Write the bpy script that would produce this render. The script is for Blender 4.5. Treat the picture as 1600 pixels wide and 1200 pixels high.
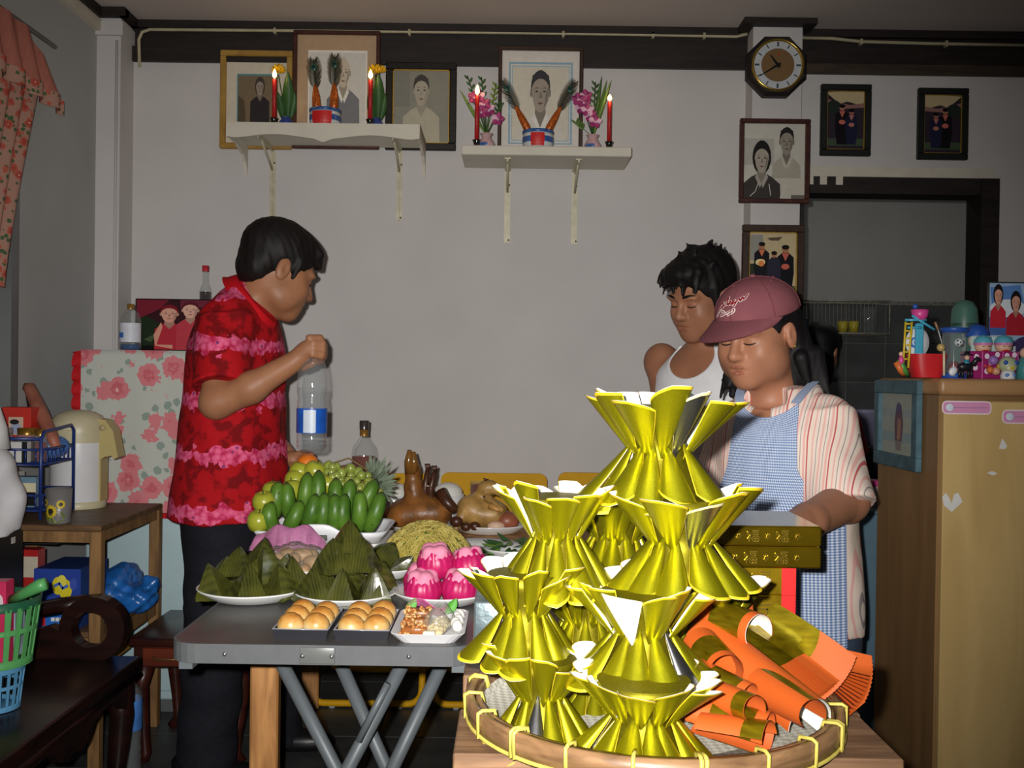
import bpy, bmesh, math, random
import numpy as np
from mathutils import Vector, Matrix, Euler
for _o in list(bpy.data.objects):
 bpy.data.objects.remove(_o)
SC = bpy.context.scene
COL = SC.collection
RND = random.Random(7)
PI = math.pi
F = 1600.0
CAM = Vector((0, 0, 1.2))
PITCH, ROLL = math.radians(0.5), math.radians(0.8)
CAMR = Matrix.Rotation(PI / 2 - PITCH, 3, 'X') @ Matrix.Rotation(ROLL, 3, 'Z')
_cd = bpy.data.cameras.new('camera')
_cd.sensor_fit = 'HORIZONTAL'
_cd.sensor_width = 36.0
_cd.lens = 36.0 * F / 1600.0
_cd.clip_start = 0.05
cam = bpy.data.objects.new('camera', _cd)
COL.objects.link(cam)
cam.matrix_world = Matrix.Translation(CAM) @ CAMR.to_4x4()
SC.camera = cam
world = bpy.data.worlds.new('world')
SC.world = world
world.use_nodes = True
world.node_tree.nodes['Background'].inputs[0].default_value = (0.05, 0.055, 0.06, 1)
world.node_tree.nodes['Background'].inputs[1].default_value = 0.3
_fl = bpy.data.lights.new('camera_flash', 'SPOT')
_fl.energy = 310
_fl.spot_size = math.radians(80)
_fl.spot_blend = 1.0
_fl.shadow_soft_size = 0.012
_fl.color = (1.0, 0.97, 0.93)
flash = bpy.data.objects.new('camera_flash', _fl)
COL.objects.link(flash)
flash.location = (-0.045, 0.0, 1.235)
flash.rotation_euler = (PI / 2 - math.radians(1.0), 0, math.radians(2.5))
_tl = bpy.data.lights.new('ceiling_tube_light', 'AREA')
_tl.shape = 'RECTANGLE'
_tl.size, _tl.size_y = 1.2, 0.06
_tl.energy = 5
_tl.color = (0.86, 0.95, 1.0)
tube = bpy.data.objects.new('ceiling_tube_light', _tl)
COL.objects.link(tube)
tube.location = (0.3, 0.7, 2.60)
_kl = bpy.data.lights.new('kitchen_fill_light', 'AREA')  # unseen fill lamp, added to brighten the kitchen
_kl.shape = 'RECTANGLE'
_kl.size, _kl.size_y = .9, .06
_kl.energy = 3
_kl.color = (1.0, .98, .95)
kfill = bpy.data.objects.new('kitchen_fill_light', _kl)
COL.objects.link(kfill)
kfill.location = (2.0, 5.2, 2.62)
SC.view_settings.view_transform = 'Standard'
SC.view_settings.look = 'None'
SC.view_settings.gamma = 1.0
SC.view_settings.use_curve_mapping = False
SC.view_settings.exposure = 0.0
def at(px, py, Y):
 """world point on depth plane y=Y seen at photo pixel (px, py)"""
 d = CAMR @ Vector(((px - 800) / F, -(py - 600) / F, -1.0))
 return CAM + d * (Y / d.y)
def atz(px, py, Z):
 """world point on the horizontal plane z=Z seen at pixel"""
 d = CAMR @ Vector(((px - 800) / F, -(py - 600) / F, -1.0))
 return CAM + d * ((Z - CAM.z) / d.z)
def lin(c):
 out = []
 for v in c[:3]:
  v = v / 255.0
  out.append(v / 12.92 if v <= 0.04045 else ((v + 0.055) / 1.055) ** 2.4)
 return (*out, 1.0)
_mats = {}
class NT:
 def __init__(s, name):
  s.m = bpy.data.materials.new(name)
  s.m.use_nodes = True
  s.t = s.m.node_tree
  s.bsdf = s.t.nodes['Principled BSDF']
  s.out = s.t.nodes['Material Output']
 def n(s, typ, **kw):
  nd = s.t.nodes.new(typ)
  for k, v in kw.items():
   if k.startswith('i_'):
    k2 = k[2:].replace('_', ' ')
    nd.inputs[k2].default_value = v
   else:
    setattr(nd, k, v)
  return nd
 def l(s, a, b):
  s.t.links.new(a, b)
 def coord(s, kind='Object', scale=None, rot=None, loc=None):
  tc = s.n('ShaderNodeTexCoord')
  if scale is None and rot is None and loc is None:
   return tc.outputs[kind]
  mp = s.n('ShaderNodeMapping')
  if scale is not None: mp.inputs['Scale'].default_value = scale if hasattr(scale, '__len__') else (scale,) * 3
  if rot is not None: mp.inputs['Rotation'].default_value = rot
  if loc is not None: mp.inputs['Location'].default_value = loc
  s.l(tc.outputs[kind], mp.inputs['Vector'])
  return mp.outputs['Vector']
 def ramp(s, src, stops, interp='LINEAR'):
  r = s.n('ShaderNodeValToRGB')
  r.color_ramp.interpolation = interp
  el = r.color_ramp.elements
  while len(el) < len(stops): el.new(0.5)
  for e, (p, c) in zip(el, stops):
   e.position = p
   e.color = c if len(c) == 4 and max(c) <= 1.0 else lin(c)
  s.l(src, r.inputs['Fac'])
  return r.outputs['Color']
 def math(s, op, a, b=None, c=None):
  nd = s.n('ShaderNodeMath', operation=op)
  for i, v in enumerate((a, b, c)):
   if v is None: continue
   if isinstance(v, (int, float)): nd.inputs[i].default_value = v
   else: s.l(v, nd.inputs[i])
  return nd.outputs[0]
 def mix(s, fac, a, b, blend='MIX'):
  nd = s.n('ShaderNodeMix', data_type='RGBA', blend_type=blend)
  for sock, v in ((nd.inputs[0], fac), (nd.inputs[6], a), (nd.inputs[7], b)):
   if isinstance(v, (int, float)): sock.default_value = v
   elif isinstance(v, tuple): sock.default_value = v if (len(v) == 4 and max(v) <= 1.0) else lin(v)
   else: s.l(v, sock)
  return nd.outputs[2]
 def bump(s, h, strength=0.3, dist=0.002):
  b = s.n('ShaderNodeBump')
  b.inputs['Strength'].default_value = strength
  b.inputs['Distance'].default_value = dist
  s.l(h, b.inputs['Height'])
  s.l(b.outputs['Normal'], s.bsdf.inputs['Normal'])
 def base(s, c):
  if isinstance(c, tuple): s.bsdf.inputs['Base Color'].default_value = c
  else: s.l(c, s.bsdf.inputs['Base Color'])
 def set(s, rough=None, metal=None, spec=None):
  if rough is not None: s.bsdf.inputs['Roughness'].default_value = rough
  if metal is not None: s.bsdf.inputs['Metallic'].default_value = metal
  if spec is not None: s.bsdf.inputs['Specular IOR Level'].default_value = spec
def M(name, rgb=None, rough=0.6, metal=0.0, spec=0.4, var=0.12, vs=18.0, bump=0.0, bs=120.0, stretch=(1, 1, 1), emit=0.0, sss=0.0):
 if name in _mats: return _mats[name]
 t = NT(name)
 t.set(rough, metal, spec)
 c = lin(rgb)
 if var > 0 or bump > 0:
  v = t.coord('Object', stretch)
 if var > 0:
  nz = t.n('ShaderNodeTexNoise')
  nz.inputs['Scale'].default_value = vs
  nz.inputs['Detail'].default_value = 4
  t.l(v, nz.inputs['Vector'])
  lo = tuple(x * (1 - var) for x in c[:3]) + (1.0,)
  hi = tuple(min(1.0, x * (1 + var)) for x in c[:3]) + (1.0,)
  t.base(t.ramp(nz.outputs['Fac'], [(0.25, lo), (0.75, hi)]))
 else:
  t.base(c)
 if bump > 0:
  nb = t.n('ShaderNodeTexNoise')
  nb.inputs['Scale'].default_value = bs
  nb.inputs['Detail'].default_value = 3
  t.l(v, nb.inputs['Vector'])
  t.bump(nb.outputs['Fac'], bump, 0.003)
 if emit > 0:
  t.bsdf.inputs['Emission Color'].default_value = c
  t.bsdf.inputs['Emission Strength'].default_value = emit
 if sss > 0:
  t.bsdf.inputs['Subsurface Weight'].default_value = sss
  t.bsdf.inputs['Subsurface Radius'].default_value = (0.012, 0.005, 0.003)
 _mats[name] = t.m
 return t.m
def wood(name, dark, light, rough=0.5, scale=6.0, stretch=(1, 12, 12), spec=0.4):
 if name in _mats: return _mats[name]
 t = NT(name)
 t.set(rough, 0, spec)
 v = t.coord('Object', stretch)
 nz = t.n('ShaderNodeTexNoise')
 nz.inputs['Scale'].default_value = scale
 nz.inputs['Detail'].default_value = 6
 nz.inputs['Distortion'].default_value = 0.8
 t.l(v, nz.inputs['Vector'])
 t.base(t.ramp(nz.outputs['Fac'], [(0.3, dark), (0.7, light)]))
 t.bump(nz.outputs['Fac'], 0.15, 0.002)
 _mats[name] = t.m
 return t.m
def glassy(name, rgb=(235, 240, 242), fac=0.10, rough=0.03, tint=None):
 """thin clear plastic or glass: see-through with fresnel gloss"""
 if name in _mats: return _mats[name]
 t = NT(name)
 t.t.nodes.remove(t.bsdf)
 tr = t.n('ShaderNodeBsdfTransparent')
 tr.inputs['Color'].default_value = lin(tint) if tint else (.96, .97, .97, 1)
 gl = t.n('ShaderNodeBsdfGlossy')
 gl.inputs['Roughness'].default_value = rough
 gl.inputs['Color'].default_value = (0.9, 0.9, 0.9, 1)
 lw_ = t.n('ShaderNodeLayerWeight'); lw_.inputs['Blend'].default_value = 0.5
 fr_ = t.math('ADD', t.math('MULTIPLY', t.math('POWER', lw_.outputs['Facing'], 3.5), 0.45), 0.045)
 df = t.n('ShaderNodeBsdfDiffuse')
 df.inputs['Color'].default_value = lin(rgb)
 m1 = t.n('ShaderNodeMixShader'); m1.inputs[0].default_value = fac
 t.l(tr.outputs[0], m1.inputs[1]); t.l(df.outputs[0], m1.inputs[2])
 m2 = t.n('ShaderNodeMixShader')
 t.l(fr_, m2.inputs[0])
 t.l(m1.outputs[0], m2.inputs[1]); t.l(gl.outputs[0], m2.inputs[2])
 t.l(m2.outputs[0], t.out.inputs['Surface'])
 _mats[name] = t.m
 return t.m
class MB:
 """collects faces of ONE part; mats per face, optional uv per vertex"""
 def __init__(s):
  s.v, s.f, s.m, s.uv = [], [], [], {}
  s.mats = []
  s.cur = 0
  s.smooth = []
  s.sm = False
 def mat(s, m):
  if m not in s.mats: s.mats.append(m)
  s.cur = s.mats.index(m)
  return s
 def add(s, vs, fs, sm=None, uv=None):
  o = len(s.v)
  s.v.extend([tuple(x) for x in vs])
  for f in fs:
   s.f.append([i + o for i in f]); s.m.append(s.cur)
   s.smooth.append(s.sm if sm is None else sm)
  if uv is not None:
   for i, t in enumerate(uv): s.uv[o + i] = t
  return s
 def box(s, c, sz, mx=None):
  hx, hy, hz = sz[0] / 2, sz[1] / 2, sz[2] / 2
  vs = [Vector((x, y, z)) for x in (-hx, hx) for y in (-hy, hy) for z in (-hz, hz)]
  if mx is not None: vs = [mx @ v for v in vs]
  c = Vector(c)
  vs = [v + c for v in vs]
  return s.add(vs, [(0, 1, 3, 2), (4, 6, 7, 5), (0, 4, 5, 1), (2, 3, 7, 6), (0, 2, 6, 4), (1, 5, 7, 3)], False)
 def box2(s, lo, hi):
  return s.box([(a + b) / 2 for a, b in zip(lo, hi)], [abs(b - a) for a, b in zip(lo, hi)])
 def rbox(s, c, sz, r=0.005, seg=2, mx=None):
  r = min(r, min(sz) * 0.49)
  bm = bmesh.new()
  bmesh.ops.create_cube(bm, size=1.0)
  for v in bm.verts: v.co = Vector((v.co.x * sz[0], v.co.y * sz[1], v.co.z * sz[2]))
  bmesh.ops.bevel(bm, geom=bm.edges[:], offset=r, segments=seg, profile=0.5, affect='EDGES')
  bm.verts.index_update()
  vs = [v.co.copy() for v in bm.verts]
  fs = [[v.index for v in f.verts] for f in bm.faces]
  bm.free()
  if mx is not None: vs = [mx @ v for v in vs]
  c = Vector(c)
  return s.add([v + c for v in vs], fs, True if seg > 1 else False)
 def lathe(s, prof, c=(0, 0, 0), n=24, axis=None, sq=None, caps=True, sm=True, a0=0.0, a1=2 * PI):
  """prof: list of (r, z); axis: matrix (3x3) to orient; sq: (sx, sy)"""
  c = Vector(c); sx, sy = sq or (1, 1)
  full = abs(a1 - a0 - 2 * PI) < 1e-6
  nn = n if full else n + 1
  vs, fs = [], []
  for r, z in prof:
   for i in range(nn):
    a = a0 + (a1 - a0) * i / n
    v = Vector((r * math.cos(a) * sx, r * math.sin(a) * sy, z))
    if axis is not None: v = axis @ v
    vs.append(v + c)
  for k in range(len(prof) - 1):
   for i in range(n):
    j = (i + 1) % nn if full else i + 1
    fs.append((k * nn + i, k * nn + j, (k + 1) * nn + j, (k + 1) * nn + i))
  s.add(vs, fs, sm)
  if caps and full:
   o = len(s.v) - len(vs)
   if prof[0][0] > 1e-5: s.f.append([o + i for i in range(n)][::-1]); s.m.append(s.cur); s.smooth.append(False)
   if prof[-1][0] > 1e-5: s.f.append([o + (len(prof) - 1) * nn + i for i in range(n)]); s.m.append(s.cur); s.smooth.append(False)
  return s
 def tube(s, pts, r, n=8, closed=False, caps=True, sm=True):
  pts = [Vector(p) for p in pts]
  rs = r if hasattr(r, '__len__') else [r] * len(pts)
  m = len(pts)
  prev = None
  vs, fs = [], []
  for i, p in enumerate(pts):
   if closed: t = pts[(i + 1) % m] - pts[i - 1]
   elif i == 0: t = pts[1] - pts[0]
   elif i == m - 1: t = pts[-1] - pts[-2]
   else: t = (pts[i + 1] - p).normalized() + (p - pts[i - 1]).normalized()
   if t.length < 1e-9: t = Vector((0, 0, 1))
   t.normalize()
   if prev is None:
    u = t.orthogonal().normalized()
   else:
    u = prev - t * prev.dot(t)
    u = u.normalized() if u.length > 1e-6 else t.orthogonal().normalized()
   prev = u
   w = t.cross(u)
   for k in range(n):
    a = 2 * PI * k / n
    vs.append(p + (u * math.cos(a) + w * math.sin(a)) * rs[i])
  M_ = m if closed else m - 1
  for i in range(M_):
   i2 = (i + 1) % m
   for k in range(n):
    k2 = (k + 1) % n
    fs.append((i * n + k, i * n + k2, i2 * n + k2, i2 * n + k))
  if caps and not closed:
   fs.append(tuple(range(n))[::-1]); fs.append(tuple((m - 1) * n + k for k in range(n)))
  return s.add(vs, fs, sm)
 def grid(s, fn, nu, nv, closed_u=False, sm=True, uv=False):
  vs, fs, uvs = [], [], []
  for j in range(nv + 1):
   for i in range(nu if closed_u else nu + 1):
    vs.append(Vector(fn(i / nu, j / nv))); uvs.append((i / nu, j / nv))
  w = nu if closed_u else nu + 1
  for j in range(nv):
   for i in range(nu):
    i2 = (i + 1) % w if closed_u else i + 1
    fs.append((j * w + i, j * w + i2, (j + 1) * w + i2, (j + 1) * w + i))
  return s.add(vs, fs, sm, uvs if uv else None)
 def sheet(s, fn, nu, nv, th, sm=True, m2=None, uv=True):
  """thin solid sheet: front fn(u,v), back offset along normal by th"""
  P = [[Vector(fn(i / nu, j / nv)) for i in range(nu + 1)] for j in range(nv + 1)]
  def nrm(i, j):
   a = P[j][min(i + 1, nu)] - P[j][max(i - 1, 0)]
   b = P[min(j + 1, nv)][i] - P[max(j - 1, 0)][i]
   n = a.cross(b)
   return n.normalized() if n.length > 1e-12 else Vector((0, 0, 0))
  Q = [[P[j][i] - nrm(i, j) * th for i in range(nu + 1)] for j in range(nv + 1)]
  w = nu + 1
  vs = [P[j][i] for j in range(nv + 1) for i in range(w)]
  uvs = [(i / nu, j / nv) for j in range(nv + 1) for i in range(w)]
  fs = [(j * w + i, j * w + i + 1, (j + 1) * w + i + 1, (j + 1) * w + i) for j in range(nv) for i in range(nu)]
  s.add(vs, fs, sm, uvs if uv else None)
  k = s.cur
  if m2 is not None: s.mat(m2)
  vs2 = [Q[j][i] for j in range(nv + 1) for i in range(w)]
  s.add(vs2, [f[::-1] for f in fs], sm, uvs if uv else None)
  s.cur = k
  return s
 def prism(s, pts, depth, mx=None, sm=False):
  """polygon pts (x,z) extruded along +y by depth, then mx (4x4)"""
  n = len(pts)
  vs = [Vector((x, 0, z)) for x, z in pts] + [Vector((x, depth, z)) for x, z in pts]
  if mx is not None: vs = [mx @ v for v in vs]
  fs = [tuple(range(n)), tuple(range(n, 2 * n))[::-1]]
  fs += [(i, i + n, (i + 1) % n + n, (i + 1) % n) for i in range(n)]
  return s.add(vs, fs, sm)
 def ball(s, c, r, n=14, m=9, mx=None):
  r = r if hasattr(r, '__len__') else (r, r, r)
  c = Vector(c)
  vs, fs = [], []
  vs.append(Vector((0, 0, r[2])))
  for j in range(1, m):
   t = PI * j / m
   for i in range(n):
    a = 2 * PI * i / n
    vs.append(Vector((r[0] * math.sin(t) * math.cos(a), r[1] * math.sin(t) * math.sin(a), r[2] * math.cos(t))))
  vs.append(Vector((0, 0, -r[2])))
  for i in range(n): fs.append((0, 1 + i, 1 + (i + 1) % n))
  for j in range(m - 2):
   for i in range(n):
    a, b = 1 + j * n + i, 1 + j * n + (i + 1) % n
    fs.append((a, a + n, b + n, b))
  L = len(vs) - 1
  for i in range(n): fs.append((L, 1 + (m - 2) * n + (i + 1) % n, 1 + (m - 2) * n + i))
  if mx is not None: vs = [mx @ v for v in vs]
  return s.add([v + c for v in vs], fs, True)
 def warp(s, fn):
  s.v = [tuple(fn(Vector(v))) for v in s.v]
  return s
 def build(s, name, parent=None, world=True, label=None, cat=None, group=None, kind=None):
  off = Vector((0, 0, 0))
  org = None
  if parent is not None:
   if world:
    p = parent
    while p is not None: off += p.location; p = p.parent
  else:
   a = np.array(s.v)
   lo, hi = a.min(0), a.max(0)
   org = Vector(((lo[0] + hi[0]) / 2, (lo[1] + hi[1]) / 2, lo[2]))
   off = org
  me = bpy.data.meshes.new(name)
  me.from_pydata([(v[0] - off.x, v[1] - off.y, v[2] - off.z) for v in s.v], [], s.f)
  for m in s.mats: me.materials.append(m)
  me.polygons.foreach_set('material_index', s.m)
  me.polygons.foreach_set('use_smooth', s.smooth)
  if s.uv:
   ul = me.uv_layers.new(name='UVMap')
   idx = np.empty(len(me.loops), dtype=np.int32)
   me.loops.foreach_get('vertex_index', idx)
   arr = np.array([s.uv.get(int(i), (0.5, 0.5)) for i in idx], dtype=np.float32).ravel()
   ul.data.foreach_set('uv', arr)
  me.validate()
  me.update()
  o = bpy.data.objects.new(name, me)
  COL.objects.link(o)
  if parent is not None: o.parent = parent
  else: o.location = org
  tag(o, label, cat, group, kind)
  return o
def tag(o, label=None, cat=None, group=None, kind=None):
 if label: o['label'] = label
 if cat: o['category'] = cat
 if group: o['group'] = group
 if kind: o['kind'] = kind
 return o
def thing(name, label, cat, loc=(0, 0, 0), rotz=0.0, group=None, kind=None):
 o = bpy.data.objects.new(name, None)
 o.empty_display_size = 0.02
 COL.objects.link(o)
 o.location = loc
 o.rotation_euler = (0, 0, rotz)
 return tag(o, label, cat, group, kind)
def dup(root, loc, rotz=None, label=None, group=None, scale=None, rot=None):
 r = root.copy(); COL.objects.link(r); r.location = loc
 if rotz is not None: r.rotation_euler = (0, 0, rotz)
 if rot is not None: r.rotation_euler = rot
 if scale is not None: r.scale = scale if hasattr(scale, '__len__') else (scale,) * 3
 if label: r['label'] = label
 if group: r['group'] = group
 for ch in list(root.children):
  c = ch.copy(); COL.objects.link(c); c.parent = r
  for g in list(ch.children):
   d = g.copy(); COL.objects.link(d); d.parent = c
 return r
def mesh_obj(name, verts, faces, m, parent=None, smooth=True, label=None, cat=None):
 """from numpy arrays (world coords); quads"""
 off = Vector((0, 0, 0))
 if parent is not None:
  p = parent
  while p is not None: off += p.location; p = p.parent
 else:
  lo, hi = verts.min(0), verts.max(0)
  off = Vector(((lo[0] + hi[0]) / 2, (lo[1] + hi[1]) / 2, lo[2]))
 v = (verts - np.array(off)).astype(np.float32)
 me = bpy.data.meshes.new(name)
 nf = len(faces)
 me.vertices.add(len(v)); me.vertices.foreach_set('co', v.ravel())
 me.loops.add(nf * 4); me.loops.foreach_set('vertex_index', faces.astype(np.int32).ravel())
 me.polygons.add(nf)
 me.polygons.foreach_set('loop_start', np.arange(0, nf * 4, 4, dtype=np.int32))
 me.polygons.foreach_set('use_smooth', np.full(nf, smooth))
 me.materials.append(m)
 me.update(calc_edges=True)
 me.validate()
 o = bpy.data.objects.new(name, me)
 COL.objects.link(o)
 if parent is not None: o.parent = parent
 else: o.location = off
 tag(o, label, cat)
 return o
class SDF:
 def __init__(s, lo, hi, h):
  s.h = h
  s.lo = np.array(lo, dtype=np.float64)
  s.n = np.ceil((np.array(hi) - s.lo) / h).astype(int) + 1
  s.f = np.full(tuple(s.n), 0.06, dtype=np.float32)
 def win(s, lo, hi):
  a = np.clip(np.floor((np.array(lo) - s.lo) / s.h).astype(int), 0, s.n)
  b = np.clip(np.ceil((np.array(hi) - s.lo) / s.h).astype(int) + 1, 0, s.n)
  if (b <= a).any(): return None
  sl = tuple(slice(x, y) for x, y in zip(a, b))
  ax = [s.lo[i] + s.h * np.arange(a[i], b[i]) for i in range(3)]
  return sl, ax
 def comb(s, sl, d, k, op):
  g = s.f[sl]
  d = d.astype(np.float32)
  if op == 'sub':
   d = -d
   hh = np.maximum(k - np.abs(g - d), 0) / k
   s.f[sl] = np.maximum(g, d) + hh * hh * k * 0.25
  elif op == 'and':
   hh = np.maximum(k - np.abs(g - d), 0) / k
   s.f[sl] = np.maximum(g, d) + hh * hh * k * 0.25
  else:
   hh = np.maximum(k - np.abs(g - d), 0) / k
   s.f[sl] = np.minimum(g, d) - hh * hh * k * 0.25
 def ell(s, c, r, rot=None, k=0.012, op='add'):
  c = np.array(c, dtype=float); r = np.array(r if hasattr(r, '__len__') else (r,) * 3, dtype=float)
  R = np.array(rot) if rot is not None else np.eye(3)
  ext = np.sqrt(((R * r[None, :]) ** 2).sum(1)) + k + 3 * s.h
  w = s.win(c - ext, c + ext)
  if w is None: return s
  sl, ax = w
  X, Y, Z = np.meshgrid(ax[0] - c[0], ax[1] - c[1], ax[2] - c[2], indexing='ij')
  q = [(R[0, i] * X + R[1, i] * Y + R[2, i] * Z) for i in range(3)]
  k0 = np.sqrt(sum((q[i] / r[i]) ** 2 for i in range(3)))
  k1 = np.sqrt(sum((q[i] / r[i] ** 2) ** 2 for i in range(3))) + 1e-9
  s.comb(sl, k0 * (k0 - 1) / k1, k, op)
  return s
 def cap(s, a, b, ra, rb=None, k=0.012, op='add'):
  rb = ra if rb is None else rb
  a = np.array(a, dtype=float); b = np.array(b, dtype=float)
  pad = max(ra, rb) + k + 3 * s.h
  w = s.win(np.minimum(a, b) - pad, np.maximum(a, b) + pad)
  if w is None: return s
  sl, ax = w
  X, Y, Z = np.meshgrid(*[ax[i] - a[i] for i in range(3)], indexing='ij')
  d = b - a
  L = max((d ** 2).sum(), 1e-12)
  t = np.clip((X * d[0] + Y * d[1] + Z * d[2]) / L, 0, 1)
  dist = np.sqrt((X - t * d[0]) ** 2 + (Y - t * d[1]) ** 2 + (Z - t * d[2]) ** 2)
  s.comb(sl, dist - (ra + (rb - ra) * t), k, op)
  return s
 def cone(s, a, b, ra, rb, k=0.008, sq=None, op='add'):
  """flat-ended tapered cylinder (sleeves, trouser legs)"""
  a = np.array(a, dtype=float); b = np.array(b, dtype=float)
  pad = max(ra, rb) * 1.5 + k + 3 * s.h
  w = s.win(np.minimum(a, b) - pad, np.maximum(a, b) + pad)
  if w is None: return s
  sl, ax = w
  X, Y, Z = np.meshgrid(*[ax[i] - a[i] for i in range(3)], indexing='ij')
  d = b - a; L = math.sqrt((d ** 2).sum()); d = d / L
  t = X * d[0] + Y * d[1] + Z * d[2]
  rad = np.sqrt(np.maximum((X - t * d[0]) ** 2 + (Y - t * d[1]) ** 2 + (Z - t * d[2]) ** 2, 0))
  tt = np.clip(t / L, 0, 1)
  dr = rad - (ra + (rb - ra) * tt)
  dz = np.maximum(-t, t - L)
  dist = np.minimum(np.maximum(dr, dz), 0) + np.sqrt(np.maximum(dr, 0) ** 2 + np.maximum(dz, 0) ** 2)
  s.comb(sl, dist, k, op)
  return s
 def rings(s, R, k=0.01, op='add'):
  """stacked elliptical cross-sections: list of (z, cx, cy, rx, ry[, yaw]) sorted by z; flat ends"""
  R = sorted(R)
  zs = np.array([r[0] for r in R])
  pad = k + 3 * s.h
  mx = max(max(r[3], r[4]) for r in R)
  lo = (min(r[1] for r in R) - mx - pad, min(r[2] for r in R) - mx - pad, zs[0] - pad)
  hi = (max(r[1] for r in R) + mx + pad, max(r[2] for r in R) + mx + pad, zs[-1] + pad)
  w = s.win(lo, hi)
  if w is None: return s
  sl, ax = w
  zc = np.clip(ax[2], zs[0], zs[-1])
  def ip(i):
   v = np.array([r[i] if len(r) > i else 0.0 for r in R])
   zz = np.linspace(zs[0], zs[-1], 200)
   vv = np.interp(zz, zs, v)
   ker = np.ones(13) / 13.0
   vv = np.convolve(np.pad(vv, 6, mode='edge'), ker, mode='valid')
   return np.interp(zc, zz, vv)[None, None, :]
  cx, cy, rx, ry, yaw = ip(1), ip(2), ip(3), ip(4), ip(5)
  X = ax[0][:, None, None] - cx
  Y = ax[1][None, :, None] - cy
  ca, sa = np.cos(yaw), np.sin(yaw)
  U = X * ca + Y * sa
  V = -X * sa + Y * ca
  k0 = np.sqrt((U / rx) ** 2 + (V / ry) ** 2)
  k1 = np.sqrt((U / rx ** 2) ** 2 + (V / ry ** 2) ** 2) + 1e-9
  dr = k0 * (k0 - 1) / k1
  Zr = ax[2][None, None, :]
  dz = np.maximum(zs[0] - Zr, Zr - zs[-1]) + 0 * dr
  dist = np.minimum(np.maximum(dr, dz), 0) + np.sqrt(np.maximum(dr, 0) ** 2 + np.maximum(dz, 0) ** 2)
  s.comb(sl, dist, k, op)
  return s
 def plane(s, p, n, k=0.004):
  """keep the side opposite to n"""
  n = np.array(n, dtype=float); n /= np.linalg.norm(n)
  ax = [s.lo[i] + s.h * np.arange(s.n[i]) for i in range(3)]
  d = ((ax[0] - p[0]) * n[0])[:, None, None] + ((ax[1] - p[1]) * n[1])[None, :, None] + ((ax[2] - p[2]) * n[2])[None, None, :]
  s.comb((slice(None),) * 3, d, k, 'and')
  return s
 def field(s, fn):
  """add fn(X,Y,Z) to the distance near the surface (wrinkles, strands)"""
  m = np.abs(s.f) < 0.03
  ijk = np.argwhere(m)
  P = s.lo + s.h * ijk
  s.f[m] += fn(P[:, 0], P[:, 1], P[:, 2]).astype(np.float32)
  return s
 def val(s, p):
  q = (np.array(p) - s.lo) / s.h
  i = np.clip(np.floor(q).astype(int), 0, s.n - 2)
  t = q - i
  r = 0.0
  for a in (0, 1):
   for b in (0, 1):
    for c in (0, 1):
     r += s.f[i[0] + a, i[1] + b, i[2] + c] * (t[0] if a else 1 - t[0]) * (t[1] if b else 1 - t[1]) * (t[2] if c else 1 - t[2])
  return r
 def hit(s, p, d, L, step=.0012):
  """first surface point marching from p along d"""
  p = Vector(p); d = Vector(d).normalized()
  for k in range(int(L / step)):
   q = p + d * (k * step)
   if s.val(q) < 0: return q
  return p + d * L
 def mesh(s):
  f = s.f
  for axi in range(3):
   for e in (0, -1):
    ix = [slice(None)] * 3; ix[axi] = e
    f[tuple(ix)] = np.maximum(f[tuple(ix)], 0.001)
  f[f == 0] = 1e-6
  sg = f < 0
  nx, ny, nz = f.shape
  cnt = np.zeros((nx - 1, ny - 1, nz - 1), dtype=np.int8)
  cs = [(i, j, k) for i in (0, 1) for j in (0, 1) for k in (0, 1)]
  for i, j, k in cs:
   cnt += sg[i:nx - 1 + i, j:ny - 1 + j, k:nz - 1 + k]
  act = (cnt > 0) & (cnt < 8)
  ijk = np.argwhere(act)
  idx = np.full(act.shape, -1, dtype=np.int32)
  idx[act] = np.arange(len(ijk))
  acc = np.zeros((len(ijk), 3)); num = np.zeros(len(ijk))
  for a in cs:
   for ax in range(3):
    if a[ax]: continue
    b = list(a); b[ax] = 1
    fa = f[ijk[:, 0] + a[0], ijk[:, 1] + a[1], ijk[:, 2] + a[2]]
    fb = f[ijk[:, 0] + b[0], ijk[:, 1] + b[1], ijk[:, 2] + b[2]]
    m = (fa < 0) != (fb < 0)
    t = fa[m] / (fa[m] - fb[m])
    p = np.tile(np.array(a, dtype=float), (m.sum(), 1))
    p[:, ax] = t
    acc[m] += p; num[m] += 1
  v = s.lo + s.h * (ijk + acc / num[:, None])
  faces = []
  for ax in range(3):
   o1, o2 = (ax + 1) % 3, (ax + 2) % 3
   A = [slice(1, -1)] * 3; B = [slice(1, -1)] * 3
   A[ax] = slice(0, -1); B[ax] = slice(1, None)
   sa, sb = sg[tuple(A)], sg[tuple(B)]
   e = np.argwhere(sa != sb)
   if len(e) == 0: continue
   flip = sa[tuple(e.T)]
   e = e.copy(); e[:, o1] += 1; e[:, o2] += 1
   def cell(d1, d2):
    q = e.copy(); q[:, o1] += d1; q[:, o2] += d2
    return idx[q[:, 0], q[:, 1], q[:, 2]]
   q = np.stack([cell(-1, -1), cell(0, -1), cell(0, 0), cell(-1, 0)], 1)
   q[~flip] = q[~flip][:, ::-1]
   faces.append(q)
  faces = np.concatenate(faces)
  return v, faces
 def build(s, name, m, parent=None, relax=1, **kw):
  v, fc = s.mesh()
  for _ in range(relax):
   acc = np.zeros_like(v); num = np.zeros(len(v))
   for a in range(4):
    for b in ((a + 1) % 4, (a + 3) % 4):
     np.add.at(acc, fc[:, a], v[fc[:, b]]); np.add.at(num, fc[:, a], 1)
   v = 0.5 * v + 0.5 * acc / np.maximum(num, 1)[:, None]
  return mesh_obj(name, v, fc, m, parent, **kw)
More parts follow.
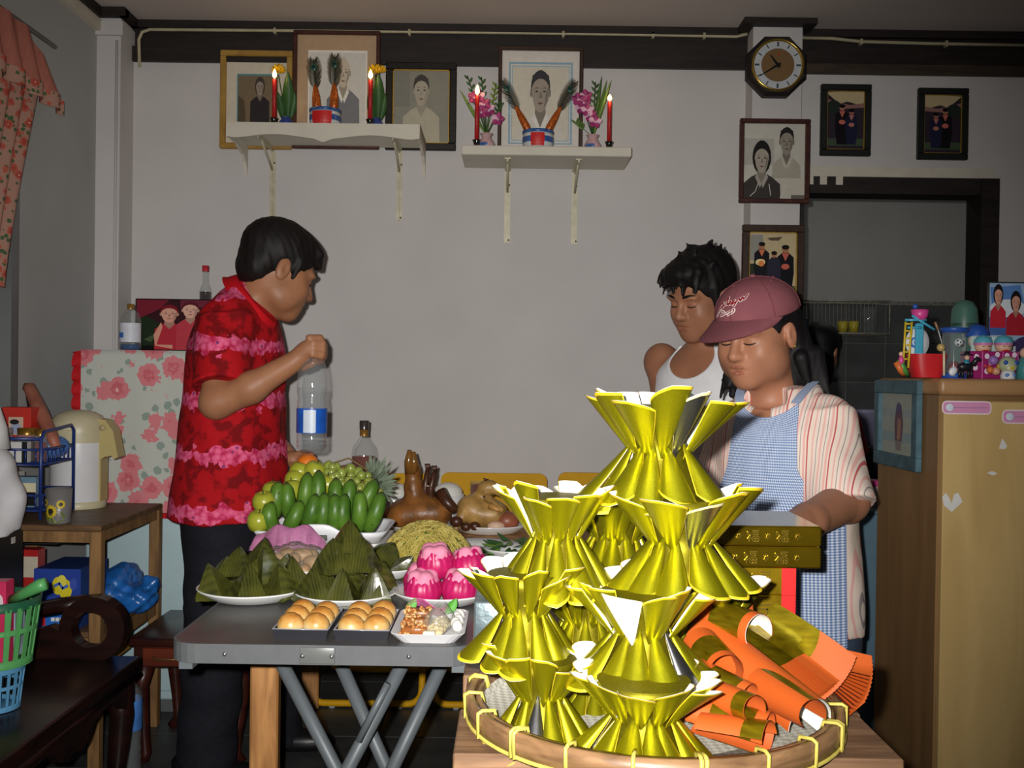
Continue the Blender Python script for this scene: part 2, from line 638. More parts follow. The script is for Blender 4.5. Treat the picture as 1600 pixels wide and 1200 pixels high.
def ell2(cx, cy, rx, ry, n=18, a0=0.0, a1=2 * PI):
 return [(cx + rx * math.cos(a0 + (a1 - a0) * i / n), cy + ry * math.sin(a0 + (a1 - a0) * i / n)) for i in range(n if abs(a1 - a0 - 2 * PI) < 1e-6 else n + 1)]
def rect2(x0, y0, x1, y1):
 return [(x0, y0), (x1, y0), (x1, y1), (x0, y1)]
def line2(pts, w):
 """polyline stroke as list of quads"""
 out = []
 for (x0, y0), (x1, y1) in zip(pts[:-1], pts[1:]):
  dx, dy = x1 - x0, y1 - y0
  L = math.hypot(dx, dy) or 1e-6
  nx, ny = -dy / L * w / 2, dx / L * w / 2
  ex, ey = dx / L * w * .3, dy / L * w * .3
  out.append([(x0 + nx - ex, y0 + ny - ey), (x0 - nx - ex, y0 - ny - ey), (x1 - nx + ex, y1 - ny + ey), (x1 + nx + ex, y1 + ny + ey)])
 return out
_ink = {}
def ink(rgb, rough=0.5):
 k = (tuple(int(x) for x in rgb[:3]), rough)
 if k not in _ink:
  _ink[k] = M('print_ink_%02x%02x%02x_%d' % (*k[0], int(rough * 100)), k[0], rough, var=0.06, vs=40)
 return _ink[k]
def flat_print(name, parent, shapes, mp, rough=0.45, lift=0.00015, label=None):
 """shapes: list of (rgb, polygon | [polygons]); mp(u, v, k) -> world point lifted k"""
 b = MB()
 lev = 0
 for rgb, P in shapes:
  polys = P if isinstance(P[0], list) else [P]
  b.mat(ink(rgb, rough))
  for p in polys:
   vs = [mp(u, v, lev * lift) for u, v in p]
   n = (Vector(vs[1]) - Vector(vs[0])).cross(Vector(vs[2]) - Vector(vs[1]))
   b.add(vs, [tuple(range(len(vs)))], False)
  lev += 1
 return b.build(name, parent, label=label)

# ====== ROOM
WY = 4.20
LX = -1.66
CZ = at(800, 44, WY).z
RX = 2.75
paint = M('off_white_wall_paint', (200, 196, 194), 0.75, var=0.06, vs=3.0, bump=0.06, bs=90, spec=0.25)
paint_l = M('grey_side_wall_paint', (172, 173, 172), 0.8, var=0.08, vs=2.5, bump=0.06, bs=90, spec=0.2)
ceil_m = M('ceiling_paint', (196, 186, 180), 0.85, var=0.05, vs=2.0, spec=0.1)
dkwood = wood('dark_brown_beam_wood', (22, 17, 16), (40, 31, 28), 0.6, 5, (1, 8, 8))
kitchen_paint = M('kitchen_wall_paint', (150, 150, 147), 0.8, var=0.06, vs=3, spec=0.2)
trim_white = M('cream_trim_paint', (205, 198, 182), 0.6, var=0.08, vs=12)
grout_m = M('dark_floor_grout', (70, 72, 70), 0.9, var=0.1)
tile_m = M('dark_grey_floor_tile', (58, 60, 60), 0.42, var=0.35, vs=9, spec=0.5)
DX0 = at(1250, 400, WY).x; DX1 = at(1527, 400, WY).x; DZ = at(1390, 296, WY).z
b = MB().mat(paint)
b.box2((LX - 0.1, WY, 0), (DX0, WY + 0.1, CZ + 0.05))
b.box2((DX0, WY, DZ + .02), (DX1 + .03, WY + 0.1, CZ + 0.05))
b.box2((DX1 + .03, WY, 0), (RX + 0.1, WY + 0.1, CZ + 0.05))
b.build('wall_back', kind='structure')
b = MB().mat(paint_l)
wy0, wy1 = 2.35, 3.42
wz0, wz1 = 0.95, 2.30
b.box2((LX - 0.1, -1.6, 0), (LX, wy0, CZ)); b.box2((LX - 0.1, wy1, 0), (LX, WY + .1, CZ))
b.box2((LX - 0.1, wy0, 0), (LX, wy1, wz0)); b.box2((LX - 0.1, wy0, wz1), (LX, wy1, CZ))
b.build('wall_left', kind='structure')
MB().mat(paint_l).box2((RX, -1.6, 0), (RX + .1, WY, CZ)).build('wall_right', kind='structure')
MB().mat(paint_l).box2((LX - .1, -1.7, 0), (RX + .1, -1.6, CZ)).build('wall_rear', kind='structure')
MB().mat(ceil_m).box2((LX - .1, -1.7, CZ), (RX + .1, WY + .1, CZ + .05)).build('ceiling', kind='structure')
fl = thing('floor', None, None, (0, 0, 0), kind='structure')
MB().mat(grout_m).box2((LX - .1, -1.7, -0.06), (3.5, 6.5, -0.004)).build('grout_bed', fl, kind='structure')
T = 0.30
tb = MB().mat(tile_m).rbox((0, 0, -0.004), (T - 0.006, T - 0.006, 0.008), 0.0015, 1)
t0 = tb.build('floor_tile', fl, world=False)
first = True
for iy in range(8):
 for ix in range(-6, 8):
  x, y = 0.02 + ix * T, 2.02 + iy * T
  o = t0 if first else t0.copy()
  if not first:
   COL.objects.link(o); o.parent = fl
  first = False
  o.location = (x, y, 0); o.rotation_euler = (0, 0, RND.choice((0, PI / 2, PI)))
cxr = at(207, 300, WY).x
b = MB().mat(paint)
b.box2((LX, 4.06, 0), (cxr, WY, CZ))
b.box2((LX - 0.0, 4.045, CZ - 0.10), (cxr + 0.012, WY, CZ - 0.045))
b.tube([(cxr - 0.012, 4.05, 0.0), (cxr - 0.012, 4.05, CZ - .12)], 0.006, 6)
b.build('trim_1', kind='structure')
PX0 = at(1173, 300, 4.08).x; PX1 = at(1250, 300, 4.08).x
MB().mat(paint).box2((PX0, 4.08, 0), (PX1, WY, CZ)).build('trim_2', kind='structure')
bz = at(700, 104, WY).z
b = MB().mat(dkwood)
b.box2((cxr, WY - .022, bz), (PX0, WY, CZ))
b.box2((cxr, WY - .045, CZ - .03), (PX0, WY - .02, CZ))
b.build('trim_3', kind='structure')
b = MB().mat(dkwood)
b.box2((PX1, WY - .022, bz + .03), (RX, WY, CZ))
b.box2((PX1, WY - .045, CZ - .03), (RX, WY - .02, CZ))
b.mat(wood('brown_lower_beam_wood', (48, 38, 30), (72, 58, 46), 0.6, 5, (1, 8, 8))).box2((PX1, WY - .018, bz - .012), (RX, WY, bz + .03))
b.build('trim_4', kind='structure')
b = MB().mat(dkwood)
b.box2((PX0 - .045, 4.03, CZ - .022), (PX1 + .045, WY - .02, CZ))
b.build('trim_5', kind='structure')
b = MB().mat(dkwood)
b.box2((LX, 4.015, CZ - .03), (cxr + .03, 4.06, CZ)); b.box2((LX, -1.5, CZ - .04), (LX + .035, 4.02, CZ)); b.box2((cxr, 4.03, CZ - .03), (cxr + .03, WY - .02, CZ))
b.build('trim_6', kind='structure')
b = MB().mat(trim_white)
b.box2((LX, -1.5, CZ - .085), (LX + .022, 4.05, CZ - .04))
b.build('trim_7', kind='structure')
jx = at(1555, 400, WY).x
b = MB().mat(dkwood)
b.box2((DX1, WY - .03, 0), (jx, WY + .11, DZ + .045))
b.box2((DX0 - .02, WY - .012, 0), (DX0 + .012, WY + .11, DZ + .045))
b.box2((DX0, WY - .02, DZ - .022), (DX1, WY + .11, DZ + .045))
b.mat(trim_white).box2((DX0 - .01, WY - .028, DZ + .045), (jx - .02, WY, DZ + .085))
for q in (0.015, 0.07, 0.135):
 b.box2((DX0 + q, WY - .024, DZ + .012), (DX0 + q + .028, WY - .02, DZ + .045))
b.build('door_1', kind='structure')
b = MB().mat(M('window_grey_aluminium', (120, 122, 122), 0.45, 0.3, var=0.05))
b.box2((LX - .07, wy0, wz0), (LX + .01, wy1, wz0 + .04)); b.box2((LX - .07, wy0, wz1 - .04), (LX + .01, wy1, wz1))
b.box2((LX - .07, wy0, wz0), (LX + .01, wy0 + .04, wz1)); b.box2((LX - .07, wy1 - .05, 0.6), (LX + .01, wy1, wz1))
w1 = b.build('window_1', kind='structure')
MB().mat(glassy('window_night_glass', (30, 34, 40), 0.75, 0.05)).box2((LX - .045, wy0 + .04, wz0 + .04), (LX - .04, wy1 - .05, wz1 - .04)).build('pane', w1)
b = MB().mat(M('black_pole_paint', (16, 16, 20), 0.4, var=0.05))
b.tube([at(27, 320, 3.50), at(26, 640, 3.50)], 0.008, 8)
b.ball(at(27, 320, 3.50), .011, 8, 6)
cord = [at(27, 590, 3.5) + Vector((.01, 0, 0)), at(33, 588, 3.5), at(38, 600, 3.5), at(45, 640, 3.5)]
b.tube(cord, 0.003, 6)
b.build('curtain_pole', label='thin black vertical pole with hanging cord beside the window', cat='pole')
KY = 6.3
kz = at(1390, 476, KY).z
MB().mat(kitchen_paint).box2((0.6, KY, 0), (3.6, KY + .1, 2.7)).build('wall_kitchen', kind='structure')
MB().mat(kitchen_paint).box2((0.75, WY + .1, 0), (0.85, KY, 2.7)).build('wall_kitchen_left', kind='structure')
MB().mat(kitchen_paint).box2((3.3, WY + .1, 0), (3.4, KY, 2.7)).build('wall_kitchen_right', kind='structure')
MB().mat(ceil_m).box2((0.6, WY + .1, 2.65), (3.6, KY + .1, 2.7)).build('ceiling_kitchen', kind='structure')
kt = thing('wall_kitchen_tiling', None, None, (0, KY, 0), kind='structure')
MB().mat(M('kitchen_tile_grout', (120, 120, 116), 0.9)).box2((0.85, KY - .004, 0), (3.3, KY, kz)).build('grout_bed', kt, kind='structure')
ktm = M('dark_kitchen_wall_tile', (76, 78, 78), 0.4, var=0.25, vs=7)
TT = 0.24
kb = MB().mat(ktm).rbox((0, -.006, 0), (TT - .006, .008, TT - .006), .0015, 1)
k0 = kb.build('wall_tile', kt, world=False)
first = True
for iz in range(4):
 for ix in range(10):
  o = k0 if first else k0.copy()
  if not first:
   COL.objects.link(o); o.parent = kt
  first = False
  o.location = (0.85 + TT * (ix + .5), 0, kz - TT * (iz + .5))
MB().mat(M('mottled_tile_border', (120, 118, 110), 0.6, var=0.5, vs=60)).box2((0.85, KY - .014, kz - .004), (3.3, KY, kz + .02)).build('trim_8', kind='structure')

# ====== WALL THINGS
gold_frame = wood('gold_wood_frame', (138, 104, 44), (176, 138, 66), 0.45, 8, (1, 1, 1))
red_frame = wood('reddish_brown_frame', (52, 26, 22), (78, 42, 34), 0.4, 8, (3, 1, 3))
blk_frame = M('black_flecked_frame', (24, 20, 16), 0.4, var=0.9, vs=160)
grn_frame = M('dark_green_black_frame', (26, 28, 26), 0.45, var=0.3, vs=60)
brn_frame = wood('dark_brown_frame', (44, 28, 20), (66, 44, 30), 0.45, 8, (3, 1, 3))
gilt = M('gilt_inner_edge', (196, 158, 70), 0.35, 0.6, var=0.4, vs=200)
def picture(name, label, px0, py0, px1, py1, Y, border, fm, shapes, depth=0.022, inner=None, cat='picture', innerw=0.004):
 cx, cy = (px0 + px1) / 2, (py0 + py1) / 2
 x0, x1 = at(px0, cy, Y).x, at(px1, cy, Y).x
 z0, z1 = at(cx, py1, Y).z, at(cx, py0, Y).z
 w = border * Y / F
 t = thing(name, label, cat, ((x0 + x1) / 2, Y + depth, z0))
 b = MB().mat(fm)
 d = depth
 for (a0, c0, a1, c1) in ((x0, z0, x1, z0 + w), (x0, z1 - w, x1, z1), (x0, z0 + w, x0 + w, z1 - w), (x1 - w, z0 + w, x1, z1 - w)):
  b.rbox(((a0 + a1) / 2, Y + d / 2, (c0 + c1) / 2), (a1 - a0, d, c1 - c0), 0.003, 1)
 fr = b.build('frame', t)
 if inner is not None:
  b = MB().mat(inner)
  e = innerw
  X0, X1, Z0, Z1 = x0 + w, x1 - w, z0 + w, z1 - w
  yy = Y + d * .35
  b.box2((X0, yy, Z0), (X1, yy + .004, Z0 + e)); b.box2((X0, yy, Z1 - e), (X1, yy + .004, Z1))
  b.box2((X0, yy, Z0), (X0 + e, yy + .004, Z1)); b.box2((X1 - e, yy, Z0), (X1, yy + .004, Z1))
  b.build('inner_edge', t)
 yb = Y + d * 0.72
 MB().mat(M('frame_backing_board', (70, 60, 48), 0.8)).box2((x0 + w * .5, yb + .0006, z0 + w * .5), (x1 - w * .5, yb + .003, z1 - w * .5)).build('backing', t)
 X0, X1, Z0, Z1 = x0 + w * .9, x1 - w * .9, z0 + w * .9, z1 - w * .9
 flat_print('print', t, shapes, lambda u, v, k: Vector((X0 + (X1 - X0) * u, yb - k, Z0 + (Z1 - Z0) * v)), 0.3)
 return t
def sub(shapes, x0, y0, x1, y1):
 out = []
 for rgb, P in shapes:
  polys = P if isinstance(P[0], list) else [P]
  out.append((rgb, [[(x0 + (x1 - x0) * u, y0 + (y1 - y0) * v) for u, v in p] for p in polys]))
 return out
def bust(cx, top, s, skin, hair, cloth, asp=1.0, female=False, collar=None, base=0.0, bald=False, shade=0.8, wide=1.0):
 """head and shoulders; top = v of hair top, s = head height (v units); asp = height/width of the sheet"""
 k = asp
 hw = s * 0.36 * k
 cy = top - s * .5
 sk2 = tuple(int(x * shade) for x in skin)
 sh = []
 sw = hw * 2.5 * wide
 if female:
  sh.append((hair, ell2(cx, cy + s * .03, hw * 1.28, s * .56)))
 sh.append((cloth, [(cx - sw, base), (cx + sw, base), (cx + sw * .97, cy - s * .85), (cx + sw * .55, cy - s * .62), (cx + hw * .5, cy - s * .5), (cx - hw * .5, cy - s * .5), (cx - sw * .55, cy - s * .62), (cx - sw * .97, cy - s * .85)]))
 sh.append((sk2, [(cx - hw * .55, cy - s * .25), (cx + hw * .55, cy - s * .25), (cx + hw * .6, cy - s * .58), (cx, cy - s * .85), (cx - hw * .6, cy - s * .58)]))
 if collar: sh.append((collar, [[(cx - hw * .62, cy - s * .5), (cx - hw * .9, cy - s * .62), (cx - hw * .2, cy - s * .98), (cx, cy - s * .85)], [(cx + hw * .62, cy - s * .5), (cx + hw * .9, cy - s * .62), (cx + hw * .2, cy - s * .98), (cx, cy - s * .85)]]))
 if not female: sh.append((sk2, [ell2(cx - hw * 1.0, cy - s * .03, hw * .14, s * .1), ell2(cx + hw * 1.0, cy - s * .03, hw * .14, s * .1)]))
 if not bald: sh.append((hair, ell2(cx, cy + s * .13, hw * 1.06, s * .38)))
 sh.append((skin, [(cx + hw * math.cos(a) * (0.98 if math.sin(a) > -.2 else .9), cy + s * .5 * math.sin(a) * (0.98 if math.sin(a) < 0 else (0.62 if not bald else .95))) for a in [2 * PI * i / 24 for i in range(24)]]))
 sh.append((sk2, [(cx + hw * .35, cy - s * .4), (cx + hw * .85, cy - s * .2), (cx + hw * .93, cy + s * .15), (cx + hw * .62, cy)]))
 if not bald: sh.append((hair, [(cx - hw * 1.03, cy + s * .05), (cx - hw * .9, cy + s * .22), (cx - hw * .3, cy + s * .33), (cx + hw * .5, cy + s * .28), (cx + hw * .92, cy + s * .2), (cx + hw * 1.03, cy + s * .05), (cx + hw * .9, cy + s * .38), (cx, cy + s * .52), (cx - hw * .9, cy + s * .38)]))
 dk = tuple(int(x * .35) for x in skin)
 for sgn in (-1, 1):
  sh.append((dk, [(cx + sgn * hw * .2, cy + s * .075), (cx + sgn * hw * .42, cy + s * .105), (cx + sgn * hw * .68, cy + s * .07), (cx + sgn * hw * .42, cy + s * .082)]))
  sh.append((dk, ell2(cx + sgn * hw * .42, cy + s * .005, hw * .17, s * .022, 10)))
 sh.append((sk2, [(cx - hw * .04, cy), (cx + hw * .1, cy - s * .02), (cx + hw * .22, cy - s * .15), (cx - hw * .18, cy - s * .15)]))
 lip = tuple(int(x * y) for x, y in zip(skin, (.72, .55, .55)))
 sh.append((lip, [(cx - hw * .33, cy - s * .27), (cx - hw * .1, cy - s * .25), (cx + hw * .1, cy - s * .25), (cx + hw * .33, cy - s * .27), (cx, cy - s * .31)]))
 return sh
def figure(cx, base, h, robe, skin, hair, accent=None, asp=1.0):
 """small full-length standing figure for group photos"""
 w = h * .17 * asp
 sh = [(robe, [(cx - w * .75, base), (cx + w * .75, base), (cx + w * 1.05, base + h * .42), (cx + w, base + h * .74), (cx + w * .35, base + h * .84), (cx - w * .35, base + h * .84), (cx - w, base + h * .74), (cx - w * 1.05, base + h * .42)])]
 sh.append((skin, ell2(cx, base + h * .90, w * .42, h * .075, 12)))
 sh.append((hair, ell2(cx, base + h * .945, w * .46, h * .05, 12)))
 if accent:
  sh.append((accent, [(cx - w * .45, base + h * .82), (cx + w * .45, base + h * .82), (cx, base + h * .66)]))
  sh.append((accent, ell2(cx, base + h * .55, w * .5, h * .06, 10)))
 return sh
picture('framed_portrait', 'gold wooden frame with faded portrait of seated elderly woman in dark clothes', 343, 78, 456, 232, 4.165, 9, gold_frame,
  [((205, 196, 178), rect2(0, 0, 1, 1)), ((90, 140, 150), rect2(.18, .2, .84, .8)), ((120, 104, 82), rect2(.2, .18, .84, .78)), ((86, 74, 56), [(.2, .18), (.34, .18), (.3, .5), (.2, .55)])] +
  sub(bust(.55, .95, .33, (150, 138, 126), (70, 62, 58), (48, 44, 46), .62 * 1.35, True, base=0), .2, .18, .84, .78))
picture('framed_portrait', 'tallest dark red frame with wide tan mat and drawn portrait of bald man', 457, 47, 593, 232, 4.135, 6, red_frame,
  [((178, 150, 120), rect2(0, 0, 1, 1)), ((226, 222, 214), rect2(.14, .14, .88, .86)), ((205, 203, 196), rect2(.16, .16, .86, .84))] +
  sub(bust(.60, .95, .42, (196, 184, 164), (120, 112, 104), (120, 122, 126), .72 * 1.1, bald=True, collar=(225, 222, 215)), .16, .16, .86, .84))
picture('framed_portrait', 'black flecked frame with gilt edge and pale faded portrait of woman', 602, 97, 713, 234, 4.165, 11, blk_frame,
  [((140, 138, 126), rect2(0, 0, 1, 1)), ((128, 128, 118), rect2(.0, .5, .3, 1))] +
  bust(.5, .93, .42, (172, 164, 148), (70, 66, 62), (178, 172, 152), .85, base=0, shade=.92), inner=gilt)
picture('framed_portrait', 'brown frame with blue lined mat and grey portrait of man with side parting', 778, 72, 911, 246, 4.135, 6, brn_frame,
  [((214, 208, 200), rect2(0, 0, 1, 1)), ((140, 172, 190), rect2(.09, .1, .91, .89)), ((212, 207, 196), rect2(.115, .115, .885, .87)), ((150, 180, 196), rect2(.13, .13, .87, .855)), ((206, 200, 184), rect2(.14, .14, .86, .845))] +
  sub(bust(.5, .95, .58, (158, 148, 134), (56, 56, 60), (206, 202, 192), .78, collar=(220, 216, 208), base=0), .14, .14, .86, .845))
cp = [((200, 196, 184), rect2(0, 0, 1, 1)), ((180, 176, 166), rect2(0, .45, .5, .8))]
cp += bust(.70, .95, .37, (150, 142, 130), (40, 38, 38), (172, 166, 152), .82, collar=(190, 184, 170), base=.28, wide=.85)
cp += [((196, 190, 176), rect2(.55, .06, 1, .28)), ((110, 106, 98), rect2(.78, 0, 1, .06))]
cp += bust(.30, .74, .40, (170, 160, 146), (34, 32, 32), (62, 58, 56), .82, True, collar=(168, 160, 148), base=0, wide=1.05)
cp += [((210, 206, 196), line2([(.6, .02), (.68, .12), (.66, .2)], .012)), ((200, 196, 186), line2([(.12, .04), (.2, .1), (.25, .22)], .012)), ((200, 196, 186), line2([(.45, .05), (.42, .2)], .012))]
picture('framed_photo', 'dark red frame with black and white photo of couple, hung under the clock', 1156, 185, 1266, 317, 4.055, 7, red_frame, cp)
gp = [((196, 178, 140), rect2(0, 0, 1, 1)), ((150, 148, 140), rect2(0, .55, .3, .95)), ((90, 96, 60), rect2(0, 0, 1, .16)), ((44, 54, 40), rect2(0, .16, .22, .5)), ((96, 80, 66), [(.38, .9), (.7, .92), (.62, .86), (.45, .86)])]
gp += figure(.28, .16, .68, (22, 22, 28), (176, 120, 84), (20, 18, 18), (214, 120, 84), 1.3)
gp += figure(.76, .04, .76, (20, 20, 26), (176, 120, 84), (20, 18, 18), (206, 104, 90), 1.3)
gp += figure(.53, .08, .62, (44, 44, 60), (176, 124, 92), (20, 18, 18), None, 1.25)
gp += [((236, 220, 160), ell2(.25, .52, .1, .05)), ((232, 140, 70), ell2(.27, .5, .06, .045))]
picture('framed_photo', 'brown frame with colour photo of three people, two in black graduation gowns', 1160, 351, 1257, 472, 4.055, 11, brn_frame, gp, inner=gilt)
def smallp(flip):
 s = [((52, 44, 52), rect2(0, 0, 1, 1)), ((196, 178, 138), [(0, .97), (1, 1), (1, .74), (.55, .82), (.35, .78)]), ((150, 110, 104), [(0, .86), (.6, .76), (1, .8), (1, .72), (.5, .7), (0, .78)]), ((40, 50, 44), ell2(.2, .72, .2, .12)), ((70, 84, 66), rect2(0, .08, 1, .2))]
 s += figure(.42, .1, .68, (24, 20, 26), (178, 120, 96), (20, 16, 18), (200, 110, 96), 1.5)
 s += figure(.66, .1, .6, (34, 36, 62), (170, 112, 92), (20, 16, 18), (188, 120, 110), 1.5)
 if flip: s = [(c, [[(1 - u, v) for u, v in p] for p in (P if isinstance(P[0], list) else [P])]) for c, P in s]
 return s
picture('framed_photo', 'small dark frame with photo of two people, on wall left above doorway', 1283, 131, 1362, 243, 4.178, 10, grn_frame, smallp(False), inner=gilt, innerw=.003)
picture('framed_photo', 'small dark frame with photo of two people, rightmost on the wall', 1435, 137, 1514, 249, 4.178, 10, grn_frame, smallp(True), inner=gilt, innerw=.003)
picture('wall_calendar', 'pale blue edged poster on the pilaster half hidden behind the woman in cap', 1218, 498, 1262, 600, 4.06, 2, M('blue_poster_edge', (50, 70, 130), .4), [((150, 172, 190), rect2(0, 0, 1, 1)), ((100, 130, 160), rect2(.6, 0, .9, .8))], depth=.01, cat='poster')
cc = at(1215, 102, 4.03)
ck = thing('wall_clock', 'octagonal dark wood wall clock with gold bezel on the pilaster', 'clock', (cc.x, 4.08, cc.z))
R = 50 * 4.05 / F
oct_ = [(cc.x + R * math.cos(PI / 8 + i * PI / 4), cc.z + R * math.sin(PI / 8 + i * PI / 4)) for i in range(8)]
b = MB().mat(dkwood)
o2 = [(cc.x + (x - cc.x) * .9, cc.z + (z - cc.z) * .9) for x, z in oct_]
b.add([(x, 4.045, z) for x, z in oct_] + [(x, 4.028, z) for x, z in o2] + [(x, 4.08, z) for x, z in oct_],
       [tuple(8 + i for i in range(8))] + [(i, (i + 1) % 8, 8 + (i + 1) % 8, 8 + i) for i in range(8)] + [(i, 16 + i, 16 + (i + 1) % 8, (i + 1) % 8) for i in range(8)] + [tuple(16 + i for i in range(8))[::-1]])
b.build('case', ck)
Rb = 39 * 4.05 / F
RY = Matrix.Rotation(PI / 2, 3, 'X')
MB().mat(M('brass_bezel', (190, 160, 80), 0.25, 0.9, var=.05)).lathe([(Rb - .006, .0), (Rb - .004, .008), (Rb, .01), (Rb + .004, .006), (Rb + .005, 0)], (cc.x, 4.0275, cc.z), 40, RY, caps=False).build('bezel', ck)
face = [((186, 192, 196), ell2(0, 0, 1, 1, 40)), ((120, 92, 58), ell2(0, 0, .66, .66, 36))]
for i in range(12):
 a = PI / 2 - i * PI / 6
 face.append(((70, 74, 80), line2([(.76 * math.cos(a), .76 * math.sin(a)), (.9 * math.cos(a), .9 * math.sin(a))], .05 if i % 3 else .08)[0]))
face.append(((170, 60, 40), ell2(.02, .42, .06, .05, 8)))
flat_print('dial', ck, face, lambda u, v, k: Vector((cc.x + u * Rb, 4.0265 - k, cc.z + v * Rb)))
bl = M('black_clock_hand', (12, 12, 12), .4, var=0)
for nm, ang, L, wd in (('minute_hand', math.radians(212), .85, .05), ('hour_hand', math.radians(128), .5, .07)):
 d = Vector((math.cos(ang), 0, math.sin(ang))); n = Vector((-d.z, 0, d.x))
 p = Vector((cc.x, 4.0235 if nm[0] == 'm' else 4.0245, cc.z))
 MB().mat(bl).add([p - d * Rb * .12 - n * Rb * wd, p - d * Rb * .12 + n * Rb * wd, p + d * Rb * L + n * Rb * wd * .3, p + d * Rb * L - n * Rb * wd * .3], [(0, 1, 2, 3)]).build(nm, ck)
cond = M('yellowed_white_conduit', (176, 168, 138), 0.5, var=0.12, vs=30)
cy_ = WY - .034
t = thing('electrical_conduit', 'yellowed cable conduit along dark beam, left of the clock', 'conduit', (at(600, 50, cy_).x, WY - .022, at(600, 52, cy_).z))
MB().mat(cond).tube([at(218, 104, cy_), at(217, 62, cy_), at(222, 50, cy_), at(234, 46, cy_), at(500, 48, cy_), at(800, 51, cy_), at(1000, 54, cy_), at(1150, 57, cy_), at(1168, 53, 4.15)], .0068, 8).build('pipe', t)
for px in (430, 640, 880, 1020, 1100):
 p = at(px, 46.5 + (px - 234) * .0115, cy_)
 MB().mat(cond).box(p, (.010, .022, .022)).build('clip', t)
t = thing('electrical_conduit', 'yellowed cable conduit along dark beam, right of the clock', 'conduit', (at(1450, 66, cy_).x, WY - .022, at(1450, 66, cy_).z))
MB().mat(cond).tube([at(1243, 56, 4.12), at(1256, 59, cy_), at(1300, 60, cy_), at(1345, 65, cy_), at(1450, 68, cy_), at(1620, 71, cy_)], .0068, 8).build('pipe', t)
for px, py in ((1345, 66), (1478, 69)):
 MB().mat(cond).box(at(px, py, cy_), (.010, .022, .022)).build('clip', t)
shelf_m = M('cream_shelf_paint', (206, 200, 184), 0.55, var=0.06, vs=8)
brk_m = M('cream_metal_bracket', (190, 184, 160), 0.45, 0.2, var=0.15, vs=40)
YF = 3.90; YB = 4.155
def bracket(t, x, zt, zl):
 b = MB().mat(brk_m)
 b.box2((x - .012, WY - .004, zl), (x + .012, WY, zt)); b.box2((x - .003, WY - .012, zl), (x + .003, WY - .004, zt))
 b.box2((x - .012, YF + .05, zt - .004), (x + .012, WY, zt)); b.box2((x - .003, YF + .05, zt - .014), (x + .003, WY, zt - .004))
 b.tube([(x, YF + .1, zt - .008), (x, WY - .006, zt - .09)], .005, 6)
 o = b.build('bracket', t)
 for z in (zl + .012, zt - .06):
  MB().mat(M('screw_rust', (110, 96, 80), .5, .6)).lathe([(.004, 0), (.003, .003), (0, .004)], (x + .007, WY - .004, z), 8, RY).build('screw', o)
zt = at(500, 193, YF).z; x0 = at(354, 205, YF).x; x1 = at(656, 205, YF).x
ls = thing('wall_shelf', 'cream wooden altar shelf with scalloped front apron under three portraits', 'shelf', ((x0 + x1) / 2, YB, zt - .04))
MB().mat(shelf_m).rbox(((x0 + x1) / 2, (YF + YB) / 2 + .008, zt - .016), (x1 - x0, YB - YF - .016, .032), .002, 1).build('board', ls)
n = 48; pts = [(x0, zt)]
low = []
for i in range(n + 1):
 u = i / n
 s = abs(u - .5) * 2
 z = .052 + .008 * math.cos(u * 4 * PI) - .012 * math.exp(-((u - .5) / .03) ** 2) * -1 - .006 * max(0, s - .9) / .1
 low.append((x0 + (x1 - x0) * u, zt - z))
prof = [(x0, zt)] + low + [(x1, zt)]
MB().mat(shelf_m).prism(prof[::-1], .016, Matrix.Translation((0, YF - .008, 0))).build('apron', ls)
for xs, sg in ((x0, 1), (x1 - .012, 1)):
 pr = [(0, 0), (.26, 0), (.26, -.15), (.235, -.10), (.20, -.075), (.1, -.055), (0, -.05)]
 MB().mat(shelf_m).add([(xs, YF + .008 + a, zt + c) for a, c in pr] + [(xs + .012, YF + .008 + a, zt + c) for a, c in pr],
  [tuple(range(7)), tuple(range(7, 14))[::-1]] + [(i, i + 7, (i + 1) % 7 + 7, (i + 1) % 7) for i in range(7)]).build('side_apron', ls)
for px, pl in ((426, 345), (624, 345)):
 bracket(ls, at(px, 300, WY).x, zt - .032, at(px, pl, WY).z)
zr = at(850, 228, YF).z; xr0 = at(721, 232, YF).x; xr1 = at(987, 236, YF).x
rs = thing('wall_shelf', 'plain cream board shelf on two brackets under single portrait', 'shelf', ((xr0 + xr1) / 2, YB, zr - .036))
MB().mat(shelf_m).rbox(((xr0 + xr1) / 2, (YF + YB) / 2, zr - .018), (xr1 - xr0, YB - YF, .036), .003, 1).build('board', rs)
for px, pl in ((793, 380), (898, 382)):
 bracket(rs, at(px, 300, WY).x, zr - .036, at(px, pl, WY).z)
wax = M('red_candle_wax', (170, 24, 28), 0.45, var=0.08)
holder_m = M('dark_green_glass_holder', (20, 26, 22), 0.12, var=0.1, spec=.8)
flame_m = M('candle_flame', (255, 214, 120), 0.5, var=0, emit=9.0)
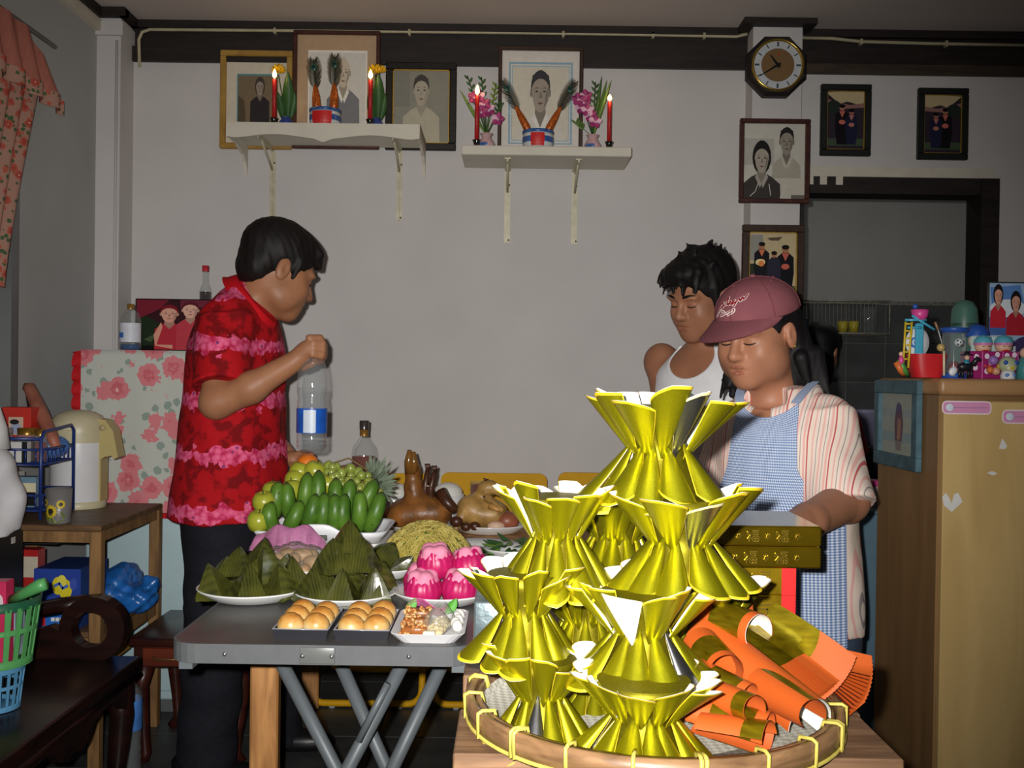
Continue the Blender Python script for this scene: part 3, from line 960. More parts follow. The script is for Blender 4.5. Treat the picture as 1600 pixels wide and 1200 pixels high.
def candle(px, Y, zb, ytop, ystick, label):
 x = at(px, 200, Y).x
 t = thing('candle', label, 'candle', (x, Y, zb))
 s = Y / F
 hz = .030
 MB().mat(holder_m).lathe([(.017, 0), (.018, .004), (.011, .010), (.013, .022), (.017, hz), (.010, hz)], (x, Y, zb), 16).build('holder', t)
 z1 = at(px, ystick, Y).z
 MB().mat(wax).lathe([(.0085, zb + hz - .008), (.0085, z1 - .002), (.006, z1 + .001), (0, z1)], (x, Y, 0), 12).build('stick', t)
 MB().mat(M('black_wick', (20, 16, 14), .9, var=0)).tube([(x, Y, z1 - .002), (x, Y, z1 + .012)], .001, 5).build('wick', t)
 zf = at(px, ytop, Y).z
 h = zf - z1
 MB().mat(flame_m).lathe([(0, z1 + .003), (.007, z1 + h * .25), (.009, z1 + h * .42), (.006, z1 + h * .72), (0, zf)], (x, Y, 0), 12).build('flame', t)
 L = bpy.data.lights.new('candle_glow', 'POINT'); L.energy = .12; L.color = (1, .62, .25); L.shadow_soft_size = .012
 lo = bpy.data.objects.new('candle_glow', L); COL.objects.link(lo); lo.parent = t
 lo.location = (0, -.016, (z1 + h * .4) - zb)
candle(428, 3.95, zt, 107, 124, 'lit red candle, leftmost of the two on the scalloped shelf')
candle(578, 3.95, zt, 108, 125, 'lit red candle beside the black flecked frame on the scalloped shelf')
candle(745, 3.95, zr, 132, 150, 'lit red candle on the plain shelf, left of the portrait')
candle(952, 3.95, zr, 147, 159, 'lit red candle at the right end of the plain shelf')
leaf_m = M('dark_green_leaf', (48, 84, 40), 0.4, var=0.25, vs=25)
leaf_l = M('fresh_green_leaf', (92, 122, 50), 0.45, var=0.25, vs=25)
def leaf(b, p, d, L, w, up=Vector((0, -1, 0)), curl=0.25, n=6):
 p = Vector(p); d = Vector(d).normalized(); s = d.cross(up)
 s = s.normalized() if s.length > 1e-6 else Vector((1, 0, 0))
 nrm = s.cross(d).normalized()
 def fn(u, v):
  ww = w * math.sin(PI * min(1, v * .96 + .04)) ** .8
  return p + d * L * v + s * (u - .5) * ww + nrm * (-(abs(u - .5) * 2) ** 2 * ww * .25 + curl * L * (v * v) * .35)
 b.sheet(fn, 4, n, .0008)
blue_vase = M('blue_glazed_vase', (44, 64, 130), 0.2, var=0.3, vs=40, spec=.7)
yel = M('yellow_petal', (222, 176, 30), 0.55, var=0.15, vs=50)
def marigold(t, p, r):
 b = MB().mat(yel)
 for k in range(26):
  a = k * 2.4; ph = (k / 26) ** .5 * 1.5
  d = Vector((math.cos(a) * math.sin(ph), math.sin(a) * math.sin(ph), math.cos(ph)))
  leaf(b, p, d, r, r * .5, Vector((0, 0, 1)) if abs(d.z) < .9 else Vector((1, 0, 0)), .3, 3)
 b.build('flower', t)
for px, lbl, dx in ((447, 'small blue vase with yellow flower and broad leaf beside the gold frame', -12), (588, 'small blue vase with yellow flower beside the tall red frame', -2)):
 Y = 4.0
 x = at(px, 185, Y).x
 t = thing('flower_vase', lbl, 'vase', (x, Y, zt))
 MB().mat(blue_vase).lathe([(.018, 0), (.026, .012), (.028, .026), (.018, .038), (.020, .046), (.016, .046), (.012, .03)], (x, Y, zt), 18).build('vase', t)
 for k, (lx, tilt) in enumerate(((0.004, .05), (-.012, -.35), (.014, .4))):
  b = MB().mat(leaf_m)
  leaf(b, (x + lx, Y - .004, zt + .035), (tilt * .5, 0, 1), .185 if k == 0 else .11, .048 if k == 0 else .03)
  b.build('leaf', t)
 fp = at(px + dx, 112, Y + .01)
 marigold(t, fp, .034)
 if dx == -2: marigold(t, fp + Vector((.02, .01, .004)), .028)
 MB().mat(leaf_m).tube([(x, Y, zt + .03), fp + Vector((0, .0, -.01))], .0018, 5).build('stem', t)
pot_white = M('white_blue_porcelain', (196, 202, 206), 0.25, var=0.05)
pot_blue = M('blue_porcelain_glaze', (56, 92, 150), 0.25, var=0.5, vs=70)
pot_red = M('red_paper_label', (196, 32, 30), 0.5, var=0.1)
tinsel = M('red_gold_tinsel', (178, 88, 26), 0.4, 0.3, var=0.9, vs=170)
feather = M('peacock_feather', (44, 46, 34), 0.55, 0.0, var=0.5, vs=60)
eye_g = M('peacock_eye_green', (40, 92, 66), 0.35, 0.2, var=0.3)
eye_b = M('peacock_eye_blue', (22, 30, 60), 0.35, 0.2, var=0.1)
def plume(t, base, tip, w, n=60, seed=1):
 """peacock feather ornament: tinsel stem, quill and barbed eye"""
 rr = random.Random(seed)
 base, tip = Vector(base), Vector(tip)
 ax = tip - base; L = ax.length; d = ax.normalized()
 side = d.cross(Vector((0, 1, 0))).normalized()
 b = MB().mat(tinsel)
 prof = [(.008, 0), (.016, L * .12), (.014, L * .3), (.008, L * .45), (.003, L * .5)]
 mx = Matrix((side, d.cross(side), d)).transposed()
 b.lathe([(r * w / .03, z) for r, z in prof], base, 12, mx)
 b.build('tinsel_stem', t)
 b = MB().mat(feather)
 b.tube([base + d * L * .4, base + d * L * .97], .0012, 5)
 for k in range(n):
  u = k / n
  p0 = base + d * L * (.42 + .5 * u)
  ll = w * (0.5 + .9 * math.sin(PI * min(1, u * .8 + .15)))
  sg = 1 if k % 2 else -1
  dirn = (d * (1.0 + .6 * u) + side * sg * 1.1 + Vector((0, rr.uniform(-.4, .4), 0))).normalized()
  e = p0 + dirn * ll
  b.tube([p0, p0 + dirn * ll * .5, e + d * ll * .2], [.0014, .0012, .0004], 4)
 b.build('feather', t)
 c = base + d * L * .8
 MB().mat(eye_g).ball(c + Vector((0, -.004, 0)), (w * .36, .003, w * .46), 12, 8).mat(eye_b).ball(c + Vector((0, -.006, 0)), (w * .2, .003, w * .24), 12, 8).build('feather_eye', t)
def pot(px, Y, zb, lab, r, h, tips, redw, w=.03):
 x = at(px, 190, Y).x
 t = thing('incense_pot', lab, 'pot', (x, Y, zb))
 MB().mat(pot_white).lathe([(r * .86, 0), (r * .98, h * .2), (r, h * .6), (r * .97, h * .88)], (x, Y, zb), 26, caps=True).mat(pot_blue).lathe([(r * .97, h * .82), (r * 1.02, h * .86), (r * 1.02, h), (r * .92, h), (r * .9, h * .8)], (x, Y, zb), 26, caps=False).lathe([(r * .995, h * .3), (r * 1.005, h * .45), (r * 1.003, h * .62)], (x, Y, zb), 8, caps=False, a0=-PI * .42, a1=PI * .1).lathe([(r * .995, h * .3), (r * 1.005, h * .45), (r * 1.003, h * .62)], (x, Y, zb), 8, caps=False, a0=-PI * 1.05, a1=-PI * .66).build('bowl', t)
 MB().mat(pot_red).lathe([(r * .93, h * .06), (r * 1.012, h * .3), (r * 1.016, h * .6), (r * 1.01, h * .78)], (x, Y, zb), 10, caps=False, a0=-PI / 2 - redw, a1=-PI / 2 + redw * .8).build('paper_label', t)
 MB().mat(M('incense_ash', (120, 112, 104), .95, var=.2, vs=80)).lathe([(r * .9, h * .85), (0, h * .9)], (x, Y, zb), 16, caps=False).build('ash', t)
 for k, (bx, tx, ty) in enumerate(tips):
  tp = at(tx, ty, Y + .012)
  plume(t, (x + bx, Y + .006, zb + h * .85), tp, w, 56, k + 3)
pot(508, 3.96, zt, 'red and white porcelain incense pot with upright peacock feathers, scalloped shelf', .060, .066, ((-.032, 489, 88), (.032, 523, 82)), .75, .032)
pot(841, 3.96, zr, 'blue and red incense pot with two crossed-out feathers, plain shelf', .060, .068, ((-.03, 782, 120), (.03, 900, 122)), .5, .028)
pink_vase = M('pale_pink_porcelain', (190, 156, 160), 0.25, var=0.15, vs=40)
orchid = M('magenta_orchid_petal', (150, 48, 104), 0.5, var=0.45, vs=45)
orchid_w = M('white_orchid_petal', (214, 170, 196), 0.5, var=0.2, vs=45)
def orchid_vase(px, Y, zb, label, spots, greens):
 x = at(px, 210, Y).x
 t = thing('orchid_vase', label, 'vase', (x, Y, zb))
 b = MB().mat(pink_vase).lathe([(.022, 0), (.033, .012), (.034, .026), (.022, .046), (.018, .054), (.026, .066), (.022, .066), (.014, .05)], (x, Y, zb), 20)
 b.mat(pot_blue).lathe([(.0305, .006), (.0345, .018), (.0335, .028)], (x, Y, zb), 8, caps=False, a0=-PI * .8, a1=-PI * .45)
 b.build('vase', t)
 top = Vector((x, Y, zb + .06))
 for (qx, qy, ln) in greens:
  tip = at(qx, qy, Y + RND.uniform(-.03, .02))
  b = MB().mat(leaf_m if RND.random() < .5 else leaf_l)
  d = tip - top
  if ln:
   leaf(b, top, d, d.length, .014, curl=.1)
  else:
   b.tube([top, top + d * .5, tip], .0015, 5)
   for k in range(9):
    s = 1 if k % 2 else -1
    leaf(b, top + d * (.5 + .055 * k), d.normalized() + Vector((s * .9, 0, .2)), .024, .009, n=3)
  b.build('leaf', t)
 for (qx, qy) in spots:
  c = at(qx, qy, Y - .02 + RND.uniform(-.015, .015))
  b = MB()
  off = RND.random()
  for k in range(5):
   a = k * 2 * PI / 5 + off
   b.mat(orchid if (k % 2 or RND.random() < .6) else orchid_w)
   leaf(b, c, (math.cos(a), -.25, math.sin(a)), .028, .022, curl=-.2, n=4)
  b.mat(orchid_w).ball(c + Vector((0, -.004, -.003)), .005, 8, 6)
  b.build('flower', t)
  MB().mat(leaf_m).tube([top, (top + c) * .5 + Vector((0, 0, .01)), c], .0014, 5).build('stem', t)
orchid_vase(760, 4.0, zr, 'pink vase of magenta orchids and foliage left of the portrait', ((748, 150), (757, 163), (752, 175), (764, 172), (778, 186), (741, 152)), ((730, 118, 0), (752, 120, 0), (718, 140, 1), (775, 130, 0), (783, 160, 0)))
orchid_vase(926, 4.0, zr, 'pink vase of magenta orchids and spiky foliage right of the portrait', ((903, 155), (915, 150), (908, 168), (918, 172), (912, 160), (930, 190), (922, 180)), ((940, 118, 1), (955, 124, 1), (948, 125, 1), (930, 128, 0), (898, 190, 0), (935, 150, 1)))

# ====== WOODEN TABLE WITH THE PAPER OFFERINGS
TZ = 0.75
nl = atz(708, 1175, TZ); nr = atz(1414, 1188, TZ)
tx0, tx1, ty0 = nl.x, nr.x, min(nl.y, nr.y)
plank_a = wood('brown_plank_wood', (92, 66, 48), (146, 112, 82), 0.5, 5, (1.5, 14, 14))
plank_b = wood('pale_plank_wood', (150, 132, 104), (190, 172, 140), 0.5, 5, (1.5, 14, 14))
wt = thing('plank_table', 'wooden plank table in the foreground carrying the gold paper tray', 'table', ((tx0 + tx1) / 2, ty0 + .4, 0))
yy = ty0
for k, wd in enumerate((0.165, 0.15, 0.17, 0.16, 0.17)):
 j = (0.0, .004, -.003, .003, 0)[k]
 MB().mat(plank_b if k in (3,) else plank_a).rbox(((tx0 + tx1) / 2 + j, yy + wd / 2, TZ - .018), (tx1 - tx0, wd - .002, .036), .002, 1).build('plank', wt)
 yy += wd
ty1 = yy
for sx in (tx0 + .04, tx1 - .04):
 for sy in (ty0 + .06, ty1 - .06):
  MB().mat(plank_a).rbox((sx, sy, (TZ - .036) / 2), (.05, .05, TZ - .036), .003, 1).build('leg', wt)
tc = Vector((0.189, 1.345, TZ)); TR = .236
bamboo = wood('brown_bamboo_rim', (98, 72, 48), (152, 116, 80), 0.4, 7, (2, 2, 10))
cane = M('yellow_cane_tie', (196, 180, 84), 0.45, var=0.15, vs=80)
tray = thing('winnowing_tray', 'round woven bamboo tray with brown rim bound in yellow cane', 'tray', tc)
def weave():
 t = NT('pale_woven_tray_base'); t.set(.7)
 v = t.coord('Object', (1, 1, 1), (0, 0, .7))
 br = t.n('ShaderNodeTexChecker'); br.inputs['Scale'].default_value = 130
 br.inputs['Color1'].default_value = lin((170, 166, 150)); br.inputs['Color2'].default_value = lin((200, 198, 186))
 t.l(v, br.inputs['Vector']); t.base(br.outputs['Color']); t.bump(br.outputs['Fac'], .3, .001)
 return t.m
MB().mat(weave()).lathe([(0, .004), (TR * .7, .006), (TR - .02, .012), (TR - .006, .03), (TR - .009, .03), (TR - .024, .008), (0, .0005)], tc, 56, caps=False).build('base', tray)
RZ0, RZ1 = .010, .036
def rimring(r0, r1, z0, z1):
 return [(r0, z0), (r1, z0), (r1 + .001, (z0 + z1) / 2), (r1, z1), (r0, z1), (r0 - .001, (z0 + z1) / 2), (r0, z0)]
MB().mat(bamboo).lathe(rimring(TR - .002, TR + .007, RZ0, RZ1), tc, 64, caps=False).build('outer_rim', tray)
MB().mat(bamboo).lathe(rimring(TR - .013, TR - .006, RZ0 + .006, RZ1 - .003), tc, 64, caps=False).build('inner_rim', tray)
MB().mat(cane).tube([tc + Vector(((TR + .007) * math.cos(a), (TR + .007) * math.sin(a), RZ0 - .002)) for a in [2 * PI * i / 60 for i in range(60)]], .0028, 6, closed=True).build('rim_cord', tray)
for k in range(20):
 a = 2 * PI * k / 20 + .1
 for dd in ((-.012, .012) if k % 3 == 0 else (0,)):
  c, s = math.cos(a + dd), math.sin(a + dd)
  rr = ((TR - .0155, RZ0), (TR + .0095, RZ0 - .003), (TR + .0098, RZ1), (TR + .004, RZ1 + .003), (TR - .012, RZ1 + .002), (TR - .0155, RZ0 + .015))
  MB().mat(cane).tube([tc + Vector((r * c, r * s, z)) for r, z in rr], .0026, 5).build('cane_tie', tray)
def foil(name, col, dark, border, rough=.36, metal=.75):
 t = NT(name)
 uv = t.n('ShaderNodeUVMap'); uv.uv_map = 'UVMap'
 sp = t.n('ShaderNodeSeparateXYZ'); t.l(uv.outputs['UV'], sp.inputs[0])
 eu = t.math('ABSOLUTE', t.math('SUBTRACT', sp.outputs[0], .5))
 mu = t.math('GREATER_THAN', eu, .472)
 mv = t.math('GREATER_THAN', sp.outputs[1], .957)
 e = t.math('MAXIMUM', mu, mv)
 v = t.coord('Object', (60, 60, 4))
 nz = t.n('ShaderNodeTexNoise'); nz.inputs['Scale'].default_value = 2.2; nz.inputs['Detail'].default_value = 5
 t.l(v, nz.inputs['Vector'])
 c = t.ramp(nz.outputs['Fac'], [(.3, dark), (.7, col)])
 t.base(t.mix(e, c, border))
 t.l(t.math('MULTIPLY', t.math('SUBTRACT', 1.0, e), metal), t.bsdf.inputs['Metallic'])
 t.l(t.math('ADD', t.math('MULTIPLY', e, .25), rough), t.bsdf.inputs['Roughness'])
 t.bump(nz.outputs['Fac'], .18, .001)
 return t.m
foil_g = foil('gold_joss_foil', (184, 178, 26), (150, 146, 14), (200, 172, 20), .37, .85)
foil_s = foil('silver_joss_foil', (140, 140, 142), (104, 104, 108), (206, 190, 140), .28, .95)
paper_w = M('white_joss_paper_back', (226, 224, 216), .75, var=.04, vs=30)
paper_plain = paper_w
def petal_mesh(name, skew, open_, lenk, m_out, bulge=.25, n=12, rt=.83, rip=1.0):
 b = MB().mat(m_out)
 def fn(u, v):
  w = (u - .5) * 2
  psi = w * open_
  ll = 1 + lenk * (1 - abs(w)) + skew * w * .15 - .06 * abs(w) ** 2
  vv = v * ll * 1.14 - .14
  r = .42 + (rt - .42) * max(vv, -.1)
  rho = max(.012, .012 + (.225 * rip) * (v * ll) ** .9)
  return Vector((r + rho * math.cos(psi) * .85 + (bulge - .25) * vv * abs(vv), rho * math.sin(psi) * 1.15, vv - .1 * rho * math.cos(psi)))
 b.sheet(fn, n, 7, .012, m2=paper_w)
 me_o = b.build(name, None)
 me = me_o.data
 off = me_o.location.copy()
 me.transform(Matrix.Translation(off))
 bpy.data.objects.remove(me_o)
 return me
PET = [petal_mesh('petal', .9, 1.75, .10, foil_g), petal_mesh('petal', -.9, 1.7, .08, foil_g),
       petal_mesh('petal', .5, 2.0, .14, foil_g, rip=.85), petal_mesh('petal', -.4, 1.5, .05, foil_g, .34, rip=1.15)]
PETS = petal_mesh('petal', .8, 1.7, .06, foil_s, rip=.9)
PETW = petal_mesh('petal', -.3, 1.6, .02, paper_w, .2, rip=1.2)
coreb = MB().mat(M('gold_foil_core', (120, 112, 18), .5, .8, var=.2)).lathe([(.72, -.86), (.55, -.5), (.41, -.2), (.38, 0), (.41, .2), (.55, .5), (.72, .86)], (0, 0, 0), 20)
core_o = coreb.build('core', None); core_me = core_o.data
core_me.transform(Matrix.Translation(core_o.location)); bpy.data.objects.remove(core_o)
def bundle(label, px, y0, y1, hw, Y, seed, N=11, tw=0.0, wide_low=1.0, white=()):
 rr = random.Random(seed)
 zt_, zb_ = at(px, y0, Y).z, at(px, y1, Y).z
 x = at(px, (y0 + y1) / 2, Y).x
 t = thing('joss_paper_bundle', label, 'paper bundle', (x, Y, zb_), group='gold paper bundles stacked on the tray')
 w = hw * Y / F; hh = (zt_ - zb_) / 2
 o = bpy.data.objects.new('core', core_me); COL.objects.link(o); o.parent = t
 o.scale = (w * .92, w * .92, hh); o.location = (0, 0, hh)
 for half in (0, 1):
  n = N
  for k in range(n):
   a = 2 * PI * (k + rr.uniform(-.22, .22)) / n + tw + half * PI / n
   me = PETS if rr.random() < .06 else rr.choice(PET)
   if (half, k) in white: me = PETW
   o = bpy.data.objects.new('petal', me); COL.objects.link(o); o.parent = t
   s = rr.uniform(.86, 1.12)
   ws = w * rr.uniform(.95, 1.05) * (wide_low if half else 1)
   o.scale = (ws, ws, hh * s)
   o.location = (0, 0, hh)
   if half == 0: o.rotation_euler = (rr.uniform(-.06, .06), rr.uniform(-.06, .06), a)
   else:
    o.rotation_euler = (PI + rr.uniform(-.06, .06), rr.uniform(-.06, .06), a)
 return t
bundle('gold paper flower bundle on the very top of the stack', 1030, 622, 782, 112, 1.36, 11, 12)
bundle('gold paper bundle in second tier from top, nearest the roast chicken', 868, 765, 912, 88, 1.33, 12, 12, .2)
bundle('widest gold paper bundle in second tier from top, beside the gold box', 1062, 768, 920, 116, 1.32, 13, 12, .1)
bundle('gold paper bundle peeking out behind the second tier from top', 962, 770, 905, 90, 1.50, 14, 11, .3)
bundle('gold paper bundle jutting out leftmost, third tier from top', 818, 885, 1026, 86, 1.295, 15, 12, .15)
bundle('gold paper bundle with white torn petals, middle of third tier', 1005, 915, 1062, 108, 1.255, 16, 12, .0, white=((0, 8),))
bundle('gold paper bundle at back right of third tier beside orange paper', 1110, 905, 1030, 82, 1.46, 17, 11, .2)
bundle('gold paper bundle half hidden at back of third tier', 915, 905, 1030, 84, 1.46, 18, 11, .4)
bundle('gold paper bundle at left of the bottom tier near tray rim', 845, 1018, 1156, 84, 1.265, 19, 12, .1)
bundle('gold paper bundle in front of the bottom tier at tray rim', 1005, 1052, 1184, 112, 1.19, 20, 12, .25)
bundle('gold paper bundle at back left of the bottom tier', 930, 1015, 1126, 78, 1.39, 21, 11, .3)
bundle('gold paper bundle at back right of the bottom tier', 1090, 1015, 1116, 76, 1.42, 22, 11, .5)
def og(name, g0, g1, axis=1, orange=(190, 84, 24)):
 t = NT(name); t.set(.55)
 uv = t.n('ShaderNodeUVMap'); uv.uv_map = 'UVMap'
 sp = t.n('ShaderNodeSeparateXYZ'); t.l(uv.outputs['UV'], sp.inputs[0])
 a = t.math('MULTIPLY', t.math('GREATER_THAN', sp.outputs[axis], g0), t.math('LESS_THAN', sp.outputs[axis], g1))
 nz = t.n('ShaderNodeTexNoise'); nz.inputs['Scale'].default_value = 30
 t.l(t.coord('Object', (1, 1, 6)), nz.inputs['Vector'])
 t.base(t.mix(a, orange, t.ramp(nz.outputs['Fac'], [(.3, (128, 110, 12)), (.7, (176, 154, 28))])))
 t.l(t.math('MULTIPLY', a, .8), t.bsdf.inputs['Metallic'])
 t.l(t.math('SUBTRACT', .6, t.math('MULTIPLY', a, .3)), t.bsdf.inputs['Roughness'])
 return t.m
og_mid = og('orange_paper_gold_band', .3, .86)
og_end = og('orange_paper_gold_end', .68, 1.1)
og_u = og('orange_paper_gold_side', -.1, .45, 0)
def roll(label, p0, p1, r0, r1, wrap, a0, m, bow=0.0, white=False):
 p0, p1 = Vector(p0), Vector(p1)
 d = (p1 - p0).normalized(); s = d.cross(Vector((0, 0, 1))).normalized(); n = s.cross(d)
 b = MB().mat(m)
 def fn(u, v):
  ps = a0 - (u - .5) * wrap
  r = (r0 + (r1 - r0) * v) * (1 - .25 * u)
  return p0 + (p1 - p0) * v + (s * math.cos(ps) + n * math.sin(ps)) * r + Vector((0, 0, bow * 4 * v * (1 - v)))
 b.sheet(fn, 22, 8, .0009, m2=paper_w if white else M('orange_paper_inside', (180, 80, 28), .65))
 return b.build('joss_paper_roll', None, label=label, cat='paper roll', group='orange and gold paper pieces on the tray')
up = PI / 2
roll('orange and gold paper roll showing white inside, top of the orange pile', at(1102, 962, 1.44), at(1184, 990, 1.36), .033, .031, 5.0, up + .4, og_mid, white=True)
roll('upright orange paper cone between gold bundle and gold box', at(1150, 905, 1.50), at(1160, 985, 1.47), .034, .026, 4.4, -.8, og_mid)
roll('long orange paper roll with white torn end lying across the pile', at(1098, 1000, 1.42), at(1262, 1132, 1.24), .042, .04, 3.9, up + .2, og_u, white=True)
roll('gold banded paper roll along the front rim of the tray', at(1080, 1112, 1.24), at(1200, 1146, 1.19), .025, .029, 5.0, up + .6, og_mid)
roll('small orange curl of paper resting over the front gold roll', at(1118, 1088, 1.24), at(1178, 1110, 1.18), .022, .02, 5.4, up, og_end)
roll('orange paper curl tucked against the bottom right gold bundle', at(1092, 1010, 1.37), at(1132, 1050, 1.29), .032, .028, 4.6, up + .8, og_mid)
roll('flat orange paper sheet curling under the front roll', at(1095, 1148, 1.21), at(1200, 1166, 1.165), .03, .032, 2.4, up + .2, og_end)
roll('orange paper cone pointing to the right rim of the tray', at(1190, 1075, 1.30), at(1268, 1118, 1.20), .03, .022, 4.6, up - .4, og_u)
roll('broad gold sheet with orange edge arched behind the long roll', at(1110, 985, 1.49), at(1215, 1040, 1.42), .05, .045, 2.2, up, og_mid)
roll('gold sheet rolled loosely between the long roll and front rolls', at(1085, 1060, 1.30), at(1165, 1100, 1.25), .03, .03, 3.4, up + .2, og_mid)
og_fan = og('gold_paper_orange_tip', -.1, .56)
def fan(label, pivot, n, L, W, dirs, tilt, m):
 """sheets folded to a V, fanned around a pivot"""
 t = thing('joss_paper_fan', label, 'paper fan', pivot)
 d0, d1 = Vector(dirs[0]).normalized(), Vector(dirs[1]).normalized()
 up_ = Vector(tilt).normalized()
 for k in range(n):
  f = k / (n - 1)
  d = (d0 * (1 - f) + d1 * f).normalized()
  s = d.cross(up_).normalized(); nn = s.cross(d).normalized()
  b = MB().mat(m)
  def fn(u, v):
   return Vector(pivot) + d * (L * v - L * .08) + s * (u - .5) * W + nn * (abs(u - .5) * W * .5 + (k - n / 2) * .0008 - .012 * v * v)
  b.sheet(fn, 4, 4, .0007, m2=m)
  b.build('sheet', t)
 return t
fan('fanned packet of gold sheets with orange tips, upper right of the tray', at(1198, 985, 1.40), 16, .125, .066, ((.12, -.62, -.55), (.75, -.62, -.38)), (-.1, -.5, .9), og_fan)
fan('fanned packet of gold and orange sheets drooping over the right rim', at(1238, 1030, 1.40), 12, .11, .06, ((.8, -.35, .05), (.62, -.62, -.5)), (.25, -.3, .9), og_fan)
goldb = M('embossed_gold_foil_box', (150, 124, 24), .16, .85, var=.25, vs=14)
goldhi = M('bright_embossed_gold', (226, 196, 84), .2, .9, var=.1)
FU = [[(.05, .82), (.17, .72)], [(.02, .62), (.36, .62)], [(.34, .6), (.06, .28)], [(.2, .45), (.2, .05)], [(.24, .42), (.36, .3)],
       [(.45, .93), (.97, .93)], [(.52, .8), (.9, .8), (.9, .62), (.52, .62), (.52, .8)], [(.48, .48), (.95, .48), (.95, .06), (.48, .06), (.48, .48)], [(.48, .27), (.95, .27)], [(.715, .48), (.715, .06)]]
FLW = [[(.5, .95), (.5, .05)], [(.1, .5), (.9, .5)], [(.25, .75), (.75, .25)], [(.25, .25), (.75, .75)], [(.35, .5), (.5, .7), (.65, .5), (.5, .3), (.35, .5)]]
def emboss(b, x0, z0, s, y, glyph, w=.07):
 for st in glyph:
  for q in line2(st, w):
   vs = [(x0 + u * s, y - .0012, z0 + v * s) for u, v in q] + [(x0 + u * s, y + .001, z0 + v * s) for u, v in q]
   b.add(vs, [(0, 1, 2, 3), (0, 4, 5, 1), (1, 5, 6, 2), (2, 6, 7, 3), (3, 7, 4, 0)])
yb0 = 1.72
xr = at(1284, 850, yb0).x; xl = at(1075, 850, yb0).x
za, zm, zb = at(1280, 823, yb0).z, at(1280, 855, yb0).z, at(1280, 889, yb0).z
for (z0, z1, lb) in ((zm + .0005, za, 'embossed gold foil box on top of the gold boxes'), (zb, zm - .0005, 'embossed gold foil box, second from top, above the red ribbon')):
 t = thing('gold_foil_box', lb, 'box', ((xl + xr) / 2, yb0 + .1, z0))
 MB().mat(goldb).rbox(((xl + xr) / 2, yb0 + .1, (z0 + z1) / 2), (xr - xl, .2, z1 - z0), .003, 1).build('body', t)
 s = (z1 - z0) * .62
 k = 0; x = xr - .035
 while x - s > xl:
  g = MB().mat(goldhi)
  emboss(g, x - (s if k % 2 else s * .6), z0 + (z1 - z0) * .19 + (0 if k % 2 else s * .2), s if k % 2 else s * .6, yb0, FU if k % 2 else FLW)
  g.build('embossed_character', t)
  x -= (s if k % 2 else s * .6) + .008; k += 1
xr2 = at(1241, 930, yb0 + .02).x; xl2 = at(1120, 930, yb0 + .02).x
y2 = yb0 + .02
for (z0, z1, lb) in ((at(1200, 930, y2).z + .0005, zb - .0006, 'gold foil block bound with red ribbon, upper one under the gold boxes'), (TZ + .0, at(1200, 930, y2).z, 'gold foil block bound with red ribbon, bottom of the gold pile')):
 t = thing('gold_foil_block', lb, 'block', ((xl2 + xr2) / 2, y2 + .09, z0))
 MB().mat(M('satin_gold_block', (172, 142, 26), .3, .75, var=.3, vs=20)).rbox(((xl2 + xr2) / 2, y2 + .09, (z0 + z1) / 2), (xr2 - xl2, .18, z1 - z0), .002, 1).build('body', t)
 s = (z1 - z0) * .7
 for q in range(2):
  g = MB().mat(goldhi); emboss(g, xr2 - .028 - (q + 1) * (s + .012), z0 + (z1 - z0) * .15, s, y2, FU, .055); g.build('embossed_character', t)
 MB().mat(M('red_ribbon_paper', (214, 30, 30), .55, var=.06)).box2((xr2 - .022, y2 - .002, z0), (xr2 + .002, y2 + .182, z1 + (.0004 if z0 > TZ + .01 else 0))).build('ribbon', t)
ys = 1.62
xs0 = at(740, 985, ys).x; xs1 = at(835, 985, ys).x
zs = at(745, 940, ys).z
t = thing('silver_foil_packet', 'silver foil wrapped packet on plank table left of the gold stack', 'packet', ((xs0 + xs1) / 2, ys + .1, TZ))
MB().mat(M('silver_foil_wrap', (170, 190, 196), .22, .8, var=.35, vs=22, bump=.6, bs=35)).rbox(((xs0 + xs1) / 2, ys + .11, (TZ + zs) / 2), (xs1 - xs0, .22, zs - TZ), .004, 2).build('wrapping', t)
MB().mat(M('blue_packet_print', (60, 84, 150), .35, var=.2)).box2((xs0 - .0008, ys - .0012, TZ), (xs1 + .0008, ys + .221, TZ + .012)).build('blue_band', t)

# ====== PEOPLE
def skin_mat(name, rgb):
 t = NT(name); t.set(.5, 0, .35)
 nz = t.n('ShaderNodeTexNoise'); nz.inputs['Scale'].default_value = 14; nz.inputs['Detail'].default_value = 5
 t.l(t.coord('Object'), nz.inputs['Vector'])
 c = lin(rgb)
 t.base(t.ramp(nz.outputs['Fac'], [(.3, tuple(x * .86 for x in c[:3]) + (1.,)), (.7, tuple(min(1, x * 1.12) for x in c[:3]) + (1.,))]))
 n2 = t.n('ShaderNodeTexNoise'); n2.inputs['Scale'].default_value = 220
 t.l(t.coord('Object'), n2.inputs['Vector'])
 t.bump(n2.outputs['Fac'], .08, .002)
 t.bsdf.inputs['Subsurface Weight'].default_value = .08
 t.bsdf.inputs['Subsurface Radius'].default_value = (.01, .004, .002)
 return t.m
def hair_mat(name, rgb, stretch):
 t = NT(name); t.set(.62, 0, .25)
 nz = t.n('ShaderNodeTexNoise'); nz.inputs['Scale'].default_value = 40; nz.inputs['Detail'].default_value = 6
 t.l(t.coord('Object', stretch), nz.inputs['Vector'])
 c = lin(rgb)
 t.base(t.ramp(nz.outputs['Fac'], [(.3, tuple(x * .5 for x in c[:3]) + (1.,)), (.75, tuple(x * 1.6 for x in c[:3]) + (1.,))]))
 t.bump(nz.outputs['Fac'], .7, .004)
 return t.m
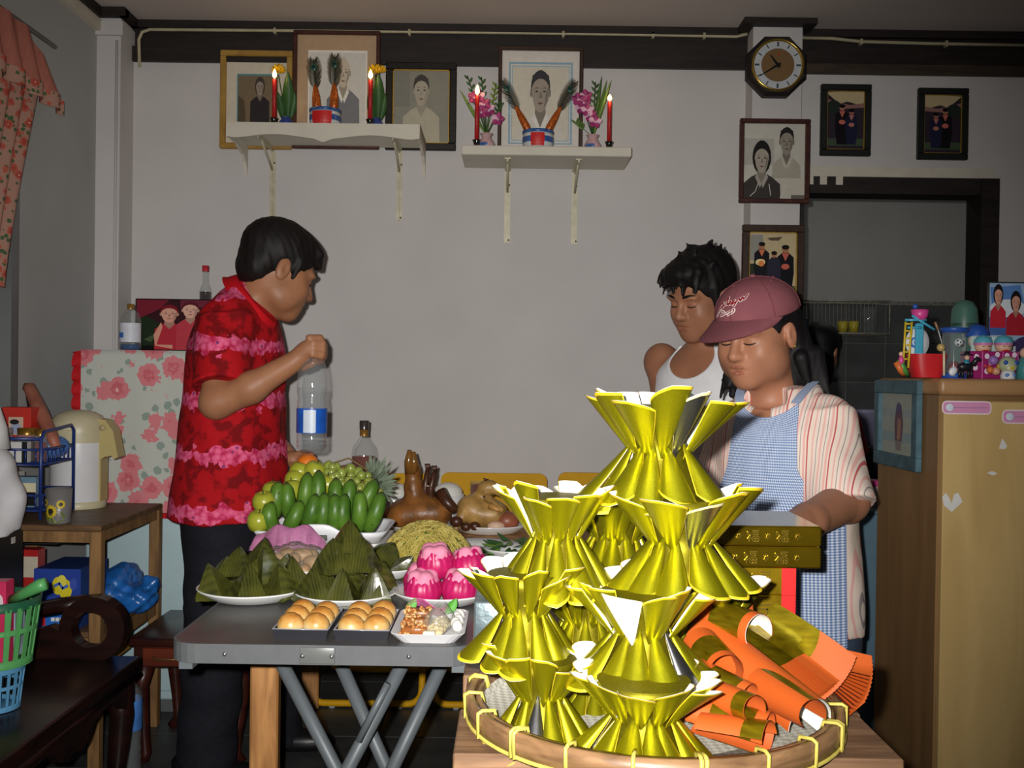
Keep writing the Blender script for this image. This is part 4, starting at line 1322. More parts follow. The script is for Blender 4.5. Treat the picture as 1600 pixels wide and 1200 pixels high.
def head_frame(px, py, Y, yaw, pitch, roll=0.0):
 """yaw: direction the face points in the ground plane; pitch: down"""
 f0 = Vector((math.cos(yaw), math.sin(yaw), 0)); up0 = Vector((0, 0, 1))
 l = up0.cross(f0)
 f = f0 * math.cos(pitch) - up0 * math.sin(pitch)
 u = up0 * math.cos(pitch) + f0 * math.sin(pitch)
 if roll:
  l2 = l * math.cos(roll) + u * math.sin(roll); u = u * math.cos(roll) - l * math.sin(roll); l = l2
 R = Matrix((f, l, u)).transposed()
 return at(px, py, Y), R
class Head:
 def __init__(s, c, R, sc):
  s.c, s.R, s.s = c, R, sc
  s.Rn = np.array(R)
 def p(s, x, y, z): return s.c + s.R @ (Vector((x, y, z)) * s.s)
 def e(s, S, c, r, k=.012, op='add'):
  r = r if hasattr(r, '__len__') else (r,) * 3
  S.ell(s.p(*c), [q * s.s for q in r], s.Rn, k * s.s, op)
 def cp(s, S, a, b, ra, rb, k=.012, op='add'):
  S.cap(s.p(*a), s.p(*b), ra * s.s, rb * s.s, k * s.s, op)
 def sculpt(s, S, fat=1.0, nose=1.0):
  s.e(S, (-.014, 0, .036), (.098, .077, .084))
  s.e(S, (.028, 0, -.03), (.064, .064 * fat, .086), .03)
  s.e(S, (.034, 0, -.072), (.052, .052 * fat, .044), .03)
  s.e(S, (.074, 0, -.100), (.02, .024, .018), .03)
  for y in (-1, 1):
   s.e(S, (.056, y * .038 * fat, -.036), (.03, .026, .03), .025)
   s.e(S, (.080, y * .026, .016), (.014, .028, .010), .02)
   s.e(S, (.024, y * .05 * fat, -.07), (.034, .018, .028), .03)
  s.e(S, (.070, 0, -.062), (.028, .032, .028), .025)
  for y in (-1, 1):
   s.e(S, (.098, y * .031, -.003), (.016, .020, .012), .014, 'sub')
   s.e(S, (.076, y * .031, -.004), (.0125, .016, .0125), .006)
  s.cp(S, (.086, 0, .008), (.108, 0, -.033), .0075, .0125 * nose, .010)
  for y in (-1, 1): s.e(S, (.098, y * .0125, -.036), (.011, .0085, .0085), .006)
  s.e(S, (.0915, 0, -.0615), (.009, .022, .0058), .006)
  s.e(S, (.0895, 0, -.0735), (.009, .019, .0065), .006)
  s.e(S, (.101, 0, -.0672), (.010, .026, .0016), .004, 'sub')
  for y in (-1, 1):
   s.e(S, (-.012, y * .078 * (1 + (fat - 1) * .4), -.012), (.019, .009, .032), .008)
   s.e(S, (-.006, y * .088 * (1 + (fat - 1) * .4), -.008), (.009, .006, .016), .004, 'sub')
 def surf(s, S, y, z, lift=.0008):
  q = S.hit(s.p(.15, y, z), -(s.R @ Vector((1, 0, 0))), .14)
  return q + s.R @ Vector((lift, 0, 0))
 def marks(s, S, t, hairm, lipc, lash=(18, 12, 10)):
  lm = M('dark_eyelash', lash, .6, var=0)
  for y in (-1, 1):
   pts = [s.surf(S, y * (.014 + .036 * q), .019 + .005 * math.sin(q * 2.2), .0005) for q in [i / 7 for i in range(8)]]
   MB().mat(hairm).tube(pts, [r * s.s for r in (.0022, .0036, .004, .004, .0036, .003, .0022, .0012)], 6).build('eyebrow', t)
   pts = [s.surf(S, y * (.016 + .031 * q), -.0075 - .0028 * math.sin(q * PI), .0004) for q in [i / 7 for i in range(8)]]
   MB().mat(lm).tube(pts, [r * s.s for r in (.0009, .0015, .0018, .0019, .0019, .0018, .0015, .001)], 6).build('eyelashes', t)
  lb = M('lips_%02x%02x%02x' % lipc, lipc, .4, var=.1)
  for nm, zc, hh, hw in (('upper_lip', -.0605, .0055, .022), ('lower_lip', -.0735, .006, .019)):
   b = MB().mat(lb)
   b.grid(lambda u, v: s.surf(S, (u - .5) * 2 * hw, zc + (v - .5) * 2 * hh * (1 - (2 * u - 1) ** 2) ** .6, .0006), 10, 4)
   b.build(nm, t)
def finger(S, pts, r0=.0088, r1=.0072, k=.004):
 for i in range(len(pts) - 1):
  f0, f1 = i / (len(pts) - 1), (i + 1) / (len(pts) - 1)
  S.cap(pts[i], pts[i + 1], r0 + (r1 - r0) * f0, r0 + (r1 - r0) * f1, k)
def hawaiian():
 t = NT('red_hawaiian_cotton'); t.set(.85, 0, .15)
 co = t.coord('Object')
 sp = t.n('ShaderNodeSeparateXYZ'); t.l(co, sp.inputs[0])
 nz = t.n('ShaderNodeTexNoise'); nz.inputs['Scale'].default_value = 9; t.l(co, nz.inputs['Vector'])
 z = t.math('ADD', sp.outputs[2], t.math('MULTIPLY', t.math('SUBTRACT', nz.outputs['Fac'], .5), .05))
 fr = t.math('FRACT', t.math('DIVIDE', t.math('SUBTRACT', z, .767), .1585))
 band = t.math('SUBTRACT', 1.0, t.math('MULTIPLY', t.math('ABSOLUTE', t.math('SUBTRACT', fr, .22)), 4.6))
 vo = t.n('ShaderNodeTexVoronoi'); vo.inputs['Scale'].default_value = 27; t.l(co, vo.inputs['Vector'])
 v2 = t.n('ShaderNodeTexVoronoi'); v2.inputs['Scale'].default_value = 60; t.l(co, v2.inputs['Vector'])
 n2 = t.n('ShaderNodeTexNoise'); n2.inputs['Scale'].default_value = 62; n2.inputs['Detail'].default_value = 2; t.l(co, n2.inputs['Vector'])
 d = t.math('ADD', vo.outputs['Distance'], t.math('MULTIPLY', t.math('SUBTRACT', n2.outputs['Fac'], .5), .9))
 fl = t.math('GREATER_THAN', t.math('SUBTRACT', t.math('MULTIPLY', band, .9), d), -.14)
 fl2 = t.math('MULTIPLY', fl, t.math('GREATER_THAN', band, 0.0))
 pk = t.ramp(v2.outputs['Distance'], [(.1, (222, 104, 140)), (.45, (214, 84, 124)), (.8, (176, 36, 76))])
 dark = t.math('LESS_THAN', vo.outputs['Distance'], .13)
 pk = t.mix(t.math('MULTIPLY', dark, .85), pk, (100, 50, 100))
 n3 = t.n('ShaderNodeTexNoise'); n3.inputs['Scale'].default_value = 26; n3.inputs['Detail'].default_value = 5; t.l(co, n3.inputs['Vector'])
 red = t.ramp(n3.outputs['Fac'], [(.42, (116, 12, 18)), (.52, (166, 17, 25))])
 t.base(t.mix(fl2, red, pk))
 n4 = t.n('ShaderNodeTexNoise'); n4.inputs['Scale'].default_value = 7; t.l(co, n4.inputs['Vector'])
 t.bump(n4.outputs['Fac'], .5, .02)
 return t.m
def striped(theta):
 t = NT('pink_striped_cotton'); t.set(.85, 0, .15)
 co = t.coord('Object', None)
 mp = t.n('ShaderNodeMapping'); mp.inputs['Rotation'].default_value = (0, 0, theta); t.l(co, mp.inputs['Vector'])
 sp = t.n('ShaderNodeSeparateXYZ'); t.l(mp.outputs['Vector'], sp.inputs[0])
 nz = t.n('ShaderNodeTexNoise'); nz.inputs['Scale'].default_value = 5; t.l(co, nz.inputs['Vector'])
 x = t.math('ADD', sp.outputs[0], t.math('MULTIPLY', nz.outputs['Fac'], .02))
 x = t.math('ADD', x, t.math('MULTIPLY', sp.outputs[2], .05))
 fr = t.math('FRACT', t.math('DIVIDE', x, .052))
 w, r, g, p = (222, 204, 190), (186, 92, 92), (150, 140, 140), (220, 170, 162)
 t.base(t.ramp(fr, [(0, w), (.06, r), (.12, w), (.28, p), (.34, w), (.46, g), (.49, w), (.6, p), (.68, w), (.78, g), (.81, w), (.9, p)], 'CONSTANT'))
 n4 = t.n('ShaderNodeTexNoise'); n4.inputs['Scale'].default_value = 8; t.l(co, n4.inputs['Vector'])
 t.bump(n4.outputs['Fac'], .5, .02)
 return t.m
def gingham():
 t = NT('blue_gingham_cotton'); t.set(.85, 0, .15)
 uv = t.n('ShaderNodeUVMap'); uv.uv_map = 'UVMap'
 sp = t.n('ShaderNodeSeparateXYZ'); t.l(uv.outputs['UV'], sp.inputs[0])
 a = t.math('GREATER_THAN', t.math('FRACT', t.math('MULTIPLY', sp.outputs[0], 46.0)), .5)
 c = t.math('GREATER_THAN', t.math('FRACT', t.math('MULTIPLY', sp.outputs[1], 88.0)), .5)
 t.base(t.ramp(t.math('MULTIPLY', t.math('ADD', a, c), .5), [(0, (206, 212, 222)), (.3, (140, 158, 190)), (.8, (92, 112, 154))], 'CONSTANT'))
 return t.m

# ====== man in the red shirt
MY = 3.05
def mx(px, Y=MY): return at(px, 600, Y).x
def mz(py, Y=MY, px=360): return at(px, py, Y).z
man = thing('person', 'man in red flowered shirt and dark trousers tilting a water bottle', 'person', (mx(350), MY, 0))
skin1 = skin_mat('tan_skin_red_shirt_man', (152, 104, 74))
hc, hR = head_frame(435, 421, 3.05, math.radians(33), math.radians(23))
hd = Head(hc, hR, 1.10)
S = SDF((mx(262), 2.74, -0.01), (mx(530), 3.46, 1.70), .004)
hd.sculpt(S)
P = lambda px, py, Y: at(px, py, Y)
S.cap(P(388, 488, 3.06), hd.p(-.02, 0, -.05), .066, .058, .03)
S.rings([(mz(800), mx(355), 3.06, .12, .16), (mz(650), mx(362), 3.06, .11, .16), (mz(520), mx(372), 3.06, .10, .17), (mz(470), mx(385), 3.06, .06, .09)], .03)
S.cap(P(350, 535, 2.91), P(338, 628, 2.845), .048, .045, .02)
S.cap(P(338, 630, 2.845), P(392, 606, 2.835), .044, .043, .02)
S.cap(P(392, 606, 2.835), P(456, 567, 2.83), .042, .0295, .02)
S.ell(P(474, 552, 2.828), (.036, .024, .028), np.array(Matrix.Rotation(math.radians(-38), 3, 'Y')), .016)
S.ell(P(484, 543, 2.822), (.026, .02, .022), None, .012)
bt = P(487, 548, 2.845)
for k, (kx, ky, mxp, myp, tx_, ty_) in enumerate(((483, 528, 500, 528, 507, 540), (489, 536, 505, 537, 508, 549), (490, 545, 506, 546, 506, 557), (488, 554, 502, 556, 502, 564))):
 finger(S, [P(kx, ky, 2.812), P(mxp, myp, 2.826), P(tx_, ty_, 2.852), P(tx_ - 12, ty_ + 2, 2.868)], .0105, .0085)
finger(S, [P(466, 566, 2.838), P(474, 574, 2.855), P(488, 570, 2.872)], .011, .009)
S.cap(P(375, 535, 3.23), P(392, 650, 3.30), .052, .044, .02)
S.cap(P(392, 650, 3.30), P(446, 712, 3.17), .042, .033, .02)
S.ell(P(458, 717, 3.13), (.034, .03, .024), None, .014)
for k in range(4):
 finger(S, [P(464, 710 + 5 * k, 3.12 - .004 * k), P(477, 706 + 6 * k, 3.115 - .01 * k), P(487, 710 + 6 * k, 3.10 - .012 * k)], .0095, .0078)
finger(S, [P(456, 727, 3.10), P(464, 737, 3.07), P(474, 738, 3.055)], .0105, .0085)
S.cap(P(345, 850, 2.99), P(323, 1170, 2.97), .06, .04, .02)
S.cap(P(388, 850, 3.16), P(438, 1135, 3.25), .055, .038, .02)
body = S.build('body', skin1, man)
eyeb = hair_mat('black_hair_short', (20, 16, 15), (1, 1, .25))
hd.marks(S, man, eyeb, (132, 84, 64))
HS = SDF(hc - Vector((.17, .17, .17)), hc + Vector((.19, .19, .19)), .004)
hd.e(HS, (-.016, 0, .046), (.108, .088, .090))
hd.e(HS, (-.062, 0, -.012), (.050, .070, .062), .02)
hd.e(HS, (.044, .0, .086), (.050, .060, .032), .02)
hd.e(HS, (.118, 0, -.028), (.080, .15, .085), .008, 'sub')
hd.e(HS, (.07, 0, -.10), (.085, .15, .075), .008, 'sub')
for y in (-1, 1):
 hd.cp(HS, (.026, y * .076, .03), (.022, y * .074, -.020), .011, .006, .010)
 hd.e(HS, (-.012, y * .090, -.014), (.022, .022, .034), .006, 'sub')
hd.cp(HS, (.070, -.05, .075), (.092, -.040, .046), .016, .006, .012)
hd.cp(HS, (.074, -.01, .085), (.098, -.008, .052), .018, .007, .012)
hd.cp(HS, (.078, .035, .08), (.100, .04, .055), .016, .006, .012)
HS.field(lambda X, Y, Z: .0014 * np.sin(190 * X + 60 * Z + 3 * np.sin(40 * Y)) * np.cos(170 * Y + 50 * Z))
HS.build('hair', eyeb, man)
shirt_m = hawaiian()
S2 = SDF((mx(248), 2.70, .66), (mx(470), 3.46, 1.55), .005)
R_ = []
for py, a, c, ry in ((806, 267, 447, .215), (760, 272, 446, .21), (700, 280, 443, .205), (640, 286, 441, .20), (580, 291, 440, .195), (540, 295, 438, .19), (505, 305, 432, .18), (480, 322, 424, .15), (458, 345, 412, .11), (440, 362, 398, .08)):
 R_.append((mz(py), mx((a + c) / 2), 3.07, (mx(c) - mx(a)) / 2, ry))
S2.rings(R_, .02)
S2.cone(P(350, 500, 2.93), P(346, 604, 2.855), .074, .080, .03)
S2.ell(P(352, 500, 2.945), (.075, .06, .065), None, .03)
S2.cone(P(375, 505, 3.22), P(388, 610, 3.27), .072, .078, .03)
S2.ell(P(372, 500, 3.20), (.07, .06, .06), None, .03)
S2.field(lambda X, Y, Z: .0035 * np.sin(26 * Z + 14 * X + 5 * np.sin(9 * Y)) + .0025 * np.sin(48 * X + 22 * Z + 30 * Y))
S2.build('shirt', shirt_m, man)
cb, cf = P(372, 436, 3.06), P(428, 506, 3.03)
cc_ = (cb + cf) / 2; ax1 = (cf - cb) / 2; ax2 = Vector((0, 1, 0)) * .078
up_ = ax1.cross(ax2).normalized()
if up_.z < 0: up_ = -up_
b = MB().mat(M('plain_red_collar_cloth', (182, 16, 26), .85, var=.1, spec=.15))
def colf(u, v):
 a = PI + (u - .5) * 2 * 2.95
 d = ax1 * math.cos(a) + ax2 * math.sin(a)
 out = d.normalized()
 fr_ = (1 - math.cos(a + PI)) / 2
 return cc_ + d * (1.0 + .12 * v) + out * (.020 * v) + up_ * (.012 * math.sin(PI * min(1, v * 1.6)) - (.034 + .018 * fr_) * max(0, v - .15))
b.sheet(colf, 30, 6, .002, m2=b.mats[0])
b.build('collar', man)
jean = M('black_denim', (24, 25, 32), .85, var=.25, vs=60, spec=.2)
S3 = SDF((mx(258), 2.84, .02), (mx(500), 3.40, .95), .006)
S3.rings([(mz(795), mx(352), 3.07, .135, .175), (mz(835), mx(355), 3.07, .13, .17), (mz(880), mx(356), 3.08, .105, .16)], .03)
S3.cap(P(345, 850, 2.99), P(338, 960, 2.97), .105, .088, .03)
S3.cone(P(338, 950, 2.97), P(322, 1191, 2.97), .090, .084, .02)
S3.cap(P(385, 860, 3.16), P(415, 1000, 3.20), .095, .080, .03)
S3.cone(P(413, 990, 3.20), P(440, 1156, 3.25), .080, .070, .02)
S3.field(lambda X, Y, Z: .003 * np.sin(30 * Z + 20 * X) + .002 * np.sin(55 * Z - 30 * Y))
S3.build('trousers', jean, man)
shoe_m = M('black_shoe', (18, 18, 20), .4, var=.1)
for px, Y, toe in ((322, 2.97, .10), (440, 3.25, .10)):
 x = at(px, 1150, Y).x - .02
 Q = SDF((x - .12, Y - .09, -.004), (x + .26, Y + .09, .12), .006)
 Q.ell((x + .07, Y - .005, .03), (.125, .046, .038), None, .02)
 Q.ell((x - .02, Y, .055), (.06, .045, .045), None, .02)
 Q.plane((0, 0, .002), (0, 0, -1))
 Q.build('shoe', shoe_m, man)
def lathe_thing(name, label, cat, px, Y, zb, parts, group=None, x=None, tilt=None):
 x = at(px, 600, Y).x if x is None else x
 t = thing(name, label, cat, (x, Y, zb), group=group)
 for nm, m, prof, kw in parts:
  MB().mat(m).lathe(prof, (x, Y, zb), kw.get('n', 28), caps=kw.get('caps', False), a0=kw.get('a0', 0), a1=kw.get('a1', 2 * PI)).build(nm, t)
 return t
clear = glassy('clear_pet_plastic', (226, 232, 236), .07, .04)
water = glassy('still_water', (214, 222, 226), .05, .02)
BY = 2.845
zb = at(488, 705, BY).z; bs = BY / F
def q(px): return px * bs
H_ = lambda py: at(488, py, BY).z - zb
lab_b = M('blue_bottle_label', (28, 84, 176), .35, var=.35, vs=16)
t = lathe_thing('water_bottle', 'large clear plastic water bottle with blue label held by the man', 'bottle', 488, BY, zb, [
 ('bottle_body', clear, [(0, .004), (q(18), 0), (q(23), q(5)), (q(23.5), H_(680)), (q(23), H_(678)), (q(23), H_(632)), (q(23.5), H_(630)), (q(21.5), H_(622)), (q(23.5), H_(612)), (q(23.5), H_(596)), (q(21), H_(575)), (q(17), H_(560)), (q(10), H_(546)), (q(8), H_(540)), (q(8), H_(527))], {}),
 ('water', water, [(0, .006), (q(17), .004), (q(22), q(6)), (q(22.4), H_(632)), (q(20.8), H_(622)), (q(22.6), H_(612)), (q(22.4), H_(606)), (0, H_(606))], {}),
 ('label_band', lab_b, [(q(23.7), H_(676)), (q(23.8), H_(660)), (q(23.8), H_(638))], {}),
 ('label_panel', M('white_label_print', (196, 206, 220), .4, var=.1), [(q(24.0), H_(675)), (q(24.1), H_(660)), (q(24.0), H_(640))], {'a0': -PI * .62, 'a1': -PI * .36, 'n': 8}),
 ('cap', M('white_bottle_cap', (220, 224, 228), .5, var=0), [(q(8.5), H_(536)), (q(8.5), H_(524)), (0, H_(524))], {}),
])
for py in (690, 697):
 MB().mat(clear).lathe([(q(23.6), H_(py + 1)), (q(22.4), H_(py)), (q(23.6), H_(py - 1))], (t.location.x, BY, zb), 28, caps=False).build('rib', t)

# ====== man in the white tank top
TY = 3.18
tman = thing('person', 'man in white tank top looking down behind the gold stack', 'person', (at(1105, 600, TY).x, TY, 0))
skin2 = skin_mat('tan_skin_tank_top_man', (150, 102, 76))
th = math.radians(-90 - 52)
hc2, hR2 = head_frame(1096, 461, 3.12, th, math.radians(20), math.radians(-4))
h2 = Head(hc2, hR2, 1.06)
X = lambda px, Y=TY: at(px, 600, Y).x
S = SDF((X(1010), 2.90, -.01), (X(1190), 3.50, 1.63), .004)
h2.sculpt(S)
yw = math.radians(-42)
S.cap(P(1118, 552, 3.19), h2.p(-.02, 0, -.05), .062, .056, .03)
TZr = lambda py: at(1110, py, TY).z
S.rings([(TZr(800), X(1100), TY, .15, .105, yw), (TZr(700), X(1100), TY, .155, .105, yw), (TZr(620), X(1100), TY, .17, .11, yw), (TZr(575), X(1102), TY, .165, .095, yw), (TZr(548), X(1108), TY, .11, .07, yw), (TZr(530), X(1112), TY, .07, .06, yw)], .03)
ul = Vector((math.cos(yw), math.sin(yw), 0))
for sg, el, wr in ((-1, (1046, 668, 3.18), (1075, 760, 3.05)), (1, (1165, 680, 2.98), (1150, 770, 2.90))):
 sh = Vector((X(1103), TY, TZr(566))) + ul * .165 * sg
 S.ell(sh, (.055, .055, .06), None, .03)
 S.cap(sh, P(*el), .05, .04, .02)
 S.cap(P(*el), P(*wr), .039, .028, .02)
 w = P(*wr)
 S.ell(w + Vector((0, -.05, -.04)), (.035, .04, .02), None, .014)
 for k in range(4):
  o = Vector(((k - 1.5) * .018, -.085, -.055))
  finger(S, [w + o, w + o + Vector((0, -.03, -.012)), w + o + Vector((0, -.05, -.03))], .0088, .0075)
 finger(S, [w + Vector((.03, -.04, -.045)), w + Vector((.05, -.06, -.06)), w + Vector((.05, -.085, -.07))], .0095, .008)
S.cap((X(1085), TY, .80), (X(1085), TY, .02), .075, .045, .02)
S.cap((X(1130), TY, .80), (X(1130), TY, .02), .075, .045, .02)
S.build('body', skin2, tman)
hm2 = hair_mat('black_hair_tousled', (16, 14, 14), (1, 1, .3))
h2.marks(S, tman, hm2, (130, 82, 64))
HS = SDF(hc2 - Vector((.17, .17, .16)), hc2 + Vector((.17, .17, .19)), .004)
h2.e(HS, (-.016, 0, .048), (.108, .089, .092))
h2.e(HS, (-.062, 0, -.015), (.050, .070, .060), .02)
h2.e(HS, (.050, .0, .084), (.058, .068, .036), .02)
h2.e(HS, (.120, 0, -.030), (.082, .15, .092), .008, 'sub')
h2.e(HS, (.07, 0, -.10), (.085, .15, .075), .008, 'sub')
for y in (-1, 1):
 h2.cp(HS, (.028, y * .075, .03), (.028, y * .073, -.035), .012, .006, .010)
 h2.e(HS, (-.012, y * .090, -.014), (.022, .022, .034), .006, 'sub')
rr = random.Random(5)
for k in range(16):
 a = rr.uniform(-.065, .065)
 h2.cp(HS, (.070, a, .085), (.100 + rr.uniform(-.01, .005), a * 1.15, .045 + rr.uniform(-.02, .02)), .012, .003, .008)
for k in range(26):
 a, c = rr.uniform(0, 2 * PI), rr.uniform(.2, 1.1)
 d = Vector((math.sin(c) * math.cos(a), math.sin(c) * math.sin(a), math.cos(c)))
 p0 = Vector((-.016 + .1 * d.x, .084 * d.y, .048 + .086 * d.z))
 h2.cp(HS, tuple(p0), tuple(p0 + d * .012 + Vector((rr.uniform(-.012, .012), rr.uniform(-.012, .012), .006))), .010, .0035, .008)
HS.field(lambda X_, Y_, Z_: .0018 * np.sin(170 * X_ + 60 * Z_ + 3 * np.sin(40 * Y_)) * np.cos(150 * Y_ + 50 * Z_))
HS.build('hair', hm2, tman)
tank_m = M('white_ribbed_cotton', (214, 214, 216), .85, var=.06, vs=20, bump=.15, bs=60, spec=.15)
S2 = SDF((X(1000), 2.90, .70), (X(1200), 3.50, 1.40), .004)
S2.rings([(TZr(830), X(1100), TY, .165, .120, yw), (TZr(700), X(1100), TY, .168, .118, yw), (TZr(625), X(1100), TY, .178, .121, yw), (TZr(580), X(1102), TY, .172, .106, yw), (TZr(552), X(1108), TY, .122, .083, yw), (TZr(540), X(1110), TY, .10, .075, yw)], .02)
fdir = Vector((math.cos(th), math.sin(th), 0))
cen = Vector((X(1106), TY, 0))
neck_c = cen + fdir * .085 + Vector((0, 0, TZr(556)))
S2.ell(neck_c, (.075, .085, .075), None, .006, 'sub')
S2.ell(cen + Vector((0, 0, TZr(538))), (.075, .07, .06), None, .006, 'sub')
for sg in (-1, 1):
 S2.ell(cen + ul * .205 * sg + Vector((0, 0, TZr(575))), (.085, .09, .105), None, .006, 'sub')
S2.build('tank_top', tank_m, tman)
S3 = SDF((X(1000), 2.95, .42), (X(1220), 3.42, .95), .008)
S3.rings([(.90, X(1100), TY, .17, .125, yw), (.74, X(1104), TY, .17, .13, yw)], .02)
for px in (1085, 1130): S3.cone((X(px), TY, .80), (X(px), TY, .45), .10, .10, .03)
S3.build('shorts', M('dark_shorts_cloth', (40, 42, 50), .85), tman)

# ====== woman in the cap
WYW = 2.45
wom = thing('person', 'woman in dusty red cap, striped shirt and blue checked apron', 'person', (at(1230, 600, WYW).x, WYW, 0))
skin3 = skin_mat('tan_skin_cap_woman', (158, 108, 82))
thw = math.radians(-90 - 37)
hc3, hR3 = head_frame(1183, 519, 2.43, math.radians(-90 - 46), math.radians(15))
h3 = Head(hc3, hR3, 1.01)
X = lambda px, Y=WYW: at(px, 600, Y).x
WZ = lambda py, Y=WYW: at(1225, py, Y).z
S = SDF((X(1085), 1.88, -.01), (X(1375), 2.75, 1.46), .004)
h3.sculpt(S, 1.12, 1.05)
yw3 = math.radians(-37)
S.cap(P(1208, 638, 2.47), h3.p(-.025, 0, -.055), .060, .058, .03)
S.rings([(WZ(960), X(1232), WYW, .14, .11, yw3), (WZ(800), X(1228), WYW, .14, .11, yw3), (WZ(680), X(1228), WYW, .15, .10, yw3), (WZ(640), X(1222), WYW, .10, .075, yw3)], .03)
S.cap(P(1300, 665, 2.36), P(1322, 782, 2.30), .056, .050, .02)
S.cap(P(1322, 782, 2.30), P(1262, 815, 2.12), .047, .036, .02)
S.cap(P(1262, 815, 2.12), P(1225, 826, 2.02), .035, .029, .02)
w = P(1212, 826, 1.985)
S.ell(w, (.035, .032, .02), None, .014)
for k in range(4):
 o = Vector((-.018 - .004 * k, -.012 + .016 * (k - 1.5), .0))
 finger(S, [w + o, w + o + Vector((-.03, -.006, .004)), w + o + Vector((-.05, -.012, -.010))], .0088, .0072)
finger(S, [w + Vector((0, -.028, 0)), w + Vector((-.02, -.045, 0)), w + Vector((-.042, -.05, -.006))], .0095, .008)
S.cap(P(1150, 660, 2.58), P(1118, 780, 2.52), .056, .046, .02)
S.cap(P(1118, 780, 2.52), P(1150, 830, 2.22), .042, .03, .02)
w = P(1155, 836, 2.19)
S.ell(w, (.032, .035, .02), None, .014)
for k in range(4):
 o = Vector((.016 * (k - 1.5), -.03, 0))
 finger(S, [w + o, w + o + Vector((0, -.03, .002)), w + o + Vector((0, -.05, -.012))], .0088, .0072)
finger(S, [w + Vector((.028, -.005, 0)), w + Vector((.045, -.03, 0)), w + Vector((.045, -.05, -.008))], .0095, .008)
S.cap((X(1205), 2.47, .70), (X(1205), 2.47, .02), .065, .04, .02)
S.cap((X(1270), 2.43, .70), (X(1270), 2.43, .02), .065, .04, .02)
S.build('body', skin3, wom)
hm3 = hair_mat('black_hair_shoulder_length', (16, 14, 15), (1, 1, .2))
h3.marks(S, wom, hm3, (142, 86, 68))
HS = SDF(hc3 - Vector((.20, .22, .27)), hc3 + Vector((.24, .20, .14)), .004)
h3.e(HS, (-.020, 0, .030), (.103, .086, .088))
h3.e(HS, (-.075, .01, -.055), (.058, .080, .10), .03)
h3.e(HS, (-.085, .03, -.12), (.050, .075, .065), .03)
h3.e(HS, (.118, 0, -.040), (.082, .16, .115), .008, 'sub')
h3.e(HS, (.060, 0, -.10), (.080, .12, .09), .008, 'sub')
for y in (-1, 1): h3.e(HS, (.0, y * .095, -.016), (.034, .028, .042), .006, 'sub')
rr = random.Random(9)
for k in range(22):
 y = rr.uniform(-.02, .10)
 x = -.055 + rr.uniform(-.04, .03)
 h3.cp(HS, (x, y, -.07), (x + rr.uniform(-.01, .03), y * 1.15 + rr.uniform(-.01, .015), -.165 + rr.uniform(-.03, .03)), .016, .004, .012)
for k in range(9):
 y = -.068 + rr.uniform(-.008, .008)
 h3.cp(HS, (-.02 + rr.uniform(-.02, .02), y, -.04), (.01 + rr.uniform(-.01, .02), y - rr.uniform(.01, .05), -.135 + rr.uniform(-.02, .02)), .013, .004, .010)
HS.field(lambda X_, Y_, Z_: .0016 * np.sin(150 * X_ + 20 * Z_ + 3 * np.sin(30 * Y_)) * np.cos(150 * Y_ + 20 * Z_))
HS.build('hair', hm3, wom)
MB().mat(M('gold_earring', (220, 190, 110), .2, .9)).ball(h3.p(-.006, .091, -.036), .0035, 8, 6).build('earring', wom)
capc = M('dusty_red_cotton_twill', (126, 74, 80), .85, var=.1, vs=14, bump=.1, bs=200, spec=.15)
CS = SDF(hc3 - Vector((.17, .17, .06)), hc3 + Vector((.17, .17, .20)), .0035)
cap_o, cap_r = Vector((-.012, 0, .046)), (.112, .093, .083)
h3.e(CS, tuple(cap_o), cap_r)
CS.plane(h3.p(0, 0, .040), -(hR3 @ Vector((.03, 0, 1))), .004)
cap = thing('baseball_cap', 'dusty red baseball cap with red and white script worn by the woman', 'cap', h3.p(0, 0, .04))
CS.build('crown', capc, cap)
def dome(az, el, lift=0.0):
 d = Vector((math.cos(el) * math.cos(az), math.cos(el) * math.sin(az), math.sin(el)))
 return h3.p(cap_o.x + d.x * (cap_r[0] + lift), cap_o.y + d.y * (cap_r[1] + lift), cap_o.z + d.z * (cap_r[2] + lift))
seam = M('cap_seam_thread', (112, 56, 64), .9, var=0)
for k in range(6):
 a = k * PI / 3 + PI / 6 if False else k * PI / 3
 MB().mat(seam).tube([dome(a, e * PI / 2 / 10, .0006) for e in range(0, 11)], .0013, 5).build('seam', cap)
 MB().mat(seam).ball(dome(a + PI / 6, 1.05, .0), .0035, 8, 6).build('eyelet', cap)
MB().mat(capc).ball(dome(0, PI / 2, .002), (.008, .008, .005), 10, 6).build('top_button', cap)
b = MB().mat(capc)
def brim(u, v):
 ph = (u - .5) * 2 * 1.22
 rx, ry = cap_r[0] + .001, cap_r[1] + .001
 x0, y0 = cap_o.x + rx * math.cos(ph), ry * math.sin(ph)
 Lf = .096 * max(0, math.cos(ph * 1.18)) ** .6
 x = x0 + Lf * v
 y = y0 * (1 - .12 * v)
 z = .046 - .10 * x0 * 0 - .27 * Lf * v - 2.3 * y * y * (.35 + .65 * v) * .9
 return h3.p(x, y, z)
b.sheet(brim, 28, 8, .003, m2=capc)
b.build('brim', cap)
logo_r = (128, 22, 34); logo_w = (216, 206, 200)
script = [[(0, .10), (.10, .28), (.20, .30), (.32, .24), (.20, .12), (.45, .22), (.62, .30), (.60, .20), (.45, .12)],
        [(.08, .42), (.16, .62), (.24, .46), (.14, .40), (.30, .52)], [(.28, .62), (.34, .80), (.38, .52), (.48, .64), (.44, .50)],
        [(.50, .52), (.60, .66), (.54, .50), (.66, .58), (.62, .42)], [(.66, .56), (.74, .68), (.80, .58), (.84, .72), (.90, .62), (1.0, .80)]]
def lg(u, v, k):
 return dome(-.50 + u * .95, .06 + v * .72 + u * .10, .0012 + k)
